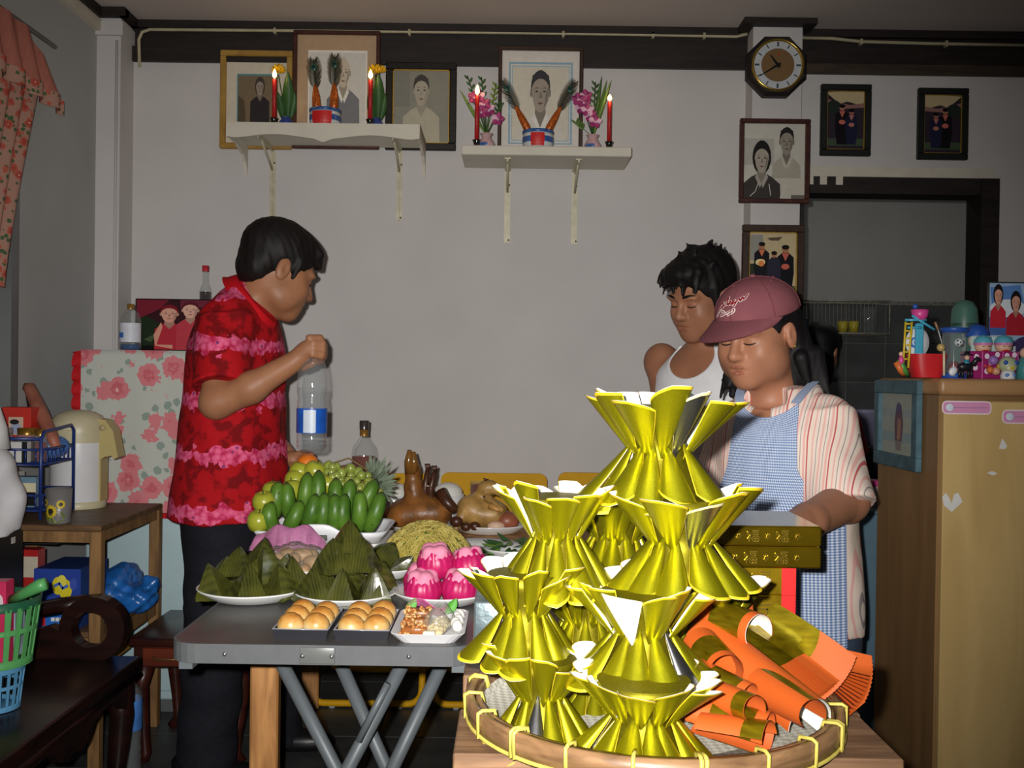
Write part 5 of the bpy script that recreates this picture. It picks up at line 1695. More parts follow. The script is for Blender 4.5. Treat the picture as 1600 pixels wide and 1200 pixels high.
def smooth2(p, n=5):
 o = []
 for i in range(len(p) - 1):
  a, b_, c, d = p[max(i - 1, 0)], p[i], p[i + 1], p[min(i + 2, len(p) - 1)]
  for j in range(n):
   t_ = j / n
   o.append(tuple(.5 * (2 * b_[m] + (c[m] - a[m]) * t_ + (2 * a[m] - 5 * b_[m] + 4 * c[m] - d[m]) * t_ ** 2 + (3 * b_[m] - a[m] - 3 * c[m] + d[m]) * t_ ** 3) for m in (0, 1)))
 return o + [p[-1]]
script = [smooth2(st) for st in script]
flat_print('script_outline', cap, [(logo_w, [q_ for st in script for q_ in line2(st, .085)])], lambda u, v, k: lg(u, v, k))
flat_print('script_lettering', cap, [(logo_r, [q_ for st in script[1:] for q_ in line2(st, .05)] + [q_ for q_ in line2(script[0], .03)])], lambda u, v, k: lg(u, v, k + .0008))
stripe_m = striped(math.radians(37))
S2 = SDF((X(1085), 2.10, .50), (X(1390), 2.78, 1.22), .0045)
S2.rings([(WZ(978), X(1236), WYW, .180, .150, yw3), (WZ(900), X(1234), WYW, .178, .15, yw3), (WZ(800), X(1230), WYW, .172, .145, yw3), (WZ(720), X(1228), WYW, .172, .140, yw3), (WZ(670), X(1228), WYW, .165, .125, yw3), (WZ(640), X(1226), WYW, .135, .10, yw3), (WZ(615), X(1220), WYW, .09, .085, yw3), (WZ(604), X(1218), WYW, .07, .075, yw3)], .02)
S2.cone(P(1288, 655, 2.38), P(1312, 790, 2.29), .068, .082, .03)
S2.ell(P(1288, 655, 2.385), (.07, .06, .06), None, .03)
S2.cone(P(1160, 655, 2.56), P(1125, 770, 2.52), .066, .076, .03)
S2.field(lambda X_, Y_, Z_: .003 * np.sin(26 * Z_ + 18 * X_ + 5 * np.sin(9 * Y_)) + .002 * np.sin(44 * X_ + 18 * Z_ + 30 * Y_))
fd3 = Vector((math.cos(thw), math.sin(thw), 0))
S2.ell(Vector((X(1212), WYW, WZ(622))) + fd3 * .075, (.055, .055, .075), None, .008, 'sub')
S2.build('shirt', stripe_m, wom)
cl = MB().mat(stripe_m)
ccen = Vector((X(1216), WYW, WZ(612)))
ul3 = Vector((math.cos(yw3), math.sin(yw3), 0))
for sg in (-1, 1):
 def cfn(u, v, sg=sg):
  a = .25 + u * 2.5
  d = fd3 * math.cos(a) * .085 + ul3 * sg * math.sin(a) * .082
  return ccen + d * (1 + .28 * v) + Vector((0, 0, .012 - .028 * v - .055 * math.cos(a) * (.5 + .5 * math.cos(a)) + .012 * math.sin(PI * v)))
 cl = MB().mat(stripe_m); cl.sheet(cfn, 14, 4, .002 * sg, m2=stripe_m); cl.build('collar', wom)
ging = gingham()
ap = thing('apron', 'blue and white gingham apron worn over the striped shirt', 'apron', (X(1180), WYW - .15, WZ(985)))
def torso_at(z, w_, off):
 f = [(WZ(978), X(1236), .180, .150), (WZ(800), X(1230), .172, .145), (WZ(720), X(1228), .172, .140), (WZ(670), X(1228), .165, .125), (WZ(640), X(1226), .135, .10), (WZ(612), X(1220), .10, .085)]
 f.sort()
 zs_ = [r[0] for r in f]
 cx_, rx_, ry_ = [np.interp(z, zs_, [r[i] for r in f]) for i in (1, 2, 3)]
 k = max(-.985, min(.985, w_ / rx_))
 return Vector((cx_, WYW, z)) + ul3 * w_ + fd3 * (ry_ * math.sqrt(1 - k * k) + off)
zt_, zb_ = WZ(628), WZ(985)
def apf(u, v):
 z = zb_ + (zt_ - zb_) * v
 hwid = np.interp(v, [0, .5, .62, .72, 1.0], [.168, .165, .115, .085, .072])
 sag = -.035 * (1 - (2 * u - 1) ** 2) * max(0, (v - .85) / .15)
 return torso_at(z + sag, (u - .5) * 2 * hwid, .012 + .003 * math.sin(u * 21) * (1 - v))
b = MB().mat(ging); b.sheet(apf, 22, 30, -.0015, m2=ging); b.build('bib', ap)
for sg in (-1, 1):
 b = MB().mat(ging)
 p0 = torso_at(zt_, sg * .068, .016)
 p1 = Vector((X(1216), WYW, WZ(596))) + ul3 * sg * .085 - fd3 * .01
 mid = torso_at(WZ(612), sg * .08, .014)
 pts = [p0, mid + Vector((0, 0, .004)), p1]
 def stf(u, v):
  q_ = p0 * (1 - v) ** 2 + mid * 2 * v * (1 - v) + p1 * v * v
  return q_ + ul3 * (u - .5) * .022 + Vector((0, 0, 0))
 b.sheet(stf, 2, 8, -.0015, m2=ging); b.build('neck_strap', ap)
S3 = SDF((X(1120), 2.22, .02), (X(1370), 2.70, .72), .008)
for px, Y in ((1205, 2.49), (1285, 2.43)): S3.cone((X(px, Y), Y, .70), (X(px, Y), Y, .06), .105, .08, .03)
S3.build('jeans', M('blue_denim', (52, 66, 86), .85, var=.2, vs=60), wom)

# ====== person in the kitchen doorway
KP = 4.55
kp = thing('person', 'dark haired person in red seen from behind in the kitchen doorway', 'person', (at(1290, 600, KP).x, KP, 0))
hc4, hR4 = head_frame(1282, 545, KP, math.radians(60), math.radians(10))
h4 = Head(hc4, hR4, .9)
X4 = at(1275, 600, KP).x
S = SDF((X4 - .26, KP - .2, -.01), (X4 + .3, KP + .24, 1.46), .008)
h4.sculpt(S)
S.cap((X4, KP, 1.08), h4.p(-.02, 0, -.05), .05, .05, .03)
S.rings([(.75, X4, KP, .13, .10), (1.0, X4, KP, .15, .09), (1.10, X4, KP, .08, .06)], .03)
for sg in (-1, 1):
 S.cap((X4 + sg * .15, KP, 1.03), (X4 + sg * .19, KP, .78), .04, .035, .02)
 S.cap((X4 + sg * .19, KP, .78), (X4 + sg * .17, KP + .05, .56), .033, .025, .02)
 S.ell((X4 + sg * .17, KP + .06, .51), (.02, .035, .05), None, .01)
 S.cap((X4 + sg * .07, KP, .75), (X4 + sg * .07, KP, .02), .07, .04, .02)
S.build('body', skin2, kp)
HS = SDF(hc4 - Vector((.16, .16, .28)), hc4 + Vector((.16, .16, .14)), .006)
h4.e(HS, (-.016, 0, .04), (.108, .092, .092)); h4.e(HS, (-.06, 0, -.1), (.05, .085, .16), .03)
h4.e(HS, (.12, 0, -.04), (.08, .16, .10), .008, 'sub')
HS.build('hair', hm3, kp)
S2 = SDF((X4 - .3, KP - .22, .68), (X4 + .3, KP + .22, 1.2), .008)
S2.rings([(.72, X4, KP, .155, .125), (1.0, X4, KP, .17, .11), (1.11, X4, KP, .09, .07)], .03)
for sg in (-1, 1): S2.cone((X4 + sg * .14, KP, 1.03), (X4 + sg * .18, KP, .86), .055, .06, .03)
S2.build('shirt', M('red_tee_shirt', (150, 24, 34), .85), kp)
S3 = SDF((X4 - .25, KP - .2, .03), (X4 + .25, KP + .2, .78), .01)
for sg in (-1, 1): S3.cone((X4 + sg * .075, KP, .76), (X4 + sg * .075, KP, .06), .09, .07, .04)
S3.build('trousers', jean, kp)

# ====== TABLES UNDER THE FEAST
FZ = 0.72
gtop = M('grey_laminate_top', (76, 74, 73), .36, var=.22, vs=12, spec=.5)
gedge = M('dark_grey_plastic_edge', (88, 90, 92), .5, var=.08, vs=40)
gleg = M('grey_painted_steel', (96, 102, 106), .45, .1, var=.1)
fa, fb = atz(264, 1001, FZ), atz(742, 1017, FZ)
fx0, fx1, fy0, fy1 = fa.x, fb.x, (fa.y + fb.y) / 2, 2.86
ft = thing('folding_table', 'grey folding table with rounded corners and crossed steel legs', 'table', ((fx0 + fx1) / 2, (fy0 + fy1) / 2, 0))
def rrect(x0, y0, x1, y1, r, n=6):
 out = []
 for cx, cy, a in ((x1 - r, y0 + r, -PI / 2), (x1 - r, y1 - r, 0), (x0 + r, y1 - r, PI / 2), (x0 + r, y0 + r, PI)):
  out += [(cx + r * math.cos(a + PI / 2 * i / n), cy + r * math.sin(a + PI / 2 * i / n)) for i in range(n + 1)]
 return out
def slab(b, pts, z0, z1):
 n = len(pts)
 return b.add([(x, y, z0) for x, y in pts] + [(x, y, z1) for x, y in pts], [tuple(range(n))[::-1], tuple(range(n, 2 * n))] + [(i, (i + 1) % n, (i + 1) % n + n, i + n) for i in range(n)])
slab(MB().mat(gtop), rrect(fx0 + .004, fy0 + .004, fx1 - .004, fy1 - .004, .05), FZ - .012, FZ).build('top', ft)
b = MB().mat(gedge)
o_ = rrect(fx0, fy0, fx1, fy1, .052); i_ = rrect(fx0 + .005, fy0 + .005, fx1 - .005, fy1 - .005, .048)
n = len(o_)
for z0, z1 in ((FZ - .034, FZ + .0004),):
 b.add([(x, y, z0) for x, y in o_] + [(x, y, z1) for x, y in o_] + [(x, y, z1) for x, y in i_] + [(x, y, z0) for x, y in i_],
        [(i, (i + 1) % n, (i + 1) % n + n, i + n) for i in range(n)] + [(i + n, (i + 1) % n + n, (i + 1) % n + 2 * n, i + 2 * n) for i in range(n)] + [(i + 2 * n, (i + 1) % n + 2 * n, (i + 1) % n + 3 * n, i + 3 * n) for i in range(n)] + [(i + 3 * n, (i + 1) % n + 3 * n, (i + 1) % n, i) for i in range(n)])
ed = b.build('edge_band', ft)
xm = atz(497, 1008, FZ).x
pl = MB().mat(M('clear_grey_bracket_plate', (110, 112, 110), .3, .2)).rbox((xm, fy0 - .0025, FZ - .017), (.062, .004, .03), .004, 2).build('joint_plate', ed)
scr = M('steel_screw_head', (200, 200, 198), .25, .9, var=0)
for px in (350, 474, 520, 640):
 x = atz(px, 1008, FZ).x
 MB().mat(scr).lathe([(.0045, 0), (.004, .002), (0, .003)], (x, fy0 - (.0045 if 470 < px < 530 else 0), FZ - .017), 10, RY).build('screw', ed)
for a, c, Y in (((440, 1036), (648, 1448), 2.10), ((628, 1040), (412, 1460), 2.06), ((533, 1040), (690, 1404), 2.17), ((690, 1040), (520, 1404), 2.15)):
 MB().mat(gleg).tube([at(a[0], a[1], Y), at(c[0], c[1] - 8, Y)], .0145, 10).build('leg', ft)
p = at(612, 1062, 2.05)
MB().mat(gleg).tube([at(606, 1068, 2.04), at(560, 1158, 2.04)], .008, 6).build('locking_bar', ft)
for sx in (fx0 + .03, fx1 - .03):
 MB().mat(gleg).box2((sx - .012, fy0 + .02, FZ - .05), (sx + .012, 2.19, FZ - .034)).build('side_rail', ft)
MB().mat(gleg).box2((fx0 + .02, 2.04, FZ - .048), (fx1 - .02, 2.07, FZ - .034)).box2((fx0 + .02, 2.14, FZ - .048), (fx1 - .02, 2.18, FZ - .034)).build('cross_rail', ft)
oak = wood('orange_brown_table_wood', (138, 92, 48), (186, 134, 78), .5, 5, (8, 8, 1))
WZT = FZ - .0345 - .0005
A = at(415, 1100, 2.24); B = at(483, 1100, 3.59)
wtab = thing('wooden_table', 'orange brown wooden table standing partly under the grey folding table', 'table', ((A.x + B.x) / 2 + .4, 2.9, 0))
dY = Vector((B.x - A.x, B.y - A.y, 0)).normalized(); dX = Vector((dY.y, -dY.x, 0))
o0 = Vector((A.x, A.y, 0)) - dX * .05 - dY * .045
L1, L2 = (B - A).length + .10, .98
cs = [o0, o0 + dX * L2, o0 + dX * L2 + dY * L1, o0 + dY * L1]
slab(MB().mat(oak), [(c.x, c.y) for c in cs], WZT - .025, WZT).build('top', wtab)
def rotm(d): return Matrix(((d.x, -d.y, 0), (d.y, d.x, 0), (0, 0, 1)))
for u, v in ((.05, .045), (.05, L1 - .055), (L2 - .05, .045), (L2 - .05, L1 - .055)):
 c = o0 + dX * u + dY * v
 MB().mat(oak).rbox((c.x, c.y, (WZT - .025) / 2), (.06, .06, WZT - .025), .004, 1, rotm(dX)).build('leg', wtab)
ych = M('yellow_chair_paint', (200, 150, 10), .6, var=.08, vs=14, spec=.2)
def ychair(px, label):
 Y = 3.95
 cx = at(px, 740, Y).x
 zt_ = at(px, 739, Y).z
 t = thing('folding_chair', label, 'chair', (cx, 3.85, 0), group='yellow folding chairs by the back wall')
 w = .205
 b = MB().mat(ych)
 pts = rrect(cx - w, zt_ - .19, cx + w, zt_, .03)
 b.prism([(x, z) for x, z in pts], .012, Matrix.Translation((0, Y - .006, 0)))
 b.build('backrest', t)
 b = MB().mat(ych)
 slab(b, rrect(cx - w + .01, 3.63, cx + w - .01, 3.98, .04), .43, .445); b.build('seat', t)
 def loop(y0, y1, z1, yb=None):
  ww = .2
  pts = [(cx - ww, y1, z1)]
  for i in range(7):
   a = PI + PI / 2 * i / 6
   pts.append((cx - ww + .05 + .05 * math.cos(a), y0, .016 + .05 + .05 * math.sin(a)))
  for i in range(7):
   a = -PI / 2 + PI / 2 * i / 6
   pts.append((cx + ww - .05 + .05 * math.cos(a), y0, .016 + .05 + .05 * math.sin(a)))
  pts.append((cx + ww, y1, z1))
  return pts
 MB().mat(ych).tube(loop(3.66, 3.97, zt_ - .16), .0125, 8).build('front_leg_frame', t)
 MB().mat(ych).tube(loop(4.08, 3.68, .43), .0125, 8).build('rear_leg_frame', t)
 MB().mat(ych).tube([(cx - .2, 3.72, .18), (cx + .2, 3.72, .18)], .010, 8).build('stretcher', t)
 for sx in (-.12, .12):
  MB().mat(M('grey_rubber_foot', (150, 150, 150), .7)).lathe([(.012, 0), (.012, .008)], (cx + sx, 3.66, 0), 10).build('rubber_foot', t)
ychair(592, 'yellow folding chair behind the pineapple crown and fruit')
ychair(772, 'yellow folding chair behind the roast chicken')
ychair(955, 'yellow folding chair behind the gold paper stack')
china = M('white_glazed_china', (222, 222, 220), .2, var=.03, spec=.6)
china_line = M('blue_grey_plate_line', (120, 126, 150), .25, var=0)
def plate(label, px, Y, z, r, name='plate', h=.026, sq=None, line=True, m=china):
 x = at(px, 800, Y).x
 t = thing(name, label, 'plate', (x, Y, z))
 MB().mat(m).lathe([(0, .006), (r * .55, .006), (r * .72, .010), (r * .98, h), (r, h - .001), (r * .98, h - .004), (r * .75, .004), (r * .62, .0), (0, .0)], (x, Y, z), 44, caps=False, sq=sq).build('dish', t)
 if line:
  MB().mat(china_line).lathe([(r * .93, h - .0045 + .0009), (r * .955, h - .0022 + .0009)], (x, Y, z), 44, caps=False, sq=sq).build('rim_line', t)
 return Vector((x, Y, z))
def leafwrap():
 t = NT('steamed_banana_leaf'); t.set(.22, 0, .8)
 v = t.coord('Object', (1, 1, 1))
 wv = t.n('ShaderNodeTexWave'); wv.inputs['Scale'].default_value = 45; wv.inputs['Distortion'].default_value = 3
 t.l(v, wv.inputs['Vector'])
 nz = t.n('ShaderNodeTexNoise'); nz.inputs['Scale'].default_value = 20; t.l(v, nz.inputs['Vector'])
 c = t.ramp(nz.outputs['Fac'], [(.3, (34, 40, 16)), (.7, (72, 74, 26))])
 t.base(t.mix(t.math('MULTIPLY', wv.outputs['Fac'], .25), c, (100, 98, 44)))
 t.bump(nz.outputs['Fac'], .5, .004)
 return t.m
leafm = leafwrap()
def pyramid_mesh(seed):
 rr = random.Random(seed)
 b = MB().mat(leafm)
 n = 16
 def fn(u, v):
  a = 2 * PI * u
  sq = 1 / max(abs(math.cos(a)), abs(math.sin(a)))
  sq = 1 + (sq - 1) * .92
  r = .034 * sq * (1 - v) ** .86 * (1 + .06 * math.sin(3 * a + seed) * (1 - v))
  if v < .08: r *= .93 + v
  return Vector((r * math.cos(a + .1 * seed) + .004 * v * math.sin(seed), r * math.sin(a + .1 * seed), .072 * v ** .95 + .004 * math.sin(2 * a + seed) * v * (1 - v) * 3))
 b.grid(fn, 24, 7, True, sm=False)
 b.add([(.034 * math.cos(2 * PI * i / 12), .034 * math.sin(2 * PI * i / 12), 0.0) for i in range(12)], [tuple(range(12))[::-1]])
 def fl(u, v):
  w = (u - .5) * .05 * (1 - v * .8)
  return Vector((w, -.0335 * (1 - v) - .0025 + .003 * v, .004 + .062 * v))
 b.sheet(fl, 4, 5, .001)
 o = b.build('leaf_wrap', None); me = o.data
 me.transform(Matrix.Translation(o.location)); bpy.data.objects.remove(o)
 return me
PYR = [pyramid_mesh(k) for k in range(4)]
def dumpling(p, label, group, s=1.0, rot=(0, 0, 0), k=0):
 t = thing('leaf_dumpling', label, 'dumpling', p, group=group)
 t.rotation_euler = rot
 t.scale = (s, s, s)
 o = bpy.data.objects.new('leaf_wrap', PYR[k % 4]); COL.objects.link(o); o.parent = t
 return t
c1 = plate('white plate of low leaf dumpling heap at left of the table', 398, 2.17, FZ, .118)
lay1 = [(-.072, -.035, 0, 'front left'), (.0, -.06, 0, 'front'), (.07, -.03, 0, 'front right'), (-.075, .035, 0, 'back left'), (.075, .045, 0, 'back right'), (0, .02, .012, 'middle'), (-.03, .075, 0, 'far left'), (.04, .085, 0, 'far right'), (-.035, .0, .026, 'top left'), (.035, .01, .026, 'top right'), (0, .05, .038, 'topmost')]
for k, (dx, dy, dz, w) in enumerate(lay1):
 dumpling(c1 + Vector((dx, dy, .012 + dz)), 'leaf wrapped dumpling, %s in the low heap on left plate' % w, 'leaf dumplings on the left plate', 1.0, (RND.uniform(-.35, .35), RND.uniform(-.25, .25), RND.uniform(0, 6)), k)
c2 = plate('white plate of tall leaf dumpling pile behind the bun trays', 543, 2.14, FZ, .108)
lay2 = [(-.062, -.04, 0, 'front left'), (.0, -.058, 0, 'front middle'), (.062, -.035, 0, 'front right'), (-.06, .035, 0, 'back left'), (.062, .04, 0, 'back right'), (0, .065, 0, 'back'), (-.03, -.012, .052, 'second layer left'), (.035, -.005, .052, 'second layer right'), (0, .04, .05, 'second layer back'), (.0, .012, .088, 'topmost')]
for k, (dx, dy, dz, w) in enumerate(lay2):
 dumpling(c2 + Vector((dx, dy, .012 + dz)), 'leaf wrapped dumpling, %s in the tall pile' % w, 'leaf dumplings in the tall pile', 1.0, (RND.uniform(-.15, .15), RND.uniform(-.15, .15), RND.uniform(0, 6)), k + 1)
c3 = plate('small plate of dark folded leaf parcels between dumplings and pink cakes', 606, 2.42, FZ, .078)
for k, (dx, dy, dz, w) in enumerate(((-.035, -.02, 0, 'left'), (.03, -.02, 0, 'right'), (-.005, .03, 0, 'back'), (.0, -.005, .04, 'top'))):
 dumpling(c3 + Vector((dx, dy, .010 + dz)), 'dark leaf parcel on the small plate, %s one' % w, 'leaf parcels on the small plate', .85, (.5 + .2 * k, -.3 * k, k * 1.3), k)
def bunm():
 t = NT('golden_baked_bun'); t.set(.35, 0, .5)
 co = t.coord('Object'); sp = t.n('ShaderNodeSeparateXYZ'); t.l(co, sp.inputs[0])
 nz = t.n('ShaderNodeTexNoise'); nz.inputs['Scale'].default_value = 55; nz.inputs['Detail'].default_value = 4; t.l(co, nz.inputs['Vector'])
 h = t.math('ADD', t.math('MULTIPLY', sp.outputs[2], 26.0), t.math('MULTIPLY', t.math('SUBTRACT', nz.outputs['Fac'], .5), .9))
 t.base(t.ramp(h, [(.2, (206, 184, 138)), (.5, (202, 160, 92)), (.8, (182, 124, 54)), (1., (158, 94, 36))]))
 return t.m
bun_m = bunm()
bb = MB().mat(bun_m).lathe([(0, 0), (.018, 0), (.0245, .006), (.0262, .014), (.024, .023), (.018, .030), (.009, .0345), (0, .0355)], (0, 0, 0), 22, caps=False)
bo = bb.build('bun', None); bun_me = bo.data; bun_me.transform(Matrix.Translation((0, 0, bo.location.z))); bpy.data.objects.remove(bo)
btray = M('black_plastic_tray', (44, 44, 50), .25, var=.05, spec=.6)
btray_e = M('clear_tray_edge', (150, 150, 158), .2, var=0, spec=.6)
rows_ = ('front', 'middle', 'back'); cols_ = ('left', 'right')
for px0, px1, nm in ((424, 513, 'left'), (520, 609, 'right')):
 yf = atz(468, 1000, FZ).y
 x0, x1 = at(px0, 990, yf).x, at(px1, 990, yf).x
 x0 += .001; x1 -= .001
 dp = .168
 t = thing('bun_tray', '%s black plastic tray holding six golden buns' % nm, 'tray', ((x0 + x1) / 2, yf + dp / 2, FZ), group='bun trays at the table front')
 b = MB().mat(btray)
 def ringp(e, z): return [(x0 + e, yf + e, z), (x1 - e, yf + e, z), (x1 - e, yf + dp - e, z), (x0 + e, yf + dp - e, z)]
 vs = ringp(.004, FZ) + ringp(0, FZ + .018) + ringp(.002, FZ + .018) + ringp(.006, FZ + .002)
 b.add(vs, [(3, 2, 1, 0)] + [(i, (i + 1) % 4, 4 + (i + 1) % 4, 4 + i) for i in range(4)] + [(8 + i, 8 + (i + 1) % 4, 12 + (i + 1) % 4, 12 + i) for i in range(4)] + [(12, 13, 14, 15)])
 b.build('tray_body', t)
 b = MB().mat(btray_e); b.tube(ringp(.001, FZ + .0185) , .0016, 6, closed=True); b.build('rim', t)
 for r in range(3):
  for c in range(2):
   o = bpy.data.objects.new('bun', bun_me); COL.objects.link(o)
   o.location = (x0 + .027 + c * (x1 - x0 - .054), yf + .031 + r * .053, FZ + .003)
   o.rotation_euler = (0, 0, RND.uniform(0, 6)); o.scale = (.94, .94, RND.uniform(1.02, 1.15))
   tag(o, 'golden round bun in %s tray, %s row, %s side' % (nm, rows_[r], cols_[c]), 'bun', 'golden buns in the black trays')
yf = atz(668, 1008, FZ).y
x0, x1 = at(612, 1000, yf).x, at(722, 1000, yf).x
dp = .20
foam = M('white_foam', (224, 224, 226), .6, var=.03)
t = thing('foam_tray', 'white foam tray of peanut brittle and sweets at the table front', 'tray', ((x0 + x1) / 2, yf + dp / 2, FZ))
b = MB().mat(foam)
def ringq(e, z): return [(x, y, z) for x, y in rrect(x0 + e, yf + e, x1 - e, yf + dp - e, .02, 3)]
R4 = [ringq(.012, FZ), ringq(-.004, FZ + .018), ringq(-.001, FZ + .019), ringq(.013, FZ + .004)]
n = len(R4[0]); vs = [v for r in R4 for v in r]
b.add(vs, [tuple(range(n))[::-1]] + [(k * n + i, k * n + (i + 1) % n, (k + 1) * n + (i + 1) % n, (k + 1) * n + i) for k in range(3) for i in range(n)] + [tuple(3 * n + i for i in range(n))])
b.build('tray_body', t)
nutm = M('caramel_peanut', (176, 116, 62), .35, var=.35, vs=90)
nutl = M('pale_peanut', (206, 164, 108), .4, var=.2, vs=90)
nb = [MB().mat(m).ball((0, 0, 0), (.0042, .003, .003), 6, 4).build('nut', None) for m in (nutm, nutl)]
for o in nb: o.data.transform(Matrix.Translation((0, 0, -.003)))
nut_me = [o.data for o in nb]
for o in nb: bpy.data.objects.remove(o)
for i, wh in enumerate(('front', 'middle', 'back')):
 bar = thing('peanut_bar', 'caramel peanut brittle bar, %s one on the foam tray' % wh, 'sweet', (x0 + .036, yf + .04 + i * .038, FZ + .004 + .006 * i), group='peanut brittle bars on the foam tray')
 MB().mat(M('caramel_brittle', (140, 82, 36), .25, var=.3, vs=60)).rbox((0, 0, .011), (.048, .03, .022), .005, 2).build('caramel', bar, world=False)
 for k in range(34):
  o = bpy.data.objects.new('peanut', RND.choice(nut_me)); COL.objects.link(o); o.parent = bar
  f = RND.random()
  o.location = (RND.uniform(-.024, .024), -.015 if f < .45 else RND.uniform(-.015, .015), RND.uniform(.004, .022) if f < .45 else .022)
  o.rotation_euler = (RND.uniform(0, 3), RND.uniform(0, 3), RND.uniform(0, 3))
bagm = glassy('clear_cellophane', (222, 216, 200), .10, .12)
for (dx, dy, r, lb) in ((.075, .045, .024, 'front clear bag of pale nut sweets on the foam tray'), (.082, .095, .022, 'clear bag of pale nut sweets further back on foam tray')):
 c = Vector((x0 + dx, yf + dy, FZ + .004))
 t = thing('sweet_bag', lb, 'sweets', c)
 for k in range(13):
  a = k * 2.4; q_ = (k / 13) ** .5 * r * .75
  MB().mat(M('pale_candied_nut', (206, 186, 142), .45, var=.25, vs=80)).ball(c + Vector((q_ * math.cos(a), q_ * math.sin(a), .008 + .012 * (1 - k / 13))), (.009, .006, .006), 8, 6, Matrix.Rotation(k, 3, 'Z')).build('sweet', t)
 b = MB().mat(bagm)
 b.grid(lambda u, v: c + Vector((math.cos(2 * PI * u) * r * (1.05 * math.sin(PI * (.12 + .8 * v)) + .08 * math.sin(9 * PI * u + 5 * v)), math.sin(2 * PI * u) * r * 1.05 * math.sin(PI * (.12 + .8 * v)), .001 + .05 * v)), 26, 8, True)
 b.build('cellophane', t)
MB().mat(M('white_sugar_block', (224, 214, 190), .5, var=.06)).rbox((x0 + .064, yf + .022, FZ + .012), (.022, .016, .016), .003, 2).build('sugar_sweet', None, label='small square white sweet at the front of the foam tray', cat='sweet')
for i in range(5):
 MB().mat(M('white_sugar_twist', (230, 226, 218), .5, var=.05)).ball((x0 + .112 - .004 * (i % 2), yf + .07 + .022 * i, FZ + .018), (.010, .013, .011), 10, 7).build('sugar_ball', None, label='white sugar ball, %s from the front along right side of foam tray' % ('first', 'second', 'third', 'fourth', 'last')[i], cat='sweet', group='sugar balls on the foam tray')
b = MB().mat(M('pink_sweet_paper', (206, 110, 160), .5, var=.3, vs=40))
b.sheet(lambda u, v: Vector((x0 + .012 + .075 * u, yf + .158 + .03 * v, FZ + .03 + .010 * math.sin(6 * u) + .008 * math.cos(5 * v))), 8, 4, .004)
b.build('pink_sweet', None, label='flat pink coated sweet at the back of the foam tray', cat='sweet')
for dx, wh in ((.0, 'left'), (.078, 'right')):
 b = MB().mat(M('bright_green_paper_leaf', (86, 160, 60), .5, var=.2))
 leaf(b, (x0 + .008 + dx, yf + .15, FZ + .022), (.4, .3, .5), .035, .02, Vector((0, -.7, .7)))
 b.build('paper_leaf', None, label='green leaf garnish at %s back of the foam tray' % wh, cat='garnish', group='green leaves on the foam tray')
c5 = plate('white ringed plate under the bright pink steamed cakes', 692, 2.16, FZ, .105)
pinkm = M('hot_pink_paper_cup', (176, 22, 88), .4, var=.18, vs=40, spec=.5)
pinkc = M('pale_pink_steamed_cake', (216, 132, 160), .7, var=.12, vs=60)
def cup_mesh():
 b = MB().mat(pinkm)
 def fn(u, v):
  a = 2 * PI * u
  r = (.024 + .016 * math.sin(PI * min(1, .15 + .75 * v))) * (1 + .035 * math.sin(a * 17) * v)
  return Vector((r * math.cos(a), r * math.sin(a), .052 * v + (.006 * math.sin(5 * a) if v > .9 else 0)))
 b.grid(fn, 68, 8, True)
 return b
cup = cup_mesh().build('paper_cup', None); cup_me = cup.data; cup_me.transform(Matrix.Translation((0, 0, cup.location.z))); bpy.data.objects.remove(cup)
def cake_mesh():
 q = SDF((-.05, -.05, .02), (.05, .05, .085), .0028)
 q.ell((0, 0, .042), (.034, .034, .018), None, .006)
 for k in range(4):
  a = k * PI / 2 + .4
  q.ell((.016 * math.cos(a), .016 * math.sin(a), .053), (.016, .016, .013), None, .004)
 return q.build('cake', pinkc, None)
ck_ = cake_mesh(); cake_me = ck_.data; cake_me.transform(Matrix.Translation(ck_.location)); bpy.data.objects.remove(ck_)
for (dx, dy, dz, rot, w) in ((-.036, -.042, .0, (.1, 0, 0), 'front left'), (.036, -.038, .0, (.1, .1, 1), 'front right'), (-.045, .03, .0, (0, 0, 2), 'back left'), (.04, .04, .0, (0, 0, 3), 'back right'), (-.012, .0, .048, (.15, -.15, .5), 'upper left'), (.062, .0, .040, (.1, .3, 2.5), 'upper right')):
 t = thing('pink_steamed_cake', 'pink steamed cake in paper cup, %s of the plate' % w, 'cake', c5 + Vector((dx, dy, .010 + dz)), group='pink steamed cakes')
 t.rotation_euler = rot
 for nm, me in (('paper_cup', cup_me), ('cake', cake_me)):
  o = bpy.data.objects.new(nm, me); COL.objects.link(o); o.parent = t
c6 = plate('white plate under the heap of yellow noodles', 668, 2.54, FZ, .126)
t = thing('fried_noodles', 'heap of yellow fried noodles with green onion strips', 'noodles', c6 + Vector((0, 0, .01)))
nood = M('yellow_fried_noodle', (178, 162, 84), .4, var=.2, vs=50)
green_on = M('green_onion_strip', (70, 110, 44), .4, var=.25, vs=60)
def mound(x, y, R, Hh): return Hh * max(0, 1 - (x * x + y * y) / (R * R)) ** .7
RN, HN = .118, .100
b = MB().mat(M('darker_noodle_heap', (150, 136, 58), .6, var=.4, vs=60))  # heap coloured darker than the strands so they stand out
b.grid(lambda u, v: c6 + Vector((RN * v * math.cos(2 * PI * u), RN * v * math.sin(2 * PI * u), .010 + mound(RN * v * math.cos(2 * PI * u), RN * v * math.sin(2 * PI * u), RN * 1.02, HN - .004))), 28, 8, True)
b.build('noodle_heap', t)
b = MB().mat(nood); g = MB().mat(green_on)
rn = random.Random(3)
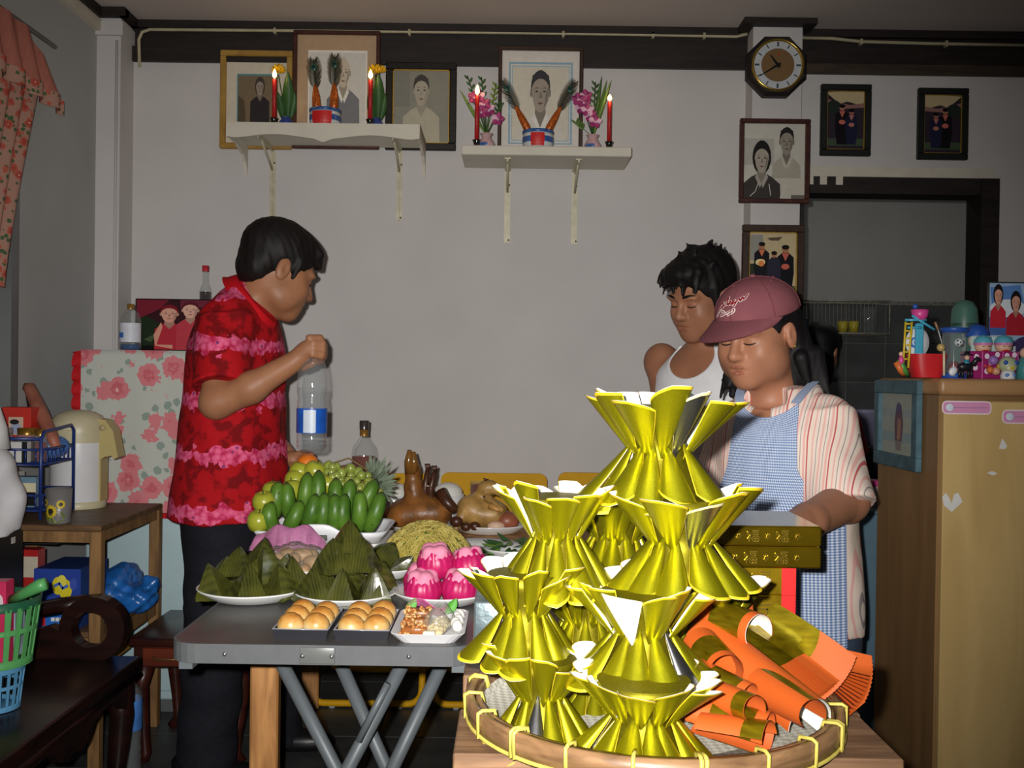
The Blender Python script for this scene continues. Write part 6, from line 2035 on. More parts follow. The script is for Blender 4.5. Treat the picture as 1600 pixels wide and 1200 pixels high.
for k in range(640):
 a, r = rn.uniform(0, 2 * PI), RN * rn.random() ** .5
 x, y = r * math.cos(a), r * math.sin(a)
 d = rn.uniform(0, 2 * PI); pts = []
 for j in range(6):
  x += .009 * math.cos(d); y += .009 * math.sin(d); d += rn.uniform(-.7, .7)
  rr_ = math.hypot(x, y)
  if rr_ > RN: x *= RN / rr_; y *= RN / rr_
  pts.append(c6 + Vector((x, y, .0105 + mound(x, y, RN * 1.03, HN) + rn.uniform(0, .006))))
 b.tube(pts, .0016, 4, caps=False)
o = b.build('noodle_strands', t, kind='stuff')
for k in range(46):
 a, r = rn.uniform(0, 2 * PI), RN * rn.random() ** .5
 x, y = r * math.cos(a), r * math.sin(a); d = rn.uniform(0, 2 * PI)
 p0 = c6 + Vector((x, y, .013 + mound(x, y, RN * 1.03, HN))); x2, y2 = x + .022 * math.cos(d), y + .022 * math.sin(d)
 g.tube([p0, c6 + Vector((x2, y2, .013 + mound(x2, y2, RN * 1.03, HN)))], .0016, 4)
g.build('onion_strips', t, kind='stuff')
c7 = plate('white plate of beige dumplings covered by clear wrap', 462, 2.42, FZ, .105)
bei = M('beige_dumpling_skin', (176, 140, 100), .45, var=.3, vs=40)
for k in range(11):
 a = k * 2.4; r = .078 * ((k + .5) / 11) ** .5
 MB().mat(bei).ball(c7 + Vector((r * math.cos(a), r * math.sin(a), .022 + .026 * (1 - k / 11))), (.026, .018, .016), 12, 8, Matrix.Rotation(a, 3, 'Z') @ Matrix.Rotation(.3, 3, 'X')).build('dumpling', None, label='beige dumpling under clear wrap beside the leaf dumplings', cat='dumpling', group='beige dumplings on one plate')
b = MB().mat(bagm)
b.grid(lambda u, v: c7 + Vector((.1 * v * math.cos(2 * PI * u), .1 * v * math.sin(2 * PI * u), .075 - .05 * v * v + .006 * math.sin(9 * 2 * PI * u) * v + .004 * math.sin(14 * v))), 32, 8, True)
b.build('plastic_wrap', None, label='crumpled clear plastic wrap over the beige dumplings', cat='plastic wrap')
yb_ = 2.50
b = MB().mat(M('glossy_pink_plastic_bag', (178, 112, 150), .25, var=.3, vs=25, spec=.6))
cpk = at(452, 858, 2.53)
b.grid(lambda u, v: Vector((cpk.x + (u - .5) * .19, cpk.y + .03 * math.sin(PI * v) - .02 + .01 * math.sin(11 * u), FZ + .045 + .055 * math.sin(PI * v) ** .7 * (math.sin(PI * u) ** .4) + .006 * math.sin(17 * u + 4 * v))), 26, 8)
b.build('pink_plastic_bag', None, label='crumpled pink plastic bag in front of the fruit tray', cat='bag')
TYF = 2.56
xl, xr_ = at(388, 840, TYF).x, at(602, 830, TYF).x
tz0 = at(495, 852, TYF).z
t = thing('carton', 'low white carton with pink print under the fruit tray', 'box', ((xl + xr_) / 2, TYF + .14, FZ))
MB().mat(M('white_carton_card', (220, 216, 212), .6, var=.05)).rbox(((xl + xr_) / 2, TYF + .15, (FZ + tz0) / 2), (xr_ - xl - .02, .24, tz0 - FZ - .001), .002, 1).build('box_body', t)
MB().mat(M('pink_carton_print', (200, 90, 110), .6)).box2((xl + .012, TYF + .028, FZ + .02), (xl + .035, TYF + .0305, tz0 - .01)).build('print_patch', t)
fmp = M('white_plastic_tray', (226, 226, 230), .3, var=.03, spec=.5)
t = thing('fruit_tray', 'white plastic tray with arched handle holding bananas and fruit', 'tray', ((xl + xr_) / 2, TYF + .13, tz0))
b = MB().mat(fmp)
cxm = (xl + xr_) / 2
def trp(e, z, hump=0):
 out = []
 for x, y in rrect(xl + e, TYF + e, xr_ - e, TYF + .27 - e, .045, 6): out.append((x, y, z))
 return out
def dense(r, m=6):
 o = []
 for i in range(len(r)):
  a, c = Vector(r[i]), Vector(r[(i + 1) % len(r)])
  k = max(1, int((c - a).length / .012))
  o += [a + (c - a) * j / k for j in range(k)]
 return o
def hmp(v, amt):
 w = math.exp(-((v.x - cxm) / .05) ** 4)
 front = 1 if v.y < TYF + .05 or v.y > TYF + .22 else 0
 return v + Vector((0, 0, amt * w * front))
R5 = [dense(trp(.0, 0))]
base_n = len(R5[0])
def scl(e, z, hump):
 out = []
 cx0, cy0 = cxm, TYF + .135
 for v in R5[0]:
  fx = 1 - 2 * e / (xr_ - xl); fy = 1 - 2 * e / .27
  out.append(hmp(Vector((cx0 + (v.x - cx0) * fx, cy0 + (v.y - cy0) * fy, z)), hump))
 return out
RR = [scl(.022, tz0, 0), scl(.008, tz0 + .018, .012), scl(.0, tz0 + .030, .020), scl(.004, tz0 + .033, .020), scl(.012, tz0 + .028, .014), scl(.026, tz0 + .004, 0)]
n = base_n; vs = [v for r in RR for v in r]
b.add(vs, [tuple(range(n))[::-1]] + [(k * n + i, k * n + (i + 1) % n, (k + 1) * n + (i + 1) % n, (k + 1) * n + i) for k in range(5) for i in range(n)] + [tuple(5 * n + i for i in range(n))], True)
b.build('tray_body', t)
MB().mat(M('dark_handle_slot', (60, 66, 52), .6)).rbox((cxm, TYF + .006, tz0 + .018), (.05, .004, .014), .004, 2).build('handle_slot', t)
banm = NT('green_banana_skin'); banm.set(.42, 0, .45)
_co = banm.coord('Object'); _n = banm.n('ShaderNodeTexNoise'); _n.inputs['Scale'].default_value = 16; banm.l(_co, _n.inputs['Vector'])
_s = banm.n('ShaderNodeTexNoise'); _s.inputs['Scale'].default_value = 130; banm.l(_co, _s.inputs['Vector'])
banm.base(banm.mix(banm.math('GREATER_THAN', _s.outputs['Fac'], .70), banm.ramp(_n.outputs['Fac'], [(.3, (54, 92, 24)), (.7, (92, 128, 40))]), (44, 52, 20)))
banm = banm.m
btip = M('banana_dark_tip', (50, 40, 26), .8)
def banana(t, p0, p1, bend, r):
 p0, p1 = Vector(p0), Vector(p1)
 pts, rs = [], []
 for i in range(10):
  f = i / 9
  pts.append(p0 + (p1 - p0) * f + Vector(bend) * 4 * f * (1 - f))
  rs.append(r * (.45 + .55 * math.sin(PI * min(1, .12 + .80 * f)) ** .6) * (1 if f < .9 else .62))
 o = MB().mat(banm).tube(pts, rs, 10).build('banana', t)
 MB().mat(btip).ball(pts[-1], r * .34, 6, 5).build('banana_tip', o)
hand1 = thing('banana_hand', 'front hand of short green bananas standing in the fruit tray', 'bananas', (cxm, TYF + .06, tz0 + .005))
hand2 = thing('banana_hand', 'back hand of green bananas standing behind the front row', 'bananas', (cxm, TYF + .12, tz0 + .005))
for i, (px, top, lean) in enumerate(((428, 787, -4), (457, 786, 14), (484, 775, 10), (503, 773, 4), (522, 775, 1), (541, 775, -1), (560, 770, 2), (583, 772, 14))):
 banana(hand1, at(px - lean * .6, 828, TYF + .06), at(px + lean * .9, top, TYF + .045 + .01 * (i % 2)), (.006 * (1 if lean > 0 else -1), -.022, 0), .0205)
for i, (px, top, lean) in enumerate(((432, 755, 3), (450, 757, -2), (477, 741, 4), (497, 738, 1), (523, 750, 2), (544, 752, 4), (572, 752, 14))):
 banana(hand2, at(px - lean, 806, TYF + .115), at(px + lean, top, TYF + .10), (.004, -.022, 0), .0205)
MB().mat(banm).rbox((cxm, TYF + .135, tz0 + .035), (.2, .03, .03), .012, 2).build('stalk', hand2)
MB().mat(banm).rbox((cxm, TYF + .085, tz0 + .025), (.22, .03, .02), .009, 2).build('stalk', hand1)
apl = M('yellow_green_apple_skin', (152, 156, 46), .3, var=.15, vs=14, spec=.5)
aprof = [(0, .004), (.012, 0), (.024, .006), (.030, .022), (.029, .036), (.022, .048), (.010, .053), (.003, .049), (0, .046)]
ab = MB().mat(apl).lathe(aprof, (0, 0, 0), 20, caps=False).build('apple', None)
ap_me = ab.data; ap_me.transform(Matrix.Translation((0, 0, ab.location.z))); bpy.data.objects.remove(ab)
sb_ = MB().mat(btip).tube([(0, 0, .046), (.003, 0, .06)], .0015, 5).build('apple_stem', None)
st_me = sb_.data; st_me.transform(Matrix.Translation(sb_.location)); bpy.data.objects.remove(sb_)
for px, py, Y, w in ((403, 813, 2.60, 'lowest at the left end of tray'), (414, 783, 2.64, 'second from the bottom at left end'), (428, 768, 2.72, 'behind the leftmost banana'), (465, 737, 2.76, 'top left beside the orange'), (487, 735, 2.75, 'on top under the orange'), (461, 750, 2.73, 'third from the top at left'), (458, 766, 2.71, 'behind the second banana'), (511, 757, 2.72, 'peeking between back bananas'), (412, 815, 2.66, 'half hidden behind the lowest one')):
 t = thing('green_apple', 'yellow green apple, ' + w, 'apple', at(px, py, Y) - Vector((0, 0, .026)), group='apples in the fruit tray')
 t.rotation_euler = (RND.uniform(-.4, .4), RND.uniform(-.4, .4), RND.uniform(0, 6))
 for nm, me in (('apple_skin', ap_me), ('stem', st_me)):
  o = bpy.data.objects.new(nm, me); COL.objects.link(o); o.parent = t
p = at(481, 724, 2.78)
t = thing('orange', 'single orange on top of the fruit by the man\'s hand', 'orange', p - Vector((0, 0, .024)))
MB().mat(M('orange_peel', (214, 112, 28), .45, var=.1, bump=.4, bs=260)).ball(p, (.029, .029, .026), 20, 12).build('peel', t)
MB().mat(btip).ball(p + Vector((0, 0, .026)), .002, 6, 4).build('stem', t)
grm = M('green_grape_skin', (134, 146, 64), .25, var=.2, vs=40, spec=.6)
gp_ = thing('grape_bunch', 'bunch of green grapes heaped on top of the fruit', 'grapes', at(545, 770, 2.74))
gb = MB().mat(grm).ball((0, 0, 0), .0125, 12, 8).build('grape', None); gr_me = gb.data; gr_me.transform(Matrix.Translation((0, 0, -.0125))); bpy.data.objects.remove(gb)
rg = random.Random(4)
for k in range(62):
 u = rg.random(); px = 505 + 88 * u
 topy = 723 + 17 * ((u - .28) / .5) ** 2
 py = topy + rg.random() ** .8 * 42
 Y = 2.70 + .07 * (1 - (py - topy) / 42) + rg.uniform(-.02, .02)
 o = bpy.data.objects.new('grape', gr_me); COL.objects.link(o); o.parent = gp_
 o.location = at(px, py, Y) - gp_.location
 o.rotation_euler = (rg.uniform(0, 3), rg.uniform(0, 3), 0); s = rg.uniform(.85, 1.1); o.scale = (s, s, s * 1.12)
MB().mat(M('brown_grape_stem', (110, 90, 50), .7)).tube([at(520, 724, 2.77), at(545, 716, 2.78), at(575, 735, 2.77)], .0025, 6).build('stem', gp_)
pc = at(600, 757, 2.83)
t = thing('pineapple', 'pineapple behind the grapes with grey green spiky crown', 'pineapple', pc + Vector((-.10, .03, -.09)))
MB().mat(M('pineapple_rind', (140, 104, 48), .6, var=.5, vs=70, bump=.8, bs=60)).ball(pc + Vector((-.12, .04, -.01)), (.085, .058, .058), 20, 14).build('fruit_body', t)
crm = M('grey_green_pineapple_leaf', (112, 124, 104), .5, var=.25, vs=40)
rp = random.Random(8)
for k in range(64):
 ph = (k / 64) ** .6 * 1.75; a = k * 2.4
 d = Vector((math.cos(ph) * .75, -math.sin(ph) * math.sin(a) * .9 - .25, math.sin(ph) * math.cos(a)))
 b = MB().mat(crm)
 leaf(b, pc + Vector((-.035, .0, 0)) + d * .010, d, .062 + .02 * rp.random(), .013, Vector((0, -1, .3)), .5 * rp.uniform(-.6, 1), 4)
 b.build('crown_leaf', t)
BYW = 3.5
zb0 = WZT; Hh = at(570, 657, BYW).z - zb0; bw = 19 * BYW / F
hz = lambda py: at(570, py, BYW).z - zb0
glass_m = glassy('clear_bottle_glass', (214, 222, 218), .06, .02)
whis = glassy('amber_whisky', (170, 66, 20), .35, .02, (196, 92, 30))
lathe_thing('whisky_bottle', 'clear whisky bottle half full of amber spirit behind the fruit', 'bottle', 570, BYW, zb0, [
 ('bottle_glass', glass_m, [(0, .004), (bw * .9, 0), (bw, .008), (bw, hz(708)), (bw * .9, hz(698)), (bw * .5, hz(688)), (bw * .3, hz(680)), (bw * .3, hz(668))], {}),
 ('whisky', whis, [(0, .008), (bw * .85, .006), (bw * .95, .014), (bw * .95, hz(713)), (0, hz(713))], {}),
 ('neck_seal', M('gold_neck_seal', (150, 112, 50), .4, .5, var=.2), [(bw * .36, hz(681)), (bw * .36, hz(671)), (bw * .33, hz(671))], {}),
 ('bottle_cap', M('dark_clear_cap', (60, 54, 50), .2, var=.1, spec=.8), [(bw * .38, hz(671)), (bw * .4, hz(658)), (bw * .34, hz(657)), (0, hz(657))], {}),
 ('label', M('faded_bottle_label', (150, 120, 84), .5, var=.3), [(bw * 1.01, .03), (bw * 1.01, hz(745))], {'a0': -PI * .8, 'a1': -PI * .2, 'n': 12})])
DY_ = 3.36
c8 = plate('white plate under the upright roast duck', 655, DY_, WZT, .125)
dk = M('roast_duck_skin', (124, 78, 34), .4, var=.6, vs=22, bump=.5, bs=60, spec=.5)
dkd = M('dark_roast_duck_skin', (70, 40, 24), .35, var=.4, vs=24, spec=.5)
bill_m = M('glossy_brown_duck_bill', (120, 82, 36), .2, var=.3, vs=30, spec=.7)
duck = thing('roast_duck', 'whole roast duck with neck and bill pointing straight up', 'duck', c8 + Vector((0, 0, .01)))
Q = SDF(at(588, 830, DY_) - Vector((0, .16, .06)), at(730, 690, DY_) + Vector((0, .16, .02)), .0045)
dp_ = lambda px, py, dy=0: at(px, py, DY_ + dy)
Q.ell(dp_(658, 800, 0), (.090, .085, .062), None, .02)
Q.ell(dp_(630, 806, -.03), (.05, .05, .045), None, .02)
Q.ell(dp_(682, 802, -.03), (.048, .045, .045), None, .02)
Q.cap(dp_(652, 790, -.02), dp_(646, 762, -.02), .036, .03, .02)
Q.cap(dp_(646, 762, -.02), dp_(645, 742, -.02), .027, .022, .015)
Q.ell(dp_(645, 735, -.02), (.026, .026, .034), None, .012)
Q.cap(dp_(625, 790, .02), dp_(600, 804, -.02), .022, .014, .012)
Q.cap(dp_(600, 804, -.02), dp_(612, 812, -.05), .013, .010, .010)
Q.cap(dp_(690, 785, -.02), dp_(708, 795, -.05), .022, .013, .012)
Q.build('body', dk, duck)
for s_, tip in ((-1, (640, 703)), (1, (646, 706))):
 b = MB().mat(bill_m)
 p0, p1 = dp_(643 + 2 * s_, 738, -.03), dp_(tip[0], tip[1], -.045)
 b.tube([p0, p0 * .5 + p1 * .5 + Vector((.004 * s_, -.004, 0)), p1], [.018, .014, .007], 10)
 b.build('bill', duck)
for dx_, tp in ((0, (668, 735)), (9, (679, 738))):
 MB().mat(dkd).tube([dp_(666 + dx_, 790, -.02), dp_(664 + dx_, 762, -.02), dp_(*tp, -.03)], [.018, .011, .008], 8).build('leg', duck)
 b = MB().mat(dkd)
 for a in (-.5, 0, .5):
  b.tube([dp_(*tp, -.03), dp_(*tp, -.03) + Vector((.014 * math.sin(a) , -.006, .022))], [.006, .003], 6)
 b.build('foot', duck)
MB().mat(dkd).tube([dp_(688, 768, -.03), dp_(698, 785, -.05), dp_(712, 798, -.06)], [.022, .02, .014], 8).build('wing', duck)
MB().mat(M('wire_tie', (190, 180, 160), .3, .6)).tube([dp_(662, 761, -.05), dp_(668, 759, -.06), dp_(674, 761, -.05)], .002, 5).build('tie', duck)
c9 = plate('white oval platter under the chicken and pork belly', 765, DY_ - .02, WZT, .125, h=.03, sq=(1.0, .8))
chm = M('pale_golden_chicken_skin', (158, 122, 66), .42, var=.45, vs=26, bump=.5, bs=70, spec=.45)
chk = thing('roast_chicken', 'whole pale brown chicken with bent head and open beak', 'chicken', c9 + Vector((0, 0, .01)))
Q = SDF(at(695, 838, DY_) - Vector((0, .14, .04)), at(812, 740, DY_) + Vector((0, .14, .02)), .0045)
Q.ell(dp_(758, 802, -.02), (.075, .07, .052), None, .02)
Q.ell(dp_(735, 795, -.04), (.045, .045, .045), None, .02)
Q.ell(dp_(775, 805, -.05), (.035, .035, .04), None, .02)
Q.cap(dp_(745, 785, -.02), dp_(757, 768, -.03), .028, .024, .014)
Q.ell(dp_(762, 762, -.035), (.032, .026, .026), None, .012)
Q.cap(dp_(768, 760, -.04), dp_(780, 770, -.05), .018, .012, .01)
Q.cap(dp_(762, 778, -.07), dp_(784, 797, -.10), .014, .008, .008)
Q.cap(dp_(725, 800, -.06), dp_(712, 826, -.08), .02, .012, .012)
Q.build('body', chm, chk)
MB().mat(M('yellow_brown_beak', (176, 130, 70), .35)).tube([dp_(765, 790, -.09), dp_(775, 795, -.10), dp_(786, 799, -.105)], [.012, .009, .003], 8).build('beak', chk)
MB().mat(dkd).tube([dp_(760, 752, -.04), dp_(757, 748, -.045), dp_(763, 750, -.04)], [.008, .005, .003], 6).build('comb', chk)
MB().mat(M('dark_glass_eye', (20, 14, 10), .2)).ball(dp_(756, 776, -.08), .003, 8, 6).build('eye', chk)
for (px, py, r_, wh) in ((713, 815, .022, 'leftmost and largest'), (728, 823, .018, 'middle'), (742, 822, .018, 'rightmost')):
 MB().mat(dkd).ball(dp_(px, py, -.10), (r_, r_ * .8, r_ * .8), 10, 7).build('giblet', None, label='dark brown giblet piece in front of the chicken, %s' % wh, cat='giblet', group='giblets on the platter')
pk = thing('pork_belly', 'block of boiled pork belly with reddish skin right of the chicken', 'pork', dp_(792, 826, -.06))
Q = SDF(dp_(772, 836, -.06) - Vector((.02, .06, .01)), dp_(815, 795, -.06) + Vector((.02, .06, .03)), .004)
Q.ell(dp_(792, 814, -.06), (.040, .035, .032), None, .01)
Q.build('meat', M('red_brown_pork_skin', (142, 82, 58), .4, var=.25, vs=25), pk)
MB().mat(M('pale_pork_fat', (206, 172, 146), .5, var=.15)).ball(dp_(775, 822, -.09), (.03, .018, .016), 12, 8).build('fat_side', pk)
plate('empty looking white oval platter in front of the chicken platter', 752, 2.98, WZT, .10, sq=(1.1, .8))
c10 = plate('small white plate of green leaf vegetables beside the gold stack', 800, 2.70, FZ, .075)
t = thing('green_vegetables', 'heap of dark green leaf vegetables beside the gold stack', 'vegetables', c10 + Vector((0, 0, .01)))
rv = random.Random(2)
for k in range(46):
 a, r = rv.uniform(0, 2 * PI), .05 * rv.random() ** .5
 b = MB().mat(leaf_m if k % 3 else leaf_l)
 leaf(b, c10 + Vector((r * math.cos(a), r * math.sin(a), .010 + .035 * (1 - (r / .055) ** 2))), (math.cos(a), math.sin(a), rv.uniform(-.3, .5)), .045, .018, Vector((0, 0, 1)), -.3, 4)
 b.build('leaf', t)
ricem = M('white_steamed_rice', (226, 224, 216), .7, var=.1, vs=160, bump=.9, bs=240)
for px, lb in ((616, 'white bowl heaped with rice left of the duck'), (700, 'white bowl heaped with rice between duck and chicken')):
 Y = 3.62; x = at(px, 760, Y).x
 t = thing('rice_bowl', lb, 'bowl', (x, Y, WZT))
 zt_ = at(px, 772, Y).z - WZT
 MB().mat(china).lathe([(.025, 0), (.028, .006), (.05, zt_ * .6), (.058, zt_), (.055, zt_), (.045, zt_ * .6)], (x, Y, WZT), 24).build('bowl', t)
 MB().mat(ricem).lathe([(.054, zt_ - .004), (.05, zt_ + .016), (.036, zt_ + .032), (.016, zt_ + .040), (0, zt_ + .041)], (x, Y, WZT), 24, caps=False).build('rice', t)
Y = 3.62; x = at(755, 770, Y).x; gz = at(755, 752, Y).z - WZT
lathe_thing('tea_glass', 'square shouldered glass of amber tea behind the chicken', 'glass', 755, Y, WZT, [
 ('glass', glass_m, [(0, .004), (.036, 0), (.042, .01), (.042, gz)], {}), ('tea', whis, [(0, .006), (.038, .008), (.039, gz - .012), (0, gz - .012)], {})])

# ====== LEFT SIDE OF THE ROOM
def floral(name, bg, petal, petal2, leafc, scale, dens=.34):
 t = NT(name); t.set(.85, 0, .15)
 co = t.coord('Object')
 n0 = t.n('ShaderNodeTexNoise'); n0.inputs['Scale'].default_value = 70; n0.inputs['Detail'].default_value = 2; t.l(co, n0.inputs['Vector'])
 vo = t.n('ShaderNodeTexVoronoi'); vo.inputs['Scale'].default_value = scale; vo.inputs['Randomness'].default_value = .75; t.l(co, vo.inputs['Vector'])
 d = t.math('ADD', vo.outputs['Distance'], t.math('MULTIPLY', t.math('SUBTRACT', n0.outputs['Fac'], .5), .45))
 v2 = t.n('ShaderNodeTexVoronoi'); v2.inputs['Scale'].default_value = scale * 1.7; t.l(t.coord('Object', None, None, (.3, .2, .1)), v2.inputs['Vector'])
 d2 = t.math('ADD', v2.outputs['Distance'], t.math('MULTIPLY', t.math('SUBTRACT', n0.outputs['Fac'], .5), .4))
 c = t.mix(t.math('LESS_THAN', d2, .30), bg, leafc)
 fl = t.ramp(d, [(0, (236, 214, 200)), (.07, petal2), (.2, petal), (.30, petal2)])
 t.base(t.mix(t.math('LESS_THAN', d, dens), c, fl))
 return t.m
cur_m = floral('red_floral_curtain', (168, 128, 112), (158, 64, 54), (176, 90, 74), (74, 96, 66), 26, .40)
val_m = M('salmon_valance_cloth', (162, 100, 86), .85, var=.15, vs=16, stretch=(1, 12, 1), spec=.15)
cl = thing('curtain', 'salmon and red floral curtain with ruffled valance at the window', 'curtain', (-1.58, 3.2, 1.45))
ztop, zmid, zbot = at(30, 40, 3.35).z, at(40, 128, 3.4).z, at(5, 450, 3.24).z
def cf(u, v):
 z = zbot + (zmid + .03 - zbot) * v
 ye = 3.22 + (3.46 - 3.22) * v ** 1.2
 y = 2.55 + (ye - 2.55) * u
 return Vector((-1.590 + .018 * math.sin(u * 62) * (.6 + .4 * v), y, z))
MB().mat(cur_m).sheet(cf, 120, 14, .002, m2=cur_m).build('drape', cl)
def vf(u, v):
 z = zmid - .035 * u + (ztop - zmid + .0 * u) * v - .10 * max(0, (u - .8) / .2) * v
 y = 2.55 + (3.52 - .06 * v - 2.55) * u
 return Vector((-1.552 + .016 * math.sin(u * 50) * (1.2 - .8 * v) - .01 * v, y, z))
MB().mat(val_m).sheet(vf, 110, 8, .002, m2=val_m).build('valance', cl)
MB().mat(cur_m).sheet(lambda u, v: Vector((-1.546 + .018 * math.sin(u * 50), 2.55 + .972 * u, zmid - .035 * u - .045 + .05 * v)), 110, 3, .002, m2=cur_m).build('valance_border', cl)
MB().mat(M('grey_curtain_rail', (120, 120, 120), .4, .5)).tube([(-1.575, 2.4, ztop - .02), (-1.575, 3.50, ztop - .02)], .008, 8).build('rail', cl)
FYF = 3.56
gx0, gx1 = at(128, 700, FYF).x, at(304, 700, FYF).x
gz = at(220, 549, FYF).z
fr = thing('refrigerator', 'pale blue refrigerator behind the side table under a flowered cloth', 'refrigerator', ((gx0 + gx1) / 2, 3.80, 0))
fbm = M('pale_blue_enamel', (176, 200, 206), .35, var=.03, spec=.5)
MB().mat(fbm).rbox(((gx0 + gx1) / 2, 3.80, gz / 2 + .02), (gx1 - gx0 - .02, .46, gz - .05), .012, 2).build('cabinet', fr)
MB().mat(fbm).rbox(((gx0 + gx1) / 2, FYF + .022, gz / 2 + .03), (gx1 - gx0 - .02, .03, gz - .09), .01, 2).build('door', fr)
MB().mat(M('grey_plinth', (90, 94, 96), .6)).box2((gx0 + .02, FYF + .03, 0), (gx1 - .02, 4.02, .05)).build('plinth', fr)
cloth_m = floral('pink_gerbera_oilcloth', (188, 192, 184), (196, 94, 104), (210, 126, 132), (140, 156, 146), 12.5, .50)
red_m = M('red_ruffle_cloth', (186, 30, 36), .8, var=.12, spec=.2)
ct = thing('flowered_cover', 'white cover printed with pink gerberas and red ruffled edge', 'cloth', ((gx0 + gx1) / 2, 3.78, at(200, 806, FYF).z))
zb_ = at(200, 800, FYF - .01).z
def cov(u, v):
 L1_, L2_ = gz + .004 - zb_, .46
 s_ = v * (L1_ + L2_)
 x = gx0 - .004 + (gx1 - gx0 + .008) * u
 if s_ < L1_: return Vector((x, FYF - .006 - .006 * math.sin(u * 14) * (1 - s_ / L1_), zb_ + s_))
 return Vector((x, FYF - .006 + (s_ - L1_), gz + .004))
MB().mat(cloth_m).sheet(cov, 24, 40, .0015, m2=cloth_m).build('cloth', ct)
def ruf(u, v):
 return Vector((gx0 - .004 - .028 * v, FYF - .008 + .010 * math.sin(u * 60) * v, zb_ + .10 + (gz - zb_ - .10) * u + .008 * math.sin(u * 60 + 1) * v))
MB().mat(red_m).sheet(ruf, 80, 3, .0015, m2=red_m).build('side_ruffle', ct)
def ruf2(u, v):
 return Vector((gx0 + (gx1 - gx0) * u, FYF - .009 + .008 * math.sin(u * 44) * v, zb_ - .022 * v))
MB().mat(red_m).sheet(ruf2, 80, 3, .0015, m2=red_m).build('bottom_ruffle', ct)
gzt = gz + .0045
Y = 3.70
s_ = Y / F
hz = lambda py, px=202: at(px, py, Y).z - gzt
bl_liq = glassy('blue_cleaning_liquid', (30, 110, 180), .35, .05, (60, 140, 200))
lathe_thing('medicine_bottle', 'clear bottle with white and blue label and gold cap, on the fridge', 'bottle', 203, Y, gzt, [
 ('bottle_glass', glass_m, [(0, .002), (15 * s_, 0), (16 * s_, .006), (16 * s_, hz(500)), (13 * s_, hz(490)), (6 * s_, hz(484)), (5 * s_, hz(480))], {}),
 ('liquid', bl_liq, [(0, .003), (14.5 * s_, .003), (15 * s_, hz(538)), (0, hz(538))], {}),
 ('paper_label', M('white_blue_label', (206, 210, 220), .5, var=.1), [(16.2 * s_, hz(535)), (16.2 * s_, hz(505))], {'a0': -PI, 'a1': 0, 'n': 14}),
 ('blue_label_patch', M('blue_label_ink', (60, 110, 190), .5), [(16.4 * s_, hz(528)), (16.4 * s_, hz(520))], {'a0': -PI, 'a1': -PI * .6, 'n': 6}),
 ('bottle_cap', M('gold_screw_cap', (170, 130, 60), .35, .6), [(5.5 * s_, hz(483)), (5.5 * s_, hz(475)), (0, hz(475))], {})])
lathe_thing('syrup_bottle', 'tall slim bottle with long neck and red cap behind the photo', 'bottle', 319, 3.95, gzt, [
 ('bottle_glass', glass_m, [(0, .002), (.02, 0), (.022, .01), (.022, at(319, 455, 3.95).z - gzt), (.019, at(319, 450, 3.95).z - gzt), (.011, at(319, 442, 3.95).z - gzt), (.011, at(319, 422, 3.95).z - gzt)], {}),
 ('syrup', glassy('dark_red_syrup', (60, 20, 26), .6, .05, (90, 40, 46)), [(0, .004), (.019, .004), (.0205, at(319, 456, 3.95).z - gzt), (0, at(319, 456, 3.95).z - gzt)], {}),
 ('bottle_cap', M('red_bottle_cap', (190, 40, 60), .45), [(.0125, at(319, 424, 3.95).z - gzt), (.0125, at(319, 415, 3.95).z - gzt), (0, at(319, 415, 3.95).z - gzt)], {})])
girls = [((52, 20, 26), rect2(0, 0, 1, 1)), ((30, 44, 28), [(0, 0), (.42, 0), (.35, .5), (.1, .7), (0, .6)]), ((120, 30, 48), [(0, .6), (.3, .8), (.45, 1), (0, 1)]), ((110, 40, 60), rect2(.6, .85, 1, 1)), ((70, 90, 60), [(.1, .2), (.3, .35), (.2, .15)]), ((14, 14, 14), rect2(0, 0, .4, .08))]
girls += bust(.45, .90, .36, (216, 160, 140), (120, 20, 36), (180, 44, 60), .9, False, base=0, wide=.7) + [((214, 150, 128), [(.28, .1), (.36, .45), (.34, .55), (.24, .3), (.26, .08), (.5, .02), (.5, .1)])]
girls += bust(.74, .97, .34, (220, 172, 152), (90, 24, 36), (186, 60, 74), .9, False, base=0, wide=.7)
pic = picture('photo_print', 'unframed colour photo of two girls in red standing on the fridge', 211, 467, 328, 548, 3.78, 1.5, M('black_photo_edge', (20, 18, 20), .4), girls, depth=.008, cat='photo')
stw = wood('brown_side_table_wood', (74, 54, 36), (118, 88, 58), .5, 5, (1, 8, 8))
stl = wood('light_brown_side_table_leg', (104, 76, 46), (146, 110, 68), .5, 5, (8, 8, 1))
SZ = .75; sx0, sx1, sy0, sy1 = -1.62, -1.176, 2.94, 3.46
stb = thing('side_table', 'brown wooden side table with lower shelf in front of the fridge', 'table', ((sx0 + sx1) / 2, (sy0 + sy1) / 2, 0))
MB().mat(stw).rbox(((sx0 + sx1) / 2, (sy0 + sy1) / 2, SZ - .009), (sx1 - sx0, sy1 - sy0, .018), .003, 1).build('top', stb)
for x in (sx0 + .017, sx1 - .017):
 for y in (sy0 + .017, sy1 - .017):
  MB().mat(stl).rbox((x, y, (SZ - .018) / 2), (.034, .034, SZ - .018), .003, 1).build('leg', stb)
for (a, c) in (((sx0 + .034, sy0 + .006), (sx1 - .034, sy0 + .026)), ((sx0 + .034, sy1 - .026), (sx1 - .034, sy1 - .006)), ((sx0 + .006, sy0 + .034), (sx0 + .026, sy1 - .034)), ((sx1 - .026, sy0 + .034), (sx1 - .006, sy1 - .034))):
 MB().mat(stl).box2((a[0], a[1], SZ - .05), (c[0], c[1], SZ - .018)).build('apron_rail', stb)
 MB().mat(stl).box2((a[0], a[1], .38), (c[0], c[1], .425)).build('shelf_rail', stb)
LZ = .44
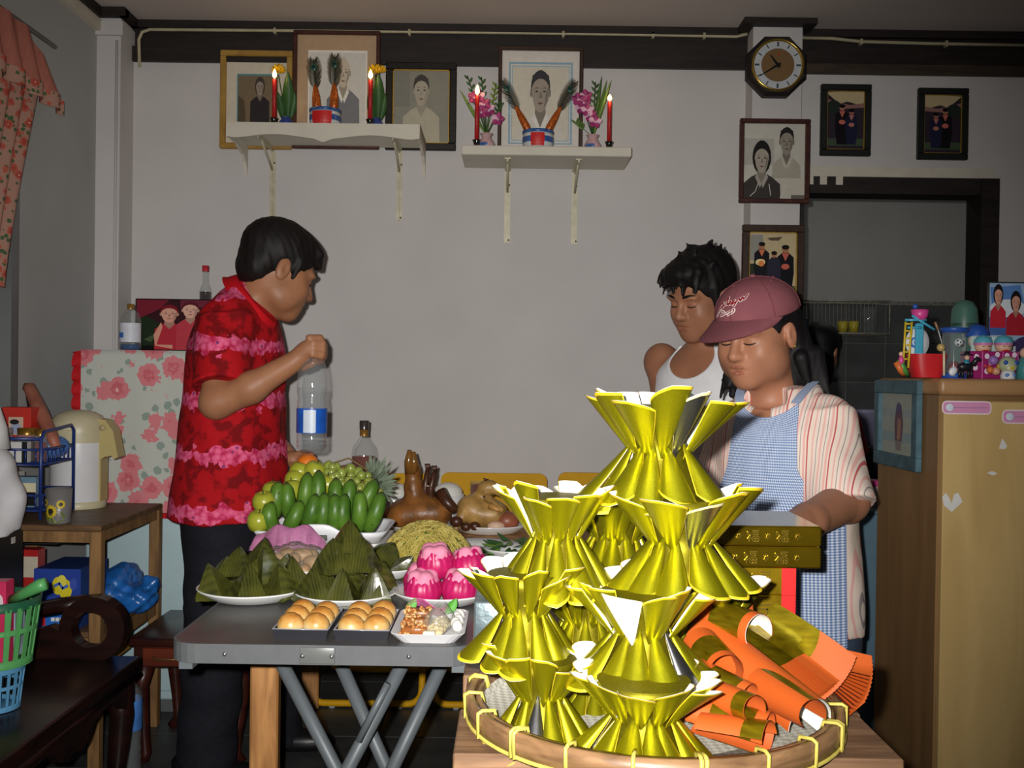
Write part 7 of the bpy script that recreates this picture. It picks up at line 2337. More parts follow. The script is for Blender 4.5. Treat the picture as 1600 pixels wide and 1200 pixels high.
for k in range(5):
 w_ = (sy1 - sy0 - .02) / 5
 MB().mat(stw).box2((sx0 + .006, sy0 + .012 + k * w_, LZ - .014), (sx1 - .006, sy0 + .012 + (k + 1) * w_ - .012, LZ)).build('shelf_slat', stb)
VY = 3.345
vx = at(122, 720, VY).x; vs_ = VY / F
vz = lambda py: at(122, py, VY).z - SZ
crm_ = M('cream_plastic', (190, 182, 150), .4, var=.06, spec=.5)
wht = M('white_enamel_flask', (212, 212, 214), .3, var=.03, spec=.5)
fk = thing('vacuum_flask', 'cream and white pump vacuum flask on the side table', 'vacuum flask', (vx, VY, SZ))
MB().mat(wht).lathe([(0, .001), (.083, .001), (.086, .01), (.086, vz(686))], (vx, VY, SZ), 36, caps=False).build('body', fk)
MB().mat(crm_).lathe([(.087, .0), (.088, .006), (.087, .022), (.084, .024)], (vx, VY, SZ), 36, caps=False).build('base_ring', fk)
MB().mat(crm_).lathe([(.087, vz(690)), (.089, vz(676)), (.089, vz(672)), (.087, vz(660)), (.070, vz(648)), (.035, vz(641)), (0, vz(640))], (vx, VY, SZ), 36, caps=False).build('lid', fk)
b = MB().mat(M('tan_plastic_spout', (182, 166, 112), .4, var=.05))
pr = [(.055, vz(652)), (.10, vz(655)), (.125, vz(672)), (.142, vz(712)), (.128, vz(716)), (.122, vz(710)), (.098, vz(712)), (.086, vz(716)), (.086, .022), (.070, .022)]
b.prism([(vx + x, SZ + z) for x, z in pr[::-1]], .062, Matrix.Translation((0, VY - .031, 0)))
b.build('spout', fk)
MB().mat(M('flask_badge', (176, 160, 120), .3)).lathe([(.010, 0), (.010, .003), (0, .004)], (vx + .092, VY - .033, SZ + vz(667)), 14, RY).build('badge', fk)
MB().mat(crm_).tube([(vx - .088, VY, SZ + vz(680)), (vx - .06, VY - .075, SZ + vz(668)), (vx + .02, VY - .092, SZ + vz(668))], .006, 6).build('handle', fk)
rk = thing('wire_rack', 'blue two tier wire rack standing on the side table', 'rack', (-1.49, 3.14, SZ))
blw = M('blue_plastic_coated_wire', (30, 52, 116), .35, var=.08, spec=.6)
rx0, rx1, ry0, ry1 = -1.60, -1.385, 3.015, 3.24
def z_(py, Y=3.02): return at(68, py, Y).z
ztr = SZ + .262
for x in (rx0, rx1):
 pts = [(x, ry0, SZ + .004), (x, ry0, ztr - .02), (x, ry0 + .02, ztr), (x, ry1 - .02, ztr + .012), (x, ry1, ztr - .005), (x, ry1, SZ + .004)]
 MB().mat(blw).tube(pts, .0052, 8).build('side_frame', rk)
MB().mat(blw).tube([(rx0, ry0, ztr - .02), (rx1, ry0, ztr - .02)], .005, 8).build('top_rail', rk)
for z0 in (SZ + .030, SZ + .165):
 tier = MB().mat(blw)
 for zz, rr_ in ((z0, .0035), (z0 + .045, .0042)):
  tier.tube([(rx0, ry0, zz), (rx1, ry0, zz), (rx1, ry1, zz), (rx0, ry1, zz)], rr_, 6, closed=True)
 tier = tier.build('tier', rk)
 for k in range(7):
  x = rx0 + (rx1 - rx0) * (k + .5) / 7
  MB().mat(blw).tube([(x, ry0, z0 + .045), (x, ry0, z0), (x, ry1, z0), (x, ry1, z0 + .045)], .0024, 5).build('wire', tier)
 for k in range(8):
  y = ry0 + (ry1 - ry0) * (k + .5) / 8
  MB().mat(blw).tube([(rx1, y, z0 + .045), (rx1, y, z0), (rx0, y, z0), (rx0, y, z0 + .045)], .0024, 5).build('wire', tier)
u0 = SZ + .170
def simple_box(name, label, cat, lo, hi, m, prints=(), r=.002):
 t = thing(name, label, cat, ((lo[0] + hi[0]) / 2, (lo[1] + hi[1]) / 2, lo[2]))
 MB().mat(m).rbox([(a + c) / 2 for a, c in zip(lo, hi)], [c - a for a, c in zip(lo, hi)], r, 1).build('box_body', t)
 if prints:
  flat_print('front_print', t, list(prints), lambda u, v, k: Vector((lo[0] + (hi[0] - lo[0]) * u, lo[1] - .0004 - k, lo[2] + (hi[2] - lo[2]) * v)))
 return t
jar_g = glassy('clear_jar_glass', (210, 214, 210), .12, .04)
def jar(label, x, y, z, r, h, lidm, fillm, name='jar'):
 lathe_thing(name, label, 'jar', 0, y, z, [
  ('glass', jar_g, [(0, .001), (r * .95, 0), (r, .005), (r, h * .78), (r * .85, h * .84), (r * .8, h * .86)], {'n': 20}),
  ('contents', fillm, [(0, .002), (r * .92, .003), (r * .94, h * .6), (0, h * .62)], {'n': 20}),
  ('lid', lidm, [(r * .9, h * .8), (r * .92, h), (0, h)], {'n': 20})], x=x)
goldlid = M('gold_jar_lid', (160, 122, 50), .3, .7, var=.1)
jar('jar with wide gold lid in the upper tier of the blue rack', -1.462, 3.09, u0, .030, .100, goldlid, M('dark_coffee', (40, 26, 20), .8))
jar('slim bottle with gold cap and red contents in the blue rack', -1.412, 3.07, u0, .019, .098, goldlid, M('red_sauce', (120, 24, 24), .4))
jar('clear jar at the far left of the blue rack', -1.545, 3.10, u0, .036, .098, M('grey_lid', (150, 150, 150), .4, .4), M('pale_sugar', (170, 160, 150), .8))
simple_box('tea_box', 'white and black carton in the upper tier of the blue rack', 'box', (-1.525, 3.03, u0), (-1.432, 3.055, u0 + .062), M('white_card_box', (206, 204, 200), .6), (((24, 24, 28), rect2(.82, 0, 1, 1)),))
simple_box('tea_box', 'red carton with picture on top of the blue rack', 'box', (-1.565, 3.14, u0 + .060), (-1.475, 3.20, u0 + .160), M('red_card_box', (190, 46, 34), .5), (((200, 170, 150), rect2(.25, .15, .75, .7)), ((150, 160, 190), ell2(.5, .35, .18, .16)), ((30, 26, 30), ell2(.45, .55, .16, .08))))
simple_box('snack_packet', 'small blue and white packet in the lower tier of the blue rack', 'packet', (-1.50, 3.06, SZ + .034), (-1.42, 3.10, SZ + .125), M('blue_grey_packet', (110, 140, 160), .4), (((214, 206, 170), rect2(.0, .35, 1, .8)), ((20, 20, 24), rect2(.05, .05, 1, .5))))
simple_box('snack_packet', 'white packet standing behind in the lower tier of the rack', 'packet', (-1.58, 3.12, SZ + .034), (-1.50, 3.16, SZ + .135), M('white_packet_foil', (190, 190, 180), .4), (((200, 120, 60), rect2(.2, .1, .8, .4)),))
b = MB().mat(M('blue_plastic_bag', (70, 110, 170), .3, var=.25, vs=30, spec=.6))
b.grid(lambda u, v: Vector((-1.43 + .05 * math.sin(PI * v) * math.cos(2 * PI * u) * (1 + .15 * math.sin(7 * 2 * PI * u)), 3.18 + .045 * math.sin(PI * v) * math.sin(2 * PI * u), u0 + .001 + .075 * (1 - math.cos(PI * v)) / 2)), 28, 8, True)
b.build('small_plastic_bag', None, label='small crumpled blue plastic bag in the upper tier of the rack', cat='bag')
b = MB().mat(M('red_orange_packet_roll', (150, 92, 74), .5, var=.35, vs=18))
b.tube([at(38, 604, 3.25), at(46, 606, 3.25), at(62, 642, 3.22), at(80, 680, 3.16), at(88, 700, 3.14)], [.012, .020, .024, .020, .014], 10)
b.build('sausage_packet', None, label='long red and orange packet leaning over the blue rack', cat='packet')
lathe_thing('sunflower_cup', 'grey tumbler printed with sunflowers at the side table edge', 'cup', 94, 2.985, SZ, [
 ('tumbler', M('grey_translucent_plastic', (116, 114, 112), .35, var=.1, spec=.5), [(0, .001), (.031, 0), (.033, .004), (.0365, at(94, 763, 2.985).z - SZ), (.0345, at(94, 763, 2.985).z - SZ), (.031, .008), (0, .006)], {'n': 28})])
cupo = [o for o in bpy.data.objects if o.name.startswith('sunflower_cup')][0]
def cyl(u, v, k, cx=cupo.location.x, cy=2.985, r=.0352, z0=SZ): 
 a = -PI / 2 + u
 return Vector((cx + (r + k) * math.cos(a), cy + (r + k) * math.sin(a), z0 + v))
def sunfl(cx, cy, r):
 pet = []
 for k in range(28):
  a = 2 * PI * k / 28; q_ = r * (1 if k % 2 else .72)
  pet.append((cx + q_ * math.cos(a) / .036, cy + q_ * math.sin(a)))
 return [((206, 178, 40), pet), ((50, 40, 36), ell2(cx, cy, r * .42 / .036, r * .42, 14))]
flat_print('sunflower_print', cupo, [((96, 110, 40), ell2(.1, .022, .8, .018, 20)), ((110, 118, 50), ell2(-.5, .03, .4, .02, 14))] + sunfl(-.25, .038, .021) + sunfl(.55, .058, .014) + sunfl(-.8, .062, .012), cyl, lift=.0003)
box_pr = (((40, 110, 200), rect2(0, 0, 1, .45)), ((36, 64, 150), rect2(0, .45, 1, 1)), ((216, 200, 40), ell2(.52, .72, .13, .15)), ((216, 200, 40), ell2(.68, .66, .14, .17)), ((226, 214, 80), ell2(.6, .80, .1, .1)), ((70, 110, 190), line2([(.45, .72), (.55, .76), (.62, .68), (.72, .72)], .05)),
        ((18, 18, 26), [(.5, .52), (.92, .28), (.86, .16), (.7, .28)]), ((225, 225, 230), [(.75, .45), (.9, .5), (.86, .38)]), ((60, 80, 170), ell2(.85, .75, .08, .1)), ((200, 40, 40), rect2(.28, .27, .55, .36)), ((230, 230, 235), line2([(.3, .315), (.36, .315)], .03) + line2([(.39, .315), (.44, .315)], .03) + line2([(.47, .315), (.53, .315)], .03)), ((235, 235, 240), line2([(.4, .16), (.46, .16)], .06) + line2([(.48, .16), (.55, .16)], .06) + line2([(.57, .16), (.6, .16)], .06)), ((200, 30, 36), rect2(.18, .05, .26, .22)))
by0 = 2.985
simple_box('snack_carton', 'bright blue carton with yellow printed splash on the lower shelf', 'box', (at(53, 900, by0).x, by0, LZ), (at(126, 900, by0).x, by0 + .2, at(90, 889, by0).z), M('blue_card_box', (36, 60, 120), .45, var=.1), box_pr)
Q = SDF((-1.33, 3.06, LZ - .01), (-1.07, 3.40, LZ + .24), .006)
Q.ell((-1.245, 3.24, LZ + .055), (.065, .12, .06), None, .03)
Q.ell((-1.235, 3.27, LZ + .09), (.05, .085, .05), None, .04)
Q.ell((-1.165, 3.20, LZ + .045), (.06, .07, .045), None, .03)
Q.cap((-1.14, 3.18, LZ + .06), (-1.105, 3.15, LZ + .10), .018, .028, .02)
Q.field(lambda X_, Y_, Z_: .004 * np.sin(50 * X_ + 90 * Z_ + 5 * np.sin(30 * Y_)) * np.cos(60 * Y_ - 50 * Z_) + .003 * np.sin(110 * X_ - 150 * Z_ + 60 * Y_))
Q.plane((0, 0, LZ + .001), (0, 0, -1))
Q.build('plastic_shopping_bag', M('blue_carrier_bag', (32, 96, 170), .3, var=.35, vs=20, spec=.6), None, label='crumpled bright blue carrier bag on the lower shelf', cat='bag')
simple_box('snack_packet', 'red and white packet behind the blue carton', 'packet', (-1.54, 3.10, LZ), (-1.43, 3.15, LZ + .21), M('red_snack_foil', (176, 40, 40), .35, var=.3, vs=18), (((200, 190, 170), rect2(.5, .6, 1, .9)), ((210, 200, 190), rect2(.1, .1, .3, .5))))
simple_box('black_case', 'flat black case leaning on top of the packets on lower shelf', 'case', (-1.55, 3.16, LZ + .215), (-1.40, 3.34, LZ + .255), M('black_case_plastic', (26, 24, 26), .5))
simple_box('yellow_book', 'yellow folder lying under the shelf goods', 'folder', (-1.50, 2.99, .30), (-1.22, 3.30, .335), M('yellow_folder_card', (170, 130, 50), .6))
spx0, spx1 = -1.63, at(36, 880, 2.92).x
simple_box('black_cabinet', 'black cabinet at the left edge under the white cloth', 'cabinet', (spx0, 2.74, 0), (spx1, 2.92, at(20, 838, 2.80).z), M('black_cabinet_laminate', (28, 27, 28), .45, var=.1))
zc0_ = at(20, 838, 2.80).z
simple_box('price_tag', 'small white tag stuck on the black cabinet front', 'tag', (spx1 - .0002, 2.85, zc0_ - .03), (spx1 + .001, 2.872, zc0_ - .012), M('white_tag_paper', (200, 198, 190), .6), r=.0005)
Q = SDF((-1.65, 2.66, .70), (-1.28, 3.0, 1.05), .006)
zc = at(20, 838, 2.80).z
Q.rings([(zc - .0, -1.475, 2.83, .125, .10), (zc + .03, -1.475, 2.83, .12, .095), (zc + .10, -1.475, 2.83, .115, .09), (zc + .20, -1.485, 2.83, .10, .085), (zc + .245, -1.495, 2.83, .07, .06)], .03)
Q.field(lambda X_, Y_, Z_: .010 * np.sin(22 * X_ + 16 * Z_ + 2 * np.sin(18 * Y_)) + .005 * np.sin(48 * X_ - 34 * Z_ + 30 * Y_))
Q.plane((0, 0, zc + .001), (0, 0, -1))
Q.build('white_cloth', M('white_cotton_cloth', (206, 206, 208), .85, var=.08, spec=.15), None, label='white cloth draped over a bundle on the black cabinet', cat='cloth')
b = MB().mat(M('white_paper_cone', (210, 210, 208), .7, var=.03))
pcn = at(-14, 690, 2.80)
b.lathe([(.048, -.02), (.040, .04), (.024, .09), (.022, .095), (0, .096)], pcn, 24)
b.build('paper_cone', None, label='white paper cone on top of the white cloth', cat='cone')
dkc = wood('dark_polished_rosewood', (17, 8, 7), (38, 17, 13), .28, 4, (1, 3, 8), spec=.6)
chx1, chx0, chy0, chy1, chz = -.975, -1.58, 1.95, 2.72, .44
chr_ = thing('carved_armchair', 'dark carved rosewood armchair with scrolled arm at left edge', 'chair', (-1.25, 2.35, 0))
MB().mat(dkc).rbox(((chx0 + chx1) / 2, (chy0 + chy1) / 2, chz - .02), (chx1 - chx0, chy1 - chy0, .04), .008, 2).build('seat', chr_)
b = MB().mat(dkc)
pr = [(chy0 + .02, chz - .04)] + [(chy0 + .02 + (chy1 - chy0 - .04) * i / 20, chz - .085 - .03 * math.cos(i / 20 * 4 * PI) - .02 * abs(math.sin(i / 20 * 6 * PI))) for i in range(21)] + [(chy1 - .02, chz - .04)]
n = len(pr)
b.add([(chx1 - .012, y, z) for y, z in pr] + [(chx1 - .034, y, z) for y, z in pr], [tuple(range(n)), tuple(range(n, 2 * n))[::-1]] + [(i, i + n, (i + 1) % n + n, (i + 1) % n) for i in range(n)])
b.build('carved_apron', chr_)
MB().mat(dkc).tube([(chx1 - .004, chy0 + .01, chz - .045), (chx1 - .004, chy1 - .01, chz - .045)], .008, 8).build('moulding', chr_)
for x in (chx0 + .04, chx1 - .045):
 for y in (chy0 + .05, chy1 - .05):
  MB().mat(dkc).tube([(x, y, chz - .04), (x + .012, y, chz - .14), (x - .004, y, .12), (x + .012, y, .0)], [.034, .032, .024, .03], 8).build('leg', chr_)
def scroll_arm(y):
 c = at(150, 980, 2.70)
 cx_, cz_ = c.x, c.z
 R_o, R_i = .086, .047
 out = [(chx0 + .02, cz_ + .055), (cx_ - .17, cz_ + .062), (cx_ - .06, cz_ + .080)]
 out += [(cx_ + R_o * math.cos(a), cz_ + R_o * math.sin(a)) for a in [1.9 - i * (1.9 + 1.45) / 18 for i in range(19)]]
 out += [(cx_ - .02, chz), (chx0 + .02, chz)]
 b = MB().mat(dkc)
 n_ = 40
 th_ = .045
 ringo, ringi = [], []
 for i in range(n_):
  a = 2 * PI * i / n_
  ro = R_o
  px_, pz_ = cx_ + ro * math.cos(a), cz_ + ro * math.sin(a)
  ringo.append((px_, max(pz_, chz + .0)))
  ringi.append((cx_ + R_i * math.cos(a) - .006, cz_ + R_i * math.sin(a)))
 vs = [(x, y, z) for x, z in ringo] + [(x, y, z) for x, z in ringi] + [(x, y + th_, z) for x, z in ringo] + [(x, y + th_, z) for x, z in ringi]
 fs = []
 for i in range(n_):
  j = (i + 1) % n_
  fs += [(i, j, n_ + j, n_ + i), (2 * n_ + i, 3 * n_ + i, 3 * n_ + j, 2 * n_ + j), (i, 2 * n_ + i, 2 * n_ + j, j), (n_ + i, n_ + j, 3 * n_ + j, 3 * n_ + i)]
 b.add(vs, fs, False)
 b.build('arm_scroll', chr_)
 b = MB().mat(dkc)
 b.tube([(cx_ - .02, y + th_ / 2, cz_ + .066), (cx_ - .09, y + th_ / 2, cz_ + .058), (cx_ - .18, y + th_ / 2, cz_ + .04), (chx0 + .03, y + th_ / 2, cz_ + .045)], [.022, .021, .02, .02], 10)
 b.build('arm_rail', chr_)
 b = MB().mat(dkc)
 b.prism([(chx0 + .02, chz), (cx_ - .03, chz), (cx_ - .065, cz_ - .02), (cx_ - .11, cz_ + .008), (cx_ - .16, cz_ - .008), (cx_ - .2, cz_ + .012), (chx0 + .02, cz_ - .01)][::-1], .035, Matrix.Translation((0, y + .005, 0)))
 b.build('arm_panel', chr_)
scroll_arm(chy1 - .05)
scroll_arm(chy0 + .005)
MB().mat(dkc).rbox((chx0 + .02, (chy0 + chy1) / 2, .70), (.035, chy1 - chy0, .52), .01, 2).build('backrest', chr_)
lsx0, lsx1, lsy0, lsy1, lsz = -1.14, -.80, 3.10, 3.47, .386
ls_ = thing('low_stool', 'low dark red stool table with a drawer behind the carved chair', 'stool', ((lsx0 + lsx1) / 2, 3.28, 0))
rdw = wood('dark_red_polished_wood', (38, 15, 12), (66, 28, 20), .3, 4, (1, 6, 6), spec=.6)
MB().mat(rdw).rbox(((lsx0 + lsx1) / 2, (lsy0 + lsy1) / 2, lsz - .012), (lsx1 - lsx0 + .03, lsy1 - lsy0 + .02, .024), .006, 2).build('top', ls_)
MB().mat(rdw).box2((lsx0, lsy0 + .01, lsz - .09), (lsx1, lsy1 - .01, lsz - .024)).build('frame', ls_)
dr = MB().mat(wood('red_brown_drawer_front', (84, 34, 20), (118, 52, 30), .35, 4, (1, 6, 6))).rbox((-1.04, lsy0 + .006, lsz - .058), (.14, .012, .054), .002, 1).build('drawer', ls_)
MB().mat(M('brass_drawer_pull', (120, 100, 60), .4, .7)).tube([(-1.075, lsy0 - .001, lsz - .055), (-1.072, lsy0 - .008, lsz - .062), (-1.008, lsy0 - .008, lsz - .062), (-1.005, lsy0 - .001, lsz - .055)], .003, 6).build('handle', dr)
for x, sg in ((lsx0 + .03, -1), (lsx1 - .03, 1)):
 for y in (lsy0 + .03, lsy1 - .03):
  MB().mat(rdw).tube([(x, y, lsz - .085), (x + .016 * sg, y, lsz - .15), (x + .004 * sg, y, .10), (x - .004 * sg, y, .03), (x + .012 * sg, y, .0)], [.028, .026, .017, .018, .024], 8).build('leg', ls_)
gx, gy = at(-12, 980, 2.28).x, 2.28
grn = M('green_plastic_basket', (86, 160, 92), .4, var=.06, spec=.5)
grd = M('dark_green_plastic_rim', (36, 92, 66), .4, var=.06)
blb = M('light_blue_plastic_basket', (90, 150, 190), .4, var=.06)
def basket(label, m, rim, z0, z1, r0, r1, nsl, gap):
 t = thing('plastic_basket', label, 'basket', (gx, gy, z0))
 MB().mat(m).lathe([(0, .002), (r0, .002), (r0 + .002, .0), (r0, -.0)], (gx, gy, z0), 32, caps=False).build('floor_plate', t)
 h = z1 - z0
 for f0, f1 in ((0, .12), (.50, .58), (.86, 1.0)):
  ra, rb = r0 + (r1 - r0) * f0, r0 + (r1 - r0) * f1
  MB().mat(rim if f1 == 1.0 else m).lathe([(ra, h * f0), (rb, h * f1), (rb - .004, h * f1), (ra - .004, h * f0), (ra, h * f0)], (gx, gy, z0), 40, caps=False).build('band', t)
 for k in range(nsl):
  a = 2 * PI * k / nsl; w = 2 * PI / nsl * gap
  b = MB().mat(m)
  for dr_ in (0,):
   vs = []
   for rr_, zz in ((r0 + (r1 - r0) * .1, h * .1), (r0 + (r1 - r0) * .9, h * .9)):
    for aa in (a - w / 2, a + w / 2):
     for d_ in (0, -.003): vs.append((gx + (rr_ + d_) * math.cos(aa), gy + (rr_ + d_) * math.sin(aa), z0 + zz))
   b.add(vs, [(0, 2, 6, 4), (1, 5, 7, 3), (0, 4, 5, 1), (2, 3, 7, 6)])
  b.build('slat', t)
 return t
zc0, zc1, zc2 = chz, at(0, 1052, 2.2).z, at(20, 945, 2.2).z
basket('light blue open basket under the green basket on the carved chair', blb, blb, zc0 + .002, zc1 - .002, .058, .07, 22, .35)
gbk = basket('green slotted plastic basket of packets on the carved chair', grn, grd, zc1, zc2, .082, .102, 24, .5)
hb = MB().mat(grn)
hb.tube([at(18, 938, 2.24), at(40, 926, 2.22), at(62, 915, 2.20), at(72, 912, 2.20)], [.012, .012, .015, .013], 10)
hb.build('handle', gbk)
simple_box('snack_packet', 'pink and white packet standing in the green basket', 'packet', (gx - .03, gy - .06, zc1 + .01), (gx + .058, gy - .02, zc2 + .045), M('pink_packet_foil', (196, 50, 90), .35, var=.2), (((220, 200, 206), ell2(.85, .75, .1, .1)), ((216, 190, 196), rect2(.3, .55, .55, .68))))
simple_box('snack_packet', 'white and blue packet in the bottom of the green basket', 'packet', (gx - .05, gy + .0, zc1 + .01), (gx + .05, gy + .05, zc1 + .11), M('white_blue_packet_foil', (160, 170, 190), .35, var=.4, vs=30))
FBY = 2.86
zz = lambda py: at(203, py, FBY).z
lathe_thing('floor_water_bottle', 'ribbed clear water bottle with blue label standing on the floor', 'bottle', 204, FBY, 0, [
 ('bottle_body', clear, [(0, .002), (.036, 0), (.040, .01)] + [(.040 - .0025 * (k % 2), .02 + .012 * k) for k in range(12)] + [(.04, zz(1130)), (.04, zz(1092)), (.034, zz(1078)), (.016, zz(1062)), (.013, zz(1052))], {}),
 ('label_band', M('light_blue_bottle_label', (70, 120, 190), .4, var=.3, vs=20), [(.0405, zz(1138)), (.0405, zz(1092))], {}),
 ('bottle_cap', M('white_bottle_cap', (220, 224, 228), .5, var=0), [(.015, zz(1054)), (.015, zz(1044)), (0, zz(1044))], {})])

# ====== RIGHT SIDE OF THE ROOM
CYF = 2.50
cz_ = at(1472, 591, CYF).z
cx0 = at(1468, 700, CYF).x; cx1 = 1.72
CYB = cx0 / (at(1372, 600, 1.0).x)
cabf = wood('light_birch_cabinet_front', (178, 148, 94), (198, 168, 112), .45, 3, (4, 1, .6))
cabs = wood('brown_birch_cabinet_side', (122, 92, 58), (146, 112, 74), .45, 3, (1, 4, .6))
cabt = wood('tan_cabinet_top', (148, 110, 72), (172, 132, 90), .4, 3, (1, 4, 4))
cab = thing('wooden_cabinet', 'light birch wooden cabinet at the right edge topped with toys', 'cabinet', ((cx0 + cx1) / 2, (CYF + CYB) / 2, 0))
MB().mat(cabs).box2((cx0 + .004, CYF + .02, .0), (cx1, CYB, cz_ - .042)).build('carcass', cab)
MB().mat(cabt).rbox(((cx0 + cx1) / 2 - .0, (CYF + CYB) / 2, cz_ - .021), (cx1 - cx0 + .004, CYB - CYF + .004, .042), .012, 3).build('top', cab)
dxm = cx0 + .36
MB().mat(cabf).rbox(((cx0 + dxm) / 2 + .004, CYF + .010, (cz_ - .05) / 2 + .02), (dxm - cx0 - .012, .02, cz_ - .10), .003, 1).build('door', cab)
MB().mat(cabf).rbox(((cx1 + dxm) / 2, CYF + .010, (cz_ - .05) / 2 + .02), (cx1 - dxm - .006, .02, cz_ - .10), .003, 1).build('door', cab)
MB().mat(cabs).box2((cx0 + .01, CYF + .03, 0), (cx1, CYF + .05, .06)).build('plinth', cab)
YS = CYF - .0006
pinks = M('pink_sticker_vinyl', (206, 140, 178), .4, var=.06)
whs = M('white_sticker_edge', (222, 206, 210), .5, var=0)
def sticker(label, px0, py0, px1, py1):
 a, c = at(px0, py0, YS), at(px1, py1, YS)
 t = thing('name_sticker', label, 'sticker', ((a.x + c.x) / 2, YS, c.z))
 for nm, e, m, y in (('backing', 0, whs, 0), ('face', .003, pinks, -.0005)):
  pts = rrect(a.x + e, c.z + e, c.x - e, a.z - e, .012 - e)
  MB().mat(m).prism([(x, z) for x, z in pts], .0005, Matrix.Translation((0, YS + y - .0002, 0))).build(nm, t)
 MB().mat(M('pale_rosette_print', (206, 214, 226), .5, var=.1)).lathe([(.010, 0), (.009, .0004), (0, .0005)], (a.x + .019, YS - .0008, (a.z + c.z) / 2), 14, RY).build('rosette', t)
 MB().mat(M('grey_pencil_line', (150, 110, 140), .6)).box2((a.x + .03, YS - .0010, (a.z + c.z) / 2 - .0008), (c.x - .008, YS - .0007, (a.z + c.z) / 2 + .0008)).build('pencil_line', t)
sticker('pink rounded name sticker with rosette, fully in view on the cabinet', 1472, 626, 1549, 648)
sticker('pink rounded name sticker cut by the right edge on the cabinet', 1566, 640, 1650, 663)
torn = M('white_torn_paper', (206, 204, 200), .7, var=.1)
def mark(label, pts):
 vs = [at(px, py, YS - .0003) for px, py in pts]
 b = MB().mat(torn); n = len(vs)
 b.add([(v.x, YS - .0004, v.z) for v in vs] + [(v.x, YS + .0004, v.z) for v in vs], [tuple(range(n)), tuple(range(n, 2 * n))[::-1]] + [(i, i + n, (i + 1) % n + n, (i + 1) % n) for i in range(n)])
 b.build('torn_paper', None, label=label, cat='paper scrap')
mark('heart shaped white torn paper mark on the cabinet door', [(1472, 777), (1478, 770), (1484, 779), (1487, 787), (1491, 772), (1497, 770), (1504, 784), (1487, 800), (1475, 790)])
mark('triangular white torn paper mark on the cabinet door', [(1561, 701), (1566, 685), (1574, 697), (1570, 702)])
mark('thin white smear of torn paper on the cabinet door', [(1542, 739), (1550, 736), (1559, 740), (1552, 743)])
t = thing('side_picture', 'blue framed picture of draped figures hung on the cabinet side', 'picture', (cx0 - .006, (CYF + CYB) / 2, at(1400, 720, 2.75).z))
def sy(px): return cx0 / at(px, 650, 1.0).x
ya, yb = sy(1442), sy(1374)
zt1, zb1 = cz_ - .006, cz_ - .006 - .235
bluef = M('mottled_blue_frame', (70, 98, 108), .5, var=.35, vs=30)
fw = .036
for (y0, z0, y1, z1) in ((ya, zb1, yb, zb1 + fw), (ya, zt1 - fw, yb, zt1), (ya, zb1 + fw, ya + fw, zt1 - fw), (yb - fw, zb1 + fw, yb, zt1 - fw)):
 MB().mat(bluef).rbox((cx0 - .008, (y0 + y1) / 2, (z0 + z1) / 2), (.016, y1 - y0, z1 - z0), .002, 1).build('frame_bar', t)
Y0, Y1, Z0, Z1 = yb - fw, ya + fw, zb1 + fw, zt1 - fw
flat_print('print', t, [((150, 156, 146), rect2(0, 0, 1, 1)), ((130, 148, 150), rect2(0, .2, 1, .36)), ((138, 150, 148), rect2(0, .62, 1, .74)), ((96, 70, 80), [(.42, .22), (.62, .22), (.66, .5), (.6, .8), (.52, .86), (.44, .74), (.4, .5)]), ((150, 110, 96), [(.48, .24), (.58, .24), (.6, .56), (.5, .6)]), ((80, 70, 110), ell2(.52, .76, .07, .09)), ((126, 116, 112), [(.42, .22), (.62, .22), (.6, .06), (.46, .06)])],
        lambda u, v, k: Vector((cx0 - .005 - k, Y0 + (Y1 - Y0) * u, Z0 + (Z1 - Z0) * v)))
TZc = cz_
def C_(rgb, rough=.35, var=.06): return M('toy_plastic_%02x%02x%02x' % rgb, rgb, rough, var=var, spec=.5)
red_, yel_, cya_, pnk_, blu_, grn_, org_, wht_, blk_ = [C_(c) for c in ((190, 34, 40), (206, 178, 40), (70, 160, 190), (206, 70, 140), (40, 80, 160), (70, 140, 60), (206, 110, 50), (214, 216, 220), (26, 26, 34))]
sk_ = C_((220, 176, 150))
SY = 2.60
sp_ = lambda px, py, Y=SY: at(px, py, Y)
ship = thing('toy_ship', 'toy ship with red hull, cyan mast, yellow ladder and pink crow nest', 'toy', (sp_(1445, 588).x, SY, TZc))
s_ = SY / F
hull = MB().mat(red_)
cxs = sp_(1447, 575).x
def hf(u, v):
 a = 2 * PI * u; w = (.034 + .014 * v ** .7)
 return Vector((cxs + w * math.copysign(abs(math.cos(a)) ** .7, math.cos(a)), SY + .04 * (.8 + .2 * v) * math.copysign(abs(math.sin(a)) ** .7, math.sin(a)), TZc + .001 + .060 * v))
hull.grid(hf, 32, 6, True); hull.build('hull', ship)
slab(MB().mat(wht_), [(cxs + .044 * math.cos(2 * PI * i / 20), SY + .036 * math.sin(2 * PI * i / 20)) for i in range(20)], TZc + .050, TZc + .054).build('deck', ship)
for (a, c, m) in (((1400, 566), (1412, 588), org_), ((1405, 562), (1418, 588), grn_)):
 MB().mat(m).tube([sp_(*a, 2.58), sp_((a[0] + c[0]) / 2 + 1, 578, 2.575), sp_(*c, 2.59) + Vector((0, 0, .004))], .008, 8).build('stern_rib', ship)
MB().mat(cya_).rbox((sp_(1436, 530).x, SY, (sp_(1436, 505).z + TZc + .05) / 2), (.020, .012, sp_(1436, 505).z - TZc - .05), .003, 1).build('mast', ship)
MB().mat(wht_).lathe([(0, -.003), (.038, -.003), (.038, .003), (0, .003)], (sp_(1436, 535).x, SY + .012, sp_(1436, 535).z), 24, RY, (.78, 1)).build('sail_disc', ship)
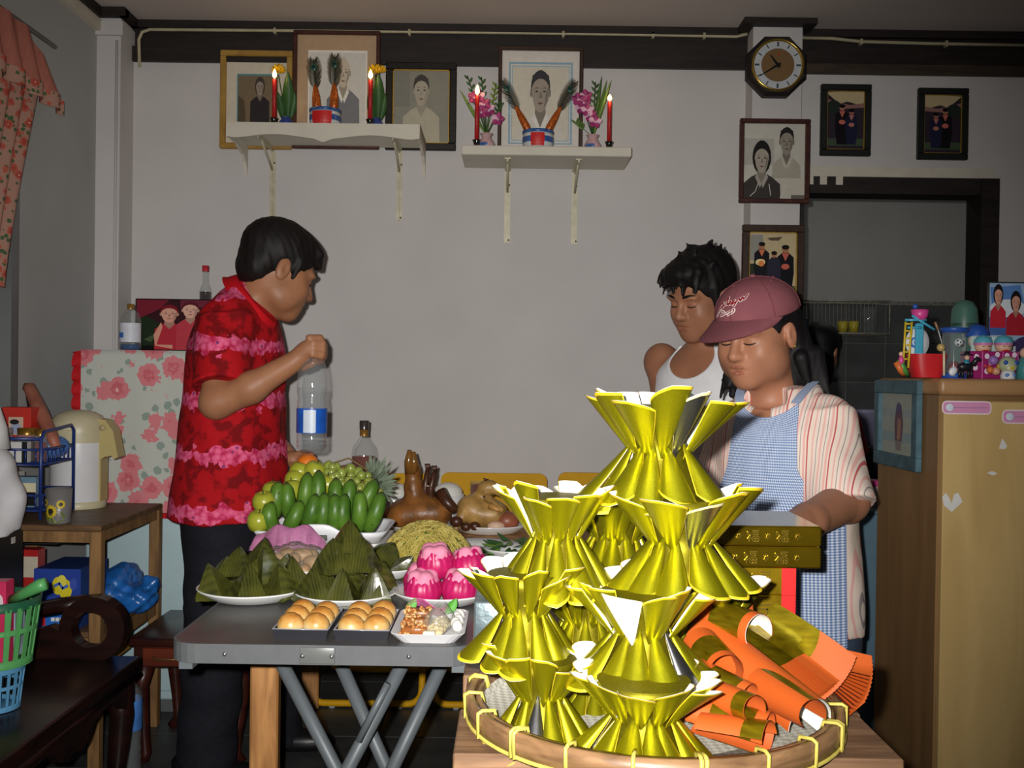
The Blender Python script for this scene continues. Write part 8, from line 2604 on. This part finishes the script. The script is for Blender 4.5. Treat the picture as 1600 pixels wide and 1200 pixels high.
flat_print('sail_emblem', ship, [((60, 110, 180), ell2(0, 0, 1, 1, 16)), ((206, 212, 220), ell2(.1, .05, .6, .6, 14)), ((60, 110, 180), ell2(.1, .0, .28, .3, 10))], lambda u, v, k: Vector((sp_(1431, 535).x + u * .012, SY + .0085 - k, sp_(1431, 535).z + v * .014)))
for (a, c) in (((1414, 500), (1447, 500)), ((1425, 493), (1460, 515)), ((1418, 512), (1440, 512))):
 MB().mat(cya_).tube([sp_(*a, SY - .01), sp_(*c, SY - .01)], .0035, 6).build('yard', ship)
MB().mat(pnk_).lathe([(.014, 0), (.019, .01), (.022, .026), (.018, .026)], sp_(1437, 500), 18).build('crow_nest', ship)
MB().mat(blu_).ball(sp_(1430, 479), .007, 8, 6).build('lookout', ship)
lad = MB().mat(yel_)
for dx in (0, 10):
 lad.tube([sp_(1415 + dx, 503, SY - .015), sp_(1411 + dx * .8, 575, SY - .02)], .0028, 6)
for k in range(6):
 lad.tube([sp_(1415 - k * .7, 506 + k * 11, SY - .016), sp_(1425 - k * .9, 506 + k * 11, SY - .016)], .0022, 5)
lad.build('ladder', ship)
MB().mat(pnk_).ball(sp_(1408, 563, 2.575), (.007, .007, .012), 10, 8).mat(sk_).ball(sp_(1408, 553, 2.575), .006, 10, 8).build('sailor', ship)
tt = thing('ball_tube_toy', 'clear cylinder toy with blue ends and football pattern ball', 'toy', (sp_(1490, 588).x, 2.60, TZc))
xT = sp_(1490, 560, 2.60).x
MB().mat(blu_).lathe([(.0, 0), (.033, 0), (.033, .012), (.028, .014)], (xT, 2.60, TZc), 24).build('base', tt)
ztp = sp_(1490, 516, 2.60).z
MB().mat(blu_).lathe([(.029, ztp - TZc - .006), (.034, ztp - TZc), (.034, ztp - TZc + .006), (0, ztp - TZc + .007)], (xT, 2.60, TZc), 24, caps=False).build('lid', tt)
MB().mat(clear).lathe([(.028, .014), (.028, ztp - TZc - .004)], (xT, 2.60, TZc), 24, caps=False).build('tube_wall', tt)
MB().mat(wht_).ball((xT + .006, 2.585, sp_(1490, 535, 2.585).z), .011, 14, 10).build('ball', tt)
for k, (dx, dz) in enumerate(((0, 0), (.007, .003), (-.006, .004), (.003, -.007), (-.005, -.005))):
 MB().mat(blk_).ball((xT + .006 + dx, 2.5755 + abs(dx) * .4, sp_(1490, 535, 2.585).z + dz), .0028, 6, 5).build('ball_patch', tt)
MB().mat(C_((120, 40, 44))).ball((xT + .002, 2.60, TZc + .03), (.016, .014, .014), 12, 8).build('inner_bead', tt)
w_ = thing('toy_wand', 'thin stick toy with brown tip and yellow bead', 'toy', sp_(1470, 588, 2.56))
MB().mat(C_((150, 110, 80))).tube([sp_(1461, 503, 2.56), sp_(1466, 516, 2.56)], .003, 6).build('tip', w_)
MB().mat(wht_).tube([sp_(1466, 516, 2.56), sp_(1472, 537, 2.56)], .0012, 5).build('stick', w_)
MB().mat(C_((186, 158, 96))).ball(sp_(1470, 543, 2.56), .010, 12, 8).build('bead', w_)
MB().mat(C_((214, 200, 170))).tube([sp_(1475, 548, 2.555), sp_(1475, 587, 2.555)], .003, 6).build('post', w_)
rd = thing('toy_rider', 'small toy rider in wide black hat on a dark horse', 'toy', sp_(1512, 590, 2.535))
Y_ = 2.535
MB().mat(blk_).ball(sp_(1508, 573, Y_), (.020, .010, .011), 12, 8).tube([sp_(1520, 570, Y_), sp_(1527, 560, Y_), sp_(1532, 563, Y_)], [.008, .006, .004], 8).build('horse', rd)
for px in (1499, 1504, 1513, 1518):
 MB().mat(blk_).tube([sp_(px, 578, Y_), sp_(px, 590, Y_)], .003, 6).build('horse_leg', rd)
MB().mat(C_((40, 130, 150))).ball(sp_(1510, 567, Y_), (.008, .007, .010), 10, 8).build('jacket', rd)
MB().mat(sk_).ball(sp_(1511, 559, Y_), .0065, 10, 8).build('face', rd)
MB().mat(blk_).lathe([(.017, 0), (.016, .002), (.007, .003), (.006, .009), (0, .010)], sp_(1511, 555, Y_), 16).build('hat', rd)
MB().mat(wht_).ball(sp_(1489, 580, 2.535), (.010, .006, .012), 10, 8, Matrix.Rotation(.6, 3, 'Y')).build('white_toy_shoe', None, label='tiny white toy piece in front of the tube toy', cat='toy')
bx0, bx1 = sp_(1516, 570, 2.60).x, sp_(1592, 570, 2.60).x
ztb = sp_(1555, 549, 2.60).z
simple_box('doll_box', 'magenta gift box with white dots holding two baby dolls', 'box', (bx0, 2.60, TZc), (bx1, 2.66, ztb), C_((150, 30, 100)),
        [((206, 120, 170), rect2(.24, 0, .255, 1)), ((206, 120, 170), rect2(.66, 0, .675, 1)), ((206, 120, 170), rect2(.97, 0, .985, 1))] + [((224, 206, 220), ell2(u, v, .05, .1, 12)) for u, v in ((.34, .82), (.34, .28), (.42, .6), (.75, .85), (.12, .8), (.1, .4), (.9, .88), (.55, .88))] + [((206, 70, 60), line2([(.28, .5), (.34, .42), (.4, .5)], .04))])
for px, wh in ((1536, 'left'), (1568, 'right')):
 c = sp_(px, 539, 2.625)
 d = thing('baby_doll', 'baby doll head in cyan and pink cap, %s one in the magenta box' % wh, 'doll', (c.x, c.y, ztb))
 MB().mat(sk_).ball(c + Vector((0, 0, -.004)), (.021, .018, .018), 16, 12).build('face', d)
 MB().mat(C_((90, 170, 190))).lathe([(.023, .004), (.022, .012), (.015, .021), (0, .026)], c, 20, caps=False).mat(C_((206, 120, 170))).lathe([(.0225, -.001), (.0235, .005)], c, 20, caps=False).build('cap', d)
 MB().mat(C_((60, 30, 30))).box(c + Vector((-.008, -.0175, -.004)), (.007, .002, .0016)).box(c + Vector((.008, -.0175, -.004)), (.007, .002, .0016)).build('eyes', d)
 MB().mat(red_).ball(c + Vector((0, -.013, -.018)), (.012, .006, .006), 10, 6).build('mouth', d)
 MB().mat(C_((180, 200, 196))).rbox(c + Vector((0, .012, -.002)), (.05, .006, .052), .003, 1).build('card_back', d)
c = sp_(1526, 525, 2.70)
d = thing('blue_hair_doll', 'larger doll with round blue hair behind the magenta box', 'doll', (c.x, 2.70, TZc))
MB().mat(C_((206, 200, 186))).ball(c + Vector((0, -.006, -.012)), (.024, .024, .026), 16, 12).build('face', d)
MB().mat(blu_).lathe([(.031, -.002), (.030, .012), (.020, .026), (0, .032)], c, 22, caps=False).build('hair', d)
MB().mat(C_((110, 150, 190))).lathe([(.032, 0), (.028, .03), (.016, c.z - TZc - .03)], (c.x, 2.70, TZc), 20).build('dress', d)
c = sp_(1575, 570, 2.545)
d = thing('chick_toy', 'pale green toy chick with blue eyes and yellow beak at the front', 'toy', (c.x, c.y, TZc))
MB().mat(C_((170, 178, 140))).ball(c, (.023, .020, .021), 18, 12).build('head', d)
MB().mat(wht_).lathe([(.017, 0), (.018, .008), (.014, .022)], (c.x, c.y, TZc), 16).build('body', d)
for sx in (-1, 1):
 e = MB().mat(blu_).ball(c + Vector((.013 * sx, -.016, .005)), (.006, .004, .006), 10, 8).build('eye', d)
 MB().mat(C_((90, 130, 190))).ball((c.x + .008 * sx, c.y - .014, TZc + .010), (.006, .004, .005), 8, 6).build('bow', d)
MB().mat(C_((206, 206, 176))).ball(c + Vector((0, -.017, -.008)), (.013, .006, .008), 12, 8).mat(yel_).ball(c + Vector((0, -.022, -.008)), (.007, .004, .004), 10, 6).build('beak', d)
c = sp_(1551, 560, 2.55)
d = thing('bead_toy', 'stack of purple, orange and pink beads beside the chick', 'toy', (c.x, 2.55, TZc))
for (px, py, r_, m, nm) in ((1552, 563, .012, C_((150, 110, 180)), 'purple_bead'), (1547, 578, .009, org_, 'orange_bead'), (1556, 580, .010, C_((206, 150, 120)), 'peach_bead'), (1562, 572, .007, yel_, 'yellow_bead')):
 MB().mat(m).ball(sp_(px, py, 2.55), r_, 12, 8).build(nm, d)
c = sp_(1602, 575, 2.56)
d = thing('teal_doll', 'teal toy figure cut by the right edge of the picture', 'toy', (c.x, 2.56, TZc))
MB().mat(C_((70, 140, 140))).lathe([(.022, 0), (.020, .03), (.012, .055)], (c.x, 2.56, TZc), 16).build('dress', d)
MB().mat(sk_).ball((c.x, 2.56, TZc + .066), .014, 12, 8).build('head', d)
col = [((150, 176, 206), rect2(0, 0, 1, 1)), ((70, 100, 160), rect2(0, .42, .4, .62)), ((90, 130, 190), [(.02, .95), (.35, .98), (.4, .75), (.05, .7)]), ((210, 216, 222), ell2(.22, .72, .2, .1))]
col += sub(bust(.3, .98, .4, (206, 150, 130), (30, 24, 26), (190, 40, 56), 1.0, True, base=.1, wide=.8), .02, .45, .32, .98) + sub(bust(.5, .9, .4, (206, 150, 130), (30, 24, 26), (170, 36, 50), 1.0, True, base=0, wide=.9), .14, .42, .46, .95)
col += [((40, 60, 120), rect2(.5, .55, 1, 1)), ((90, 140, 80), rect2(.5, .9, 1, 1)), ((200, 80, 90), ell2(.7, .7, .12, .14)), ((60, 50, 90), ell2(.42, .28, .16, .13)), ((190, 196, 206), rect2(.05, .02, .3, .3)), ((110, 150, 200), rect2(.6, .02, 1, .4))]
picture('collage_frame', 'frame with collage of family snapshots behind the toys', 1544, 441, 1690, 585, 2.80, 1.6, M('dark_collage_edge', (40, 50, 40), .4), col, depth=.012, cat='picture')
xF, yF = at(1505, 500, 2.80).x, 2.80
h_ = at(1505, 468, 2.80).z - TZc
lathe_thing('green_flask', 'dull green round topped flask at the back of the cabinet', 'flask', 1505, 2.80, TZc, [
 ('flask_body', M('dull_green_enamel', (70, 108, 96), .4, var=.1), [(0, .001), (.034, .001), (.036, .006), (.036, h_ * .72), (.033, h_ * .88), (.022, h_ * .97), (0, h_)], {'n': 28}),
 ('band', M('dark_green_band', (44, 76, 68), .4), [(.0365, h_ * .66), (.0368, h_ * .70)], {'n': 28})])
MB().mat(M('dark_green_band', (44, 76, 68), .4)).tube([(xF - .034, yF - .01, TZc + h_ * .62), (xF - .058, yF - .01, TZc + h_ * .52), (xF - .056, yF - .01, TZc + h_ * .3), (xF - .034, yF - .01, TZc + h_ * .2)], .005, 8).build('handle', [o for o in bpy.data.objects if o.name.startswith('green_flask')][0])
bcx0, bcx1 = at(1338, 950, 3.1).x, 1.42
bz_ = at(1350, 797, 3.1).z
t = thing('blue_chest', 'slate blue low cabinet between the woman and wooden cabinet', 'cabinet', ((bcx0 + bcx1) / 2, 3.3, 0))
MB().mat(M('slate_blue_paint', (84, 110, 126), .5, var=.08)).rbox(((bcx0 + bcx1) / 2, 3.3, bz_ / 2 - .006), (bcx1 - bcx0, .4, bz_ - .012), .004, 1).build('carcass', t)
MB().mat(M('slate_blue_paint', (84, 110, 126), .5, var=.08)).rbox(((bcx0 + bcx1) / 2, 3.3, bz_ - .006), (bcx1 - bcx0 + .01, .41, .012), .003, 1).build('top', t)
px_ = at(1362, 770, 3.2).x; hh_ = at(1362, 750, 3.2).z - bz_
lathe_thing('pink_tub', 'white tub with bright pink lid on the blue cabinet', 'tub', 1362, 3.2, bz_, [
 ('tub', M('pale_pink_plastic', (216, 196, 204), .4, var=.05), [(0, .001), (.034, 0), (.04, hh_ * .82)], {'n': 24}), ('lid', M('bright_pink_lid', (206, 70, 140), .4), [(.043, hh_ * .80), (.043, hh_), (0, hh_ + .001)], {'n': 24})])
KW = 6.3
t = thing('kitchen_counter', 'dark kitchen counter along the tiled back wall', 'counter', (1.9, 6.05, 0))
kcz = at(1350, 698, 5.78).z
MB().mat(M('dark_counter_top', (40, 40, 40), .4)).rbox((2.0, 6.025, kcz - .015), (2.2, .5, .03), .004, 1).build('worktop', t)
for k in range(4):
 MB().mat(M('dark_kitchen_cabinet', (30, 30, 32), .5)).rbox((1.175 + .55 * k, 6.05, (kcz - .03) / 2), (.54, .44, kcz - .032), .003, 1).build('cabinet_unit', t)
bkY = 5.95
lathe_thing('bucket', 'pale purple plastic bucket on the kitchen counter', 'bucket', 1352, bkY, kcz, [('pail', M('pale_purple_plastic', (150, 146, 176), .4, var=.06), [(0, .002), (.08, 0), (.11, at(1352, 642, bkY).z - kcz - .01), (.118, at(1352, 640, bkY).z - kcz), (.108, at(1352, 640, bkY).z - kcz)], {'n': 28})])
rky = 6.08
rz0, rz1 = at(1320, 521, rky).z, at(1320, 470, rky).z
rx0_, rx1_ = at(1240, 500, rky).x, at(1390, 500, rky).x
t = thing('dish_rack', 'wire dish rack shelf mounted on the kitchen tiles', 'rack', ((rx0_ + rx1_) / 2, KW - .02, rz0))
wr = M('pale_rusty_wire', (150, 146, 134), .5, .2, var=.4, vs=40)
for z in (rz0, rz1):
 MB().mat(wr).tube([(rx0_, rky, z), (rx1_, rky, z), (rx1_, KW - .02, z), (rx0_, KW - .02, z)], .007, 6, closed=True).build('ring', t)
for k in range(24):
 x = rx0_ + (rx1_ - rx0_) * (k + .5) / 24
 MB().mat(wr).tube([(x, KW - .025, rz1), (x, KW - .025, rz0), (x, rky, rz0)], .0022, 5).build('wire', t)
for x in (rx0_, rx1_):
 MB().mat(wr).tube([(x, rky, rz0), (x, rky, rz1)], .005, 6).build('post', t)
for px, wh in ((1315, 'left'), (1332, 'right')):
 lathe_thing('yellow_cup', 'translucent yellow cup on the dish rack, %s one' % wh, 'cup', px, 6.16, rz0 + .007, [('cup', M('yellow_translucent_plastic', (176, 160, 50), .35, var=.1), [(0, .002), (.026, 0), (.031, at(px, 504, 6.16).z - rz0), (.029, at(px, 504, 6.16).z - rz0)], {'n': 20})], group='yellow cups')
lathe_thing('drinking_glass', 'clear tumbler beside the yellow cups on the dish rack', 'glass', 1356, 6.16, rz0 + .007, [('tumbler', glass_m, [(0, .002), (.04, 0), (.05, at(1356, 482, 6.16).z - rz0)], {'n': 20})])
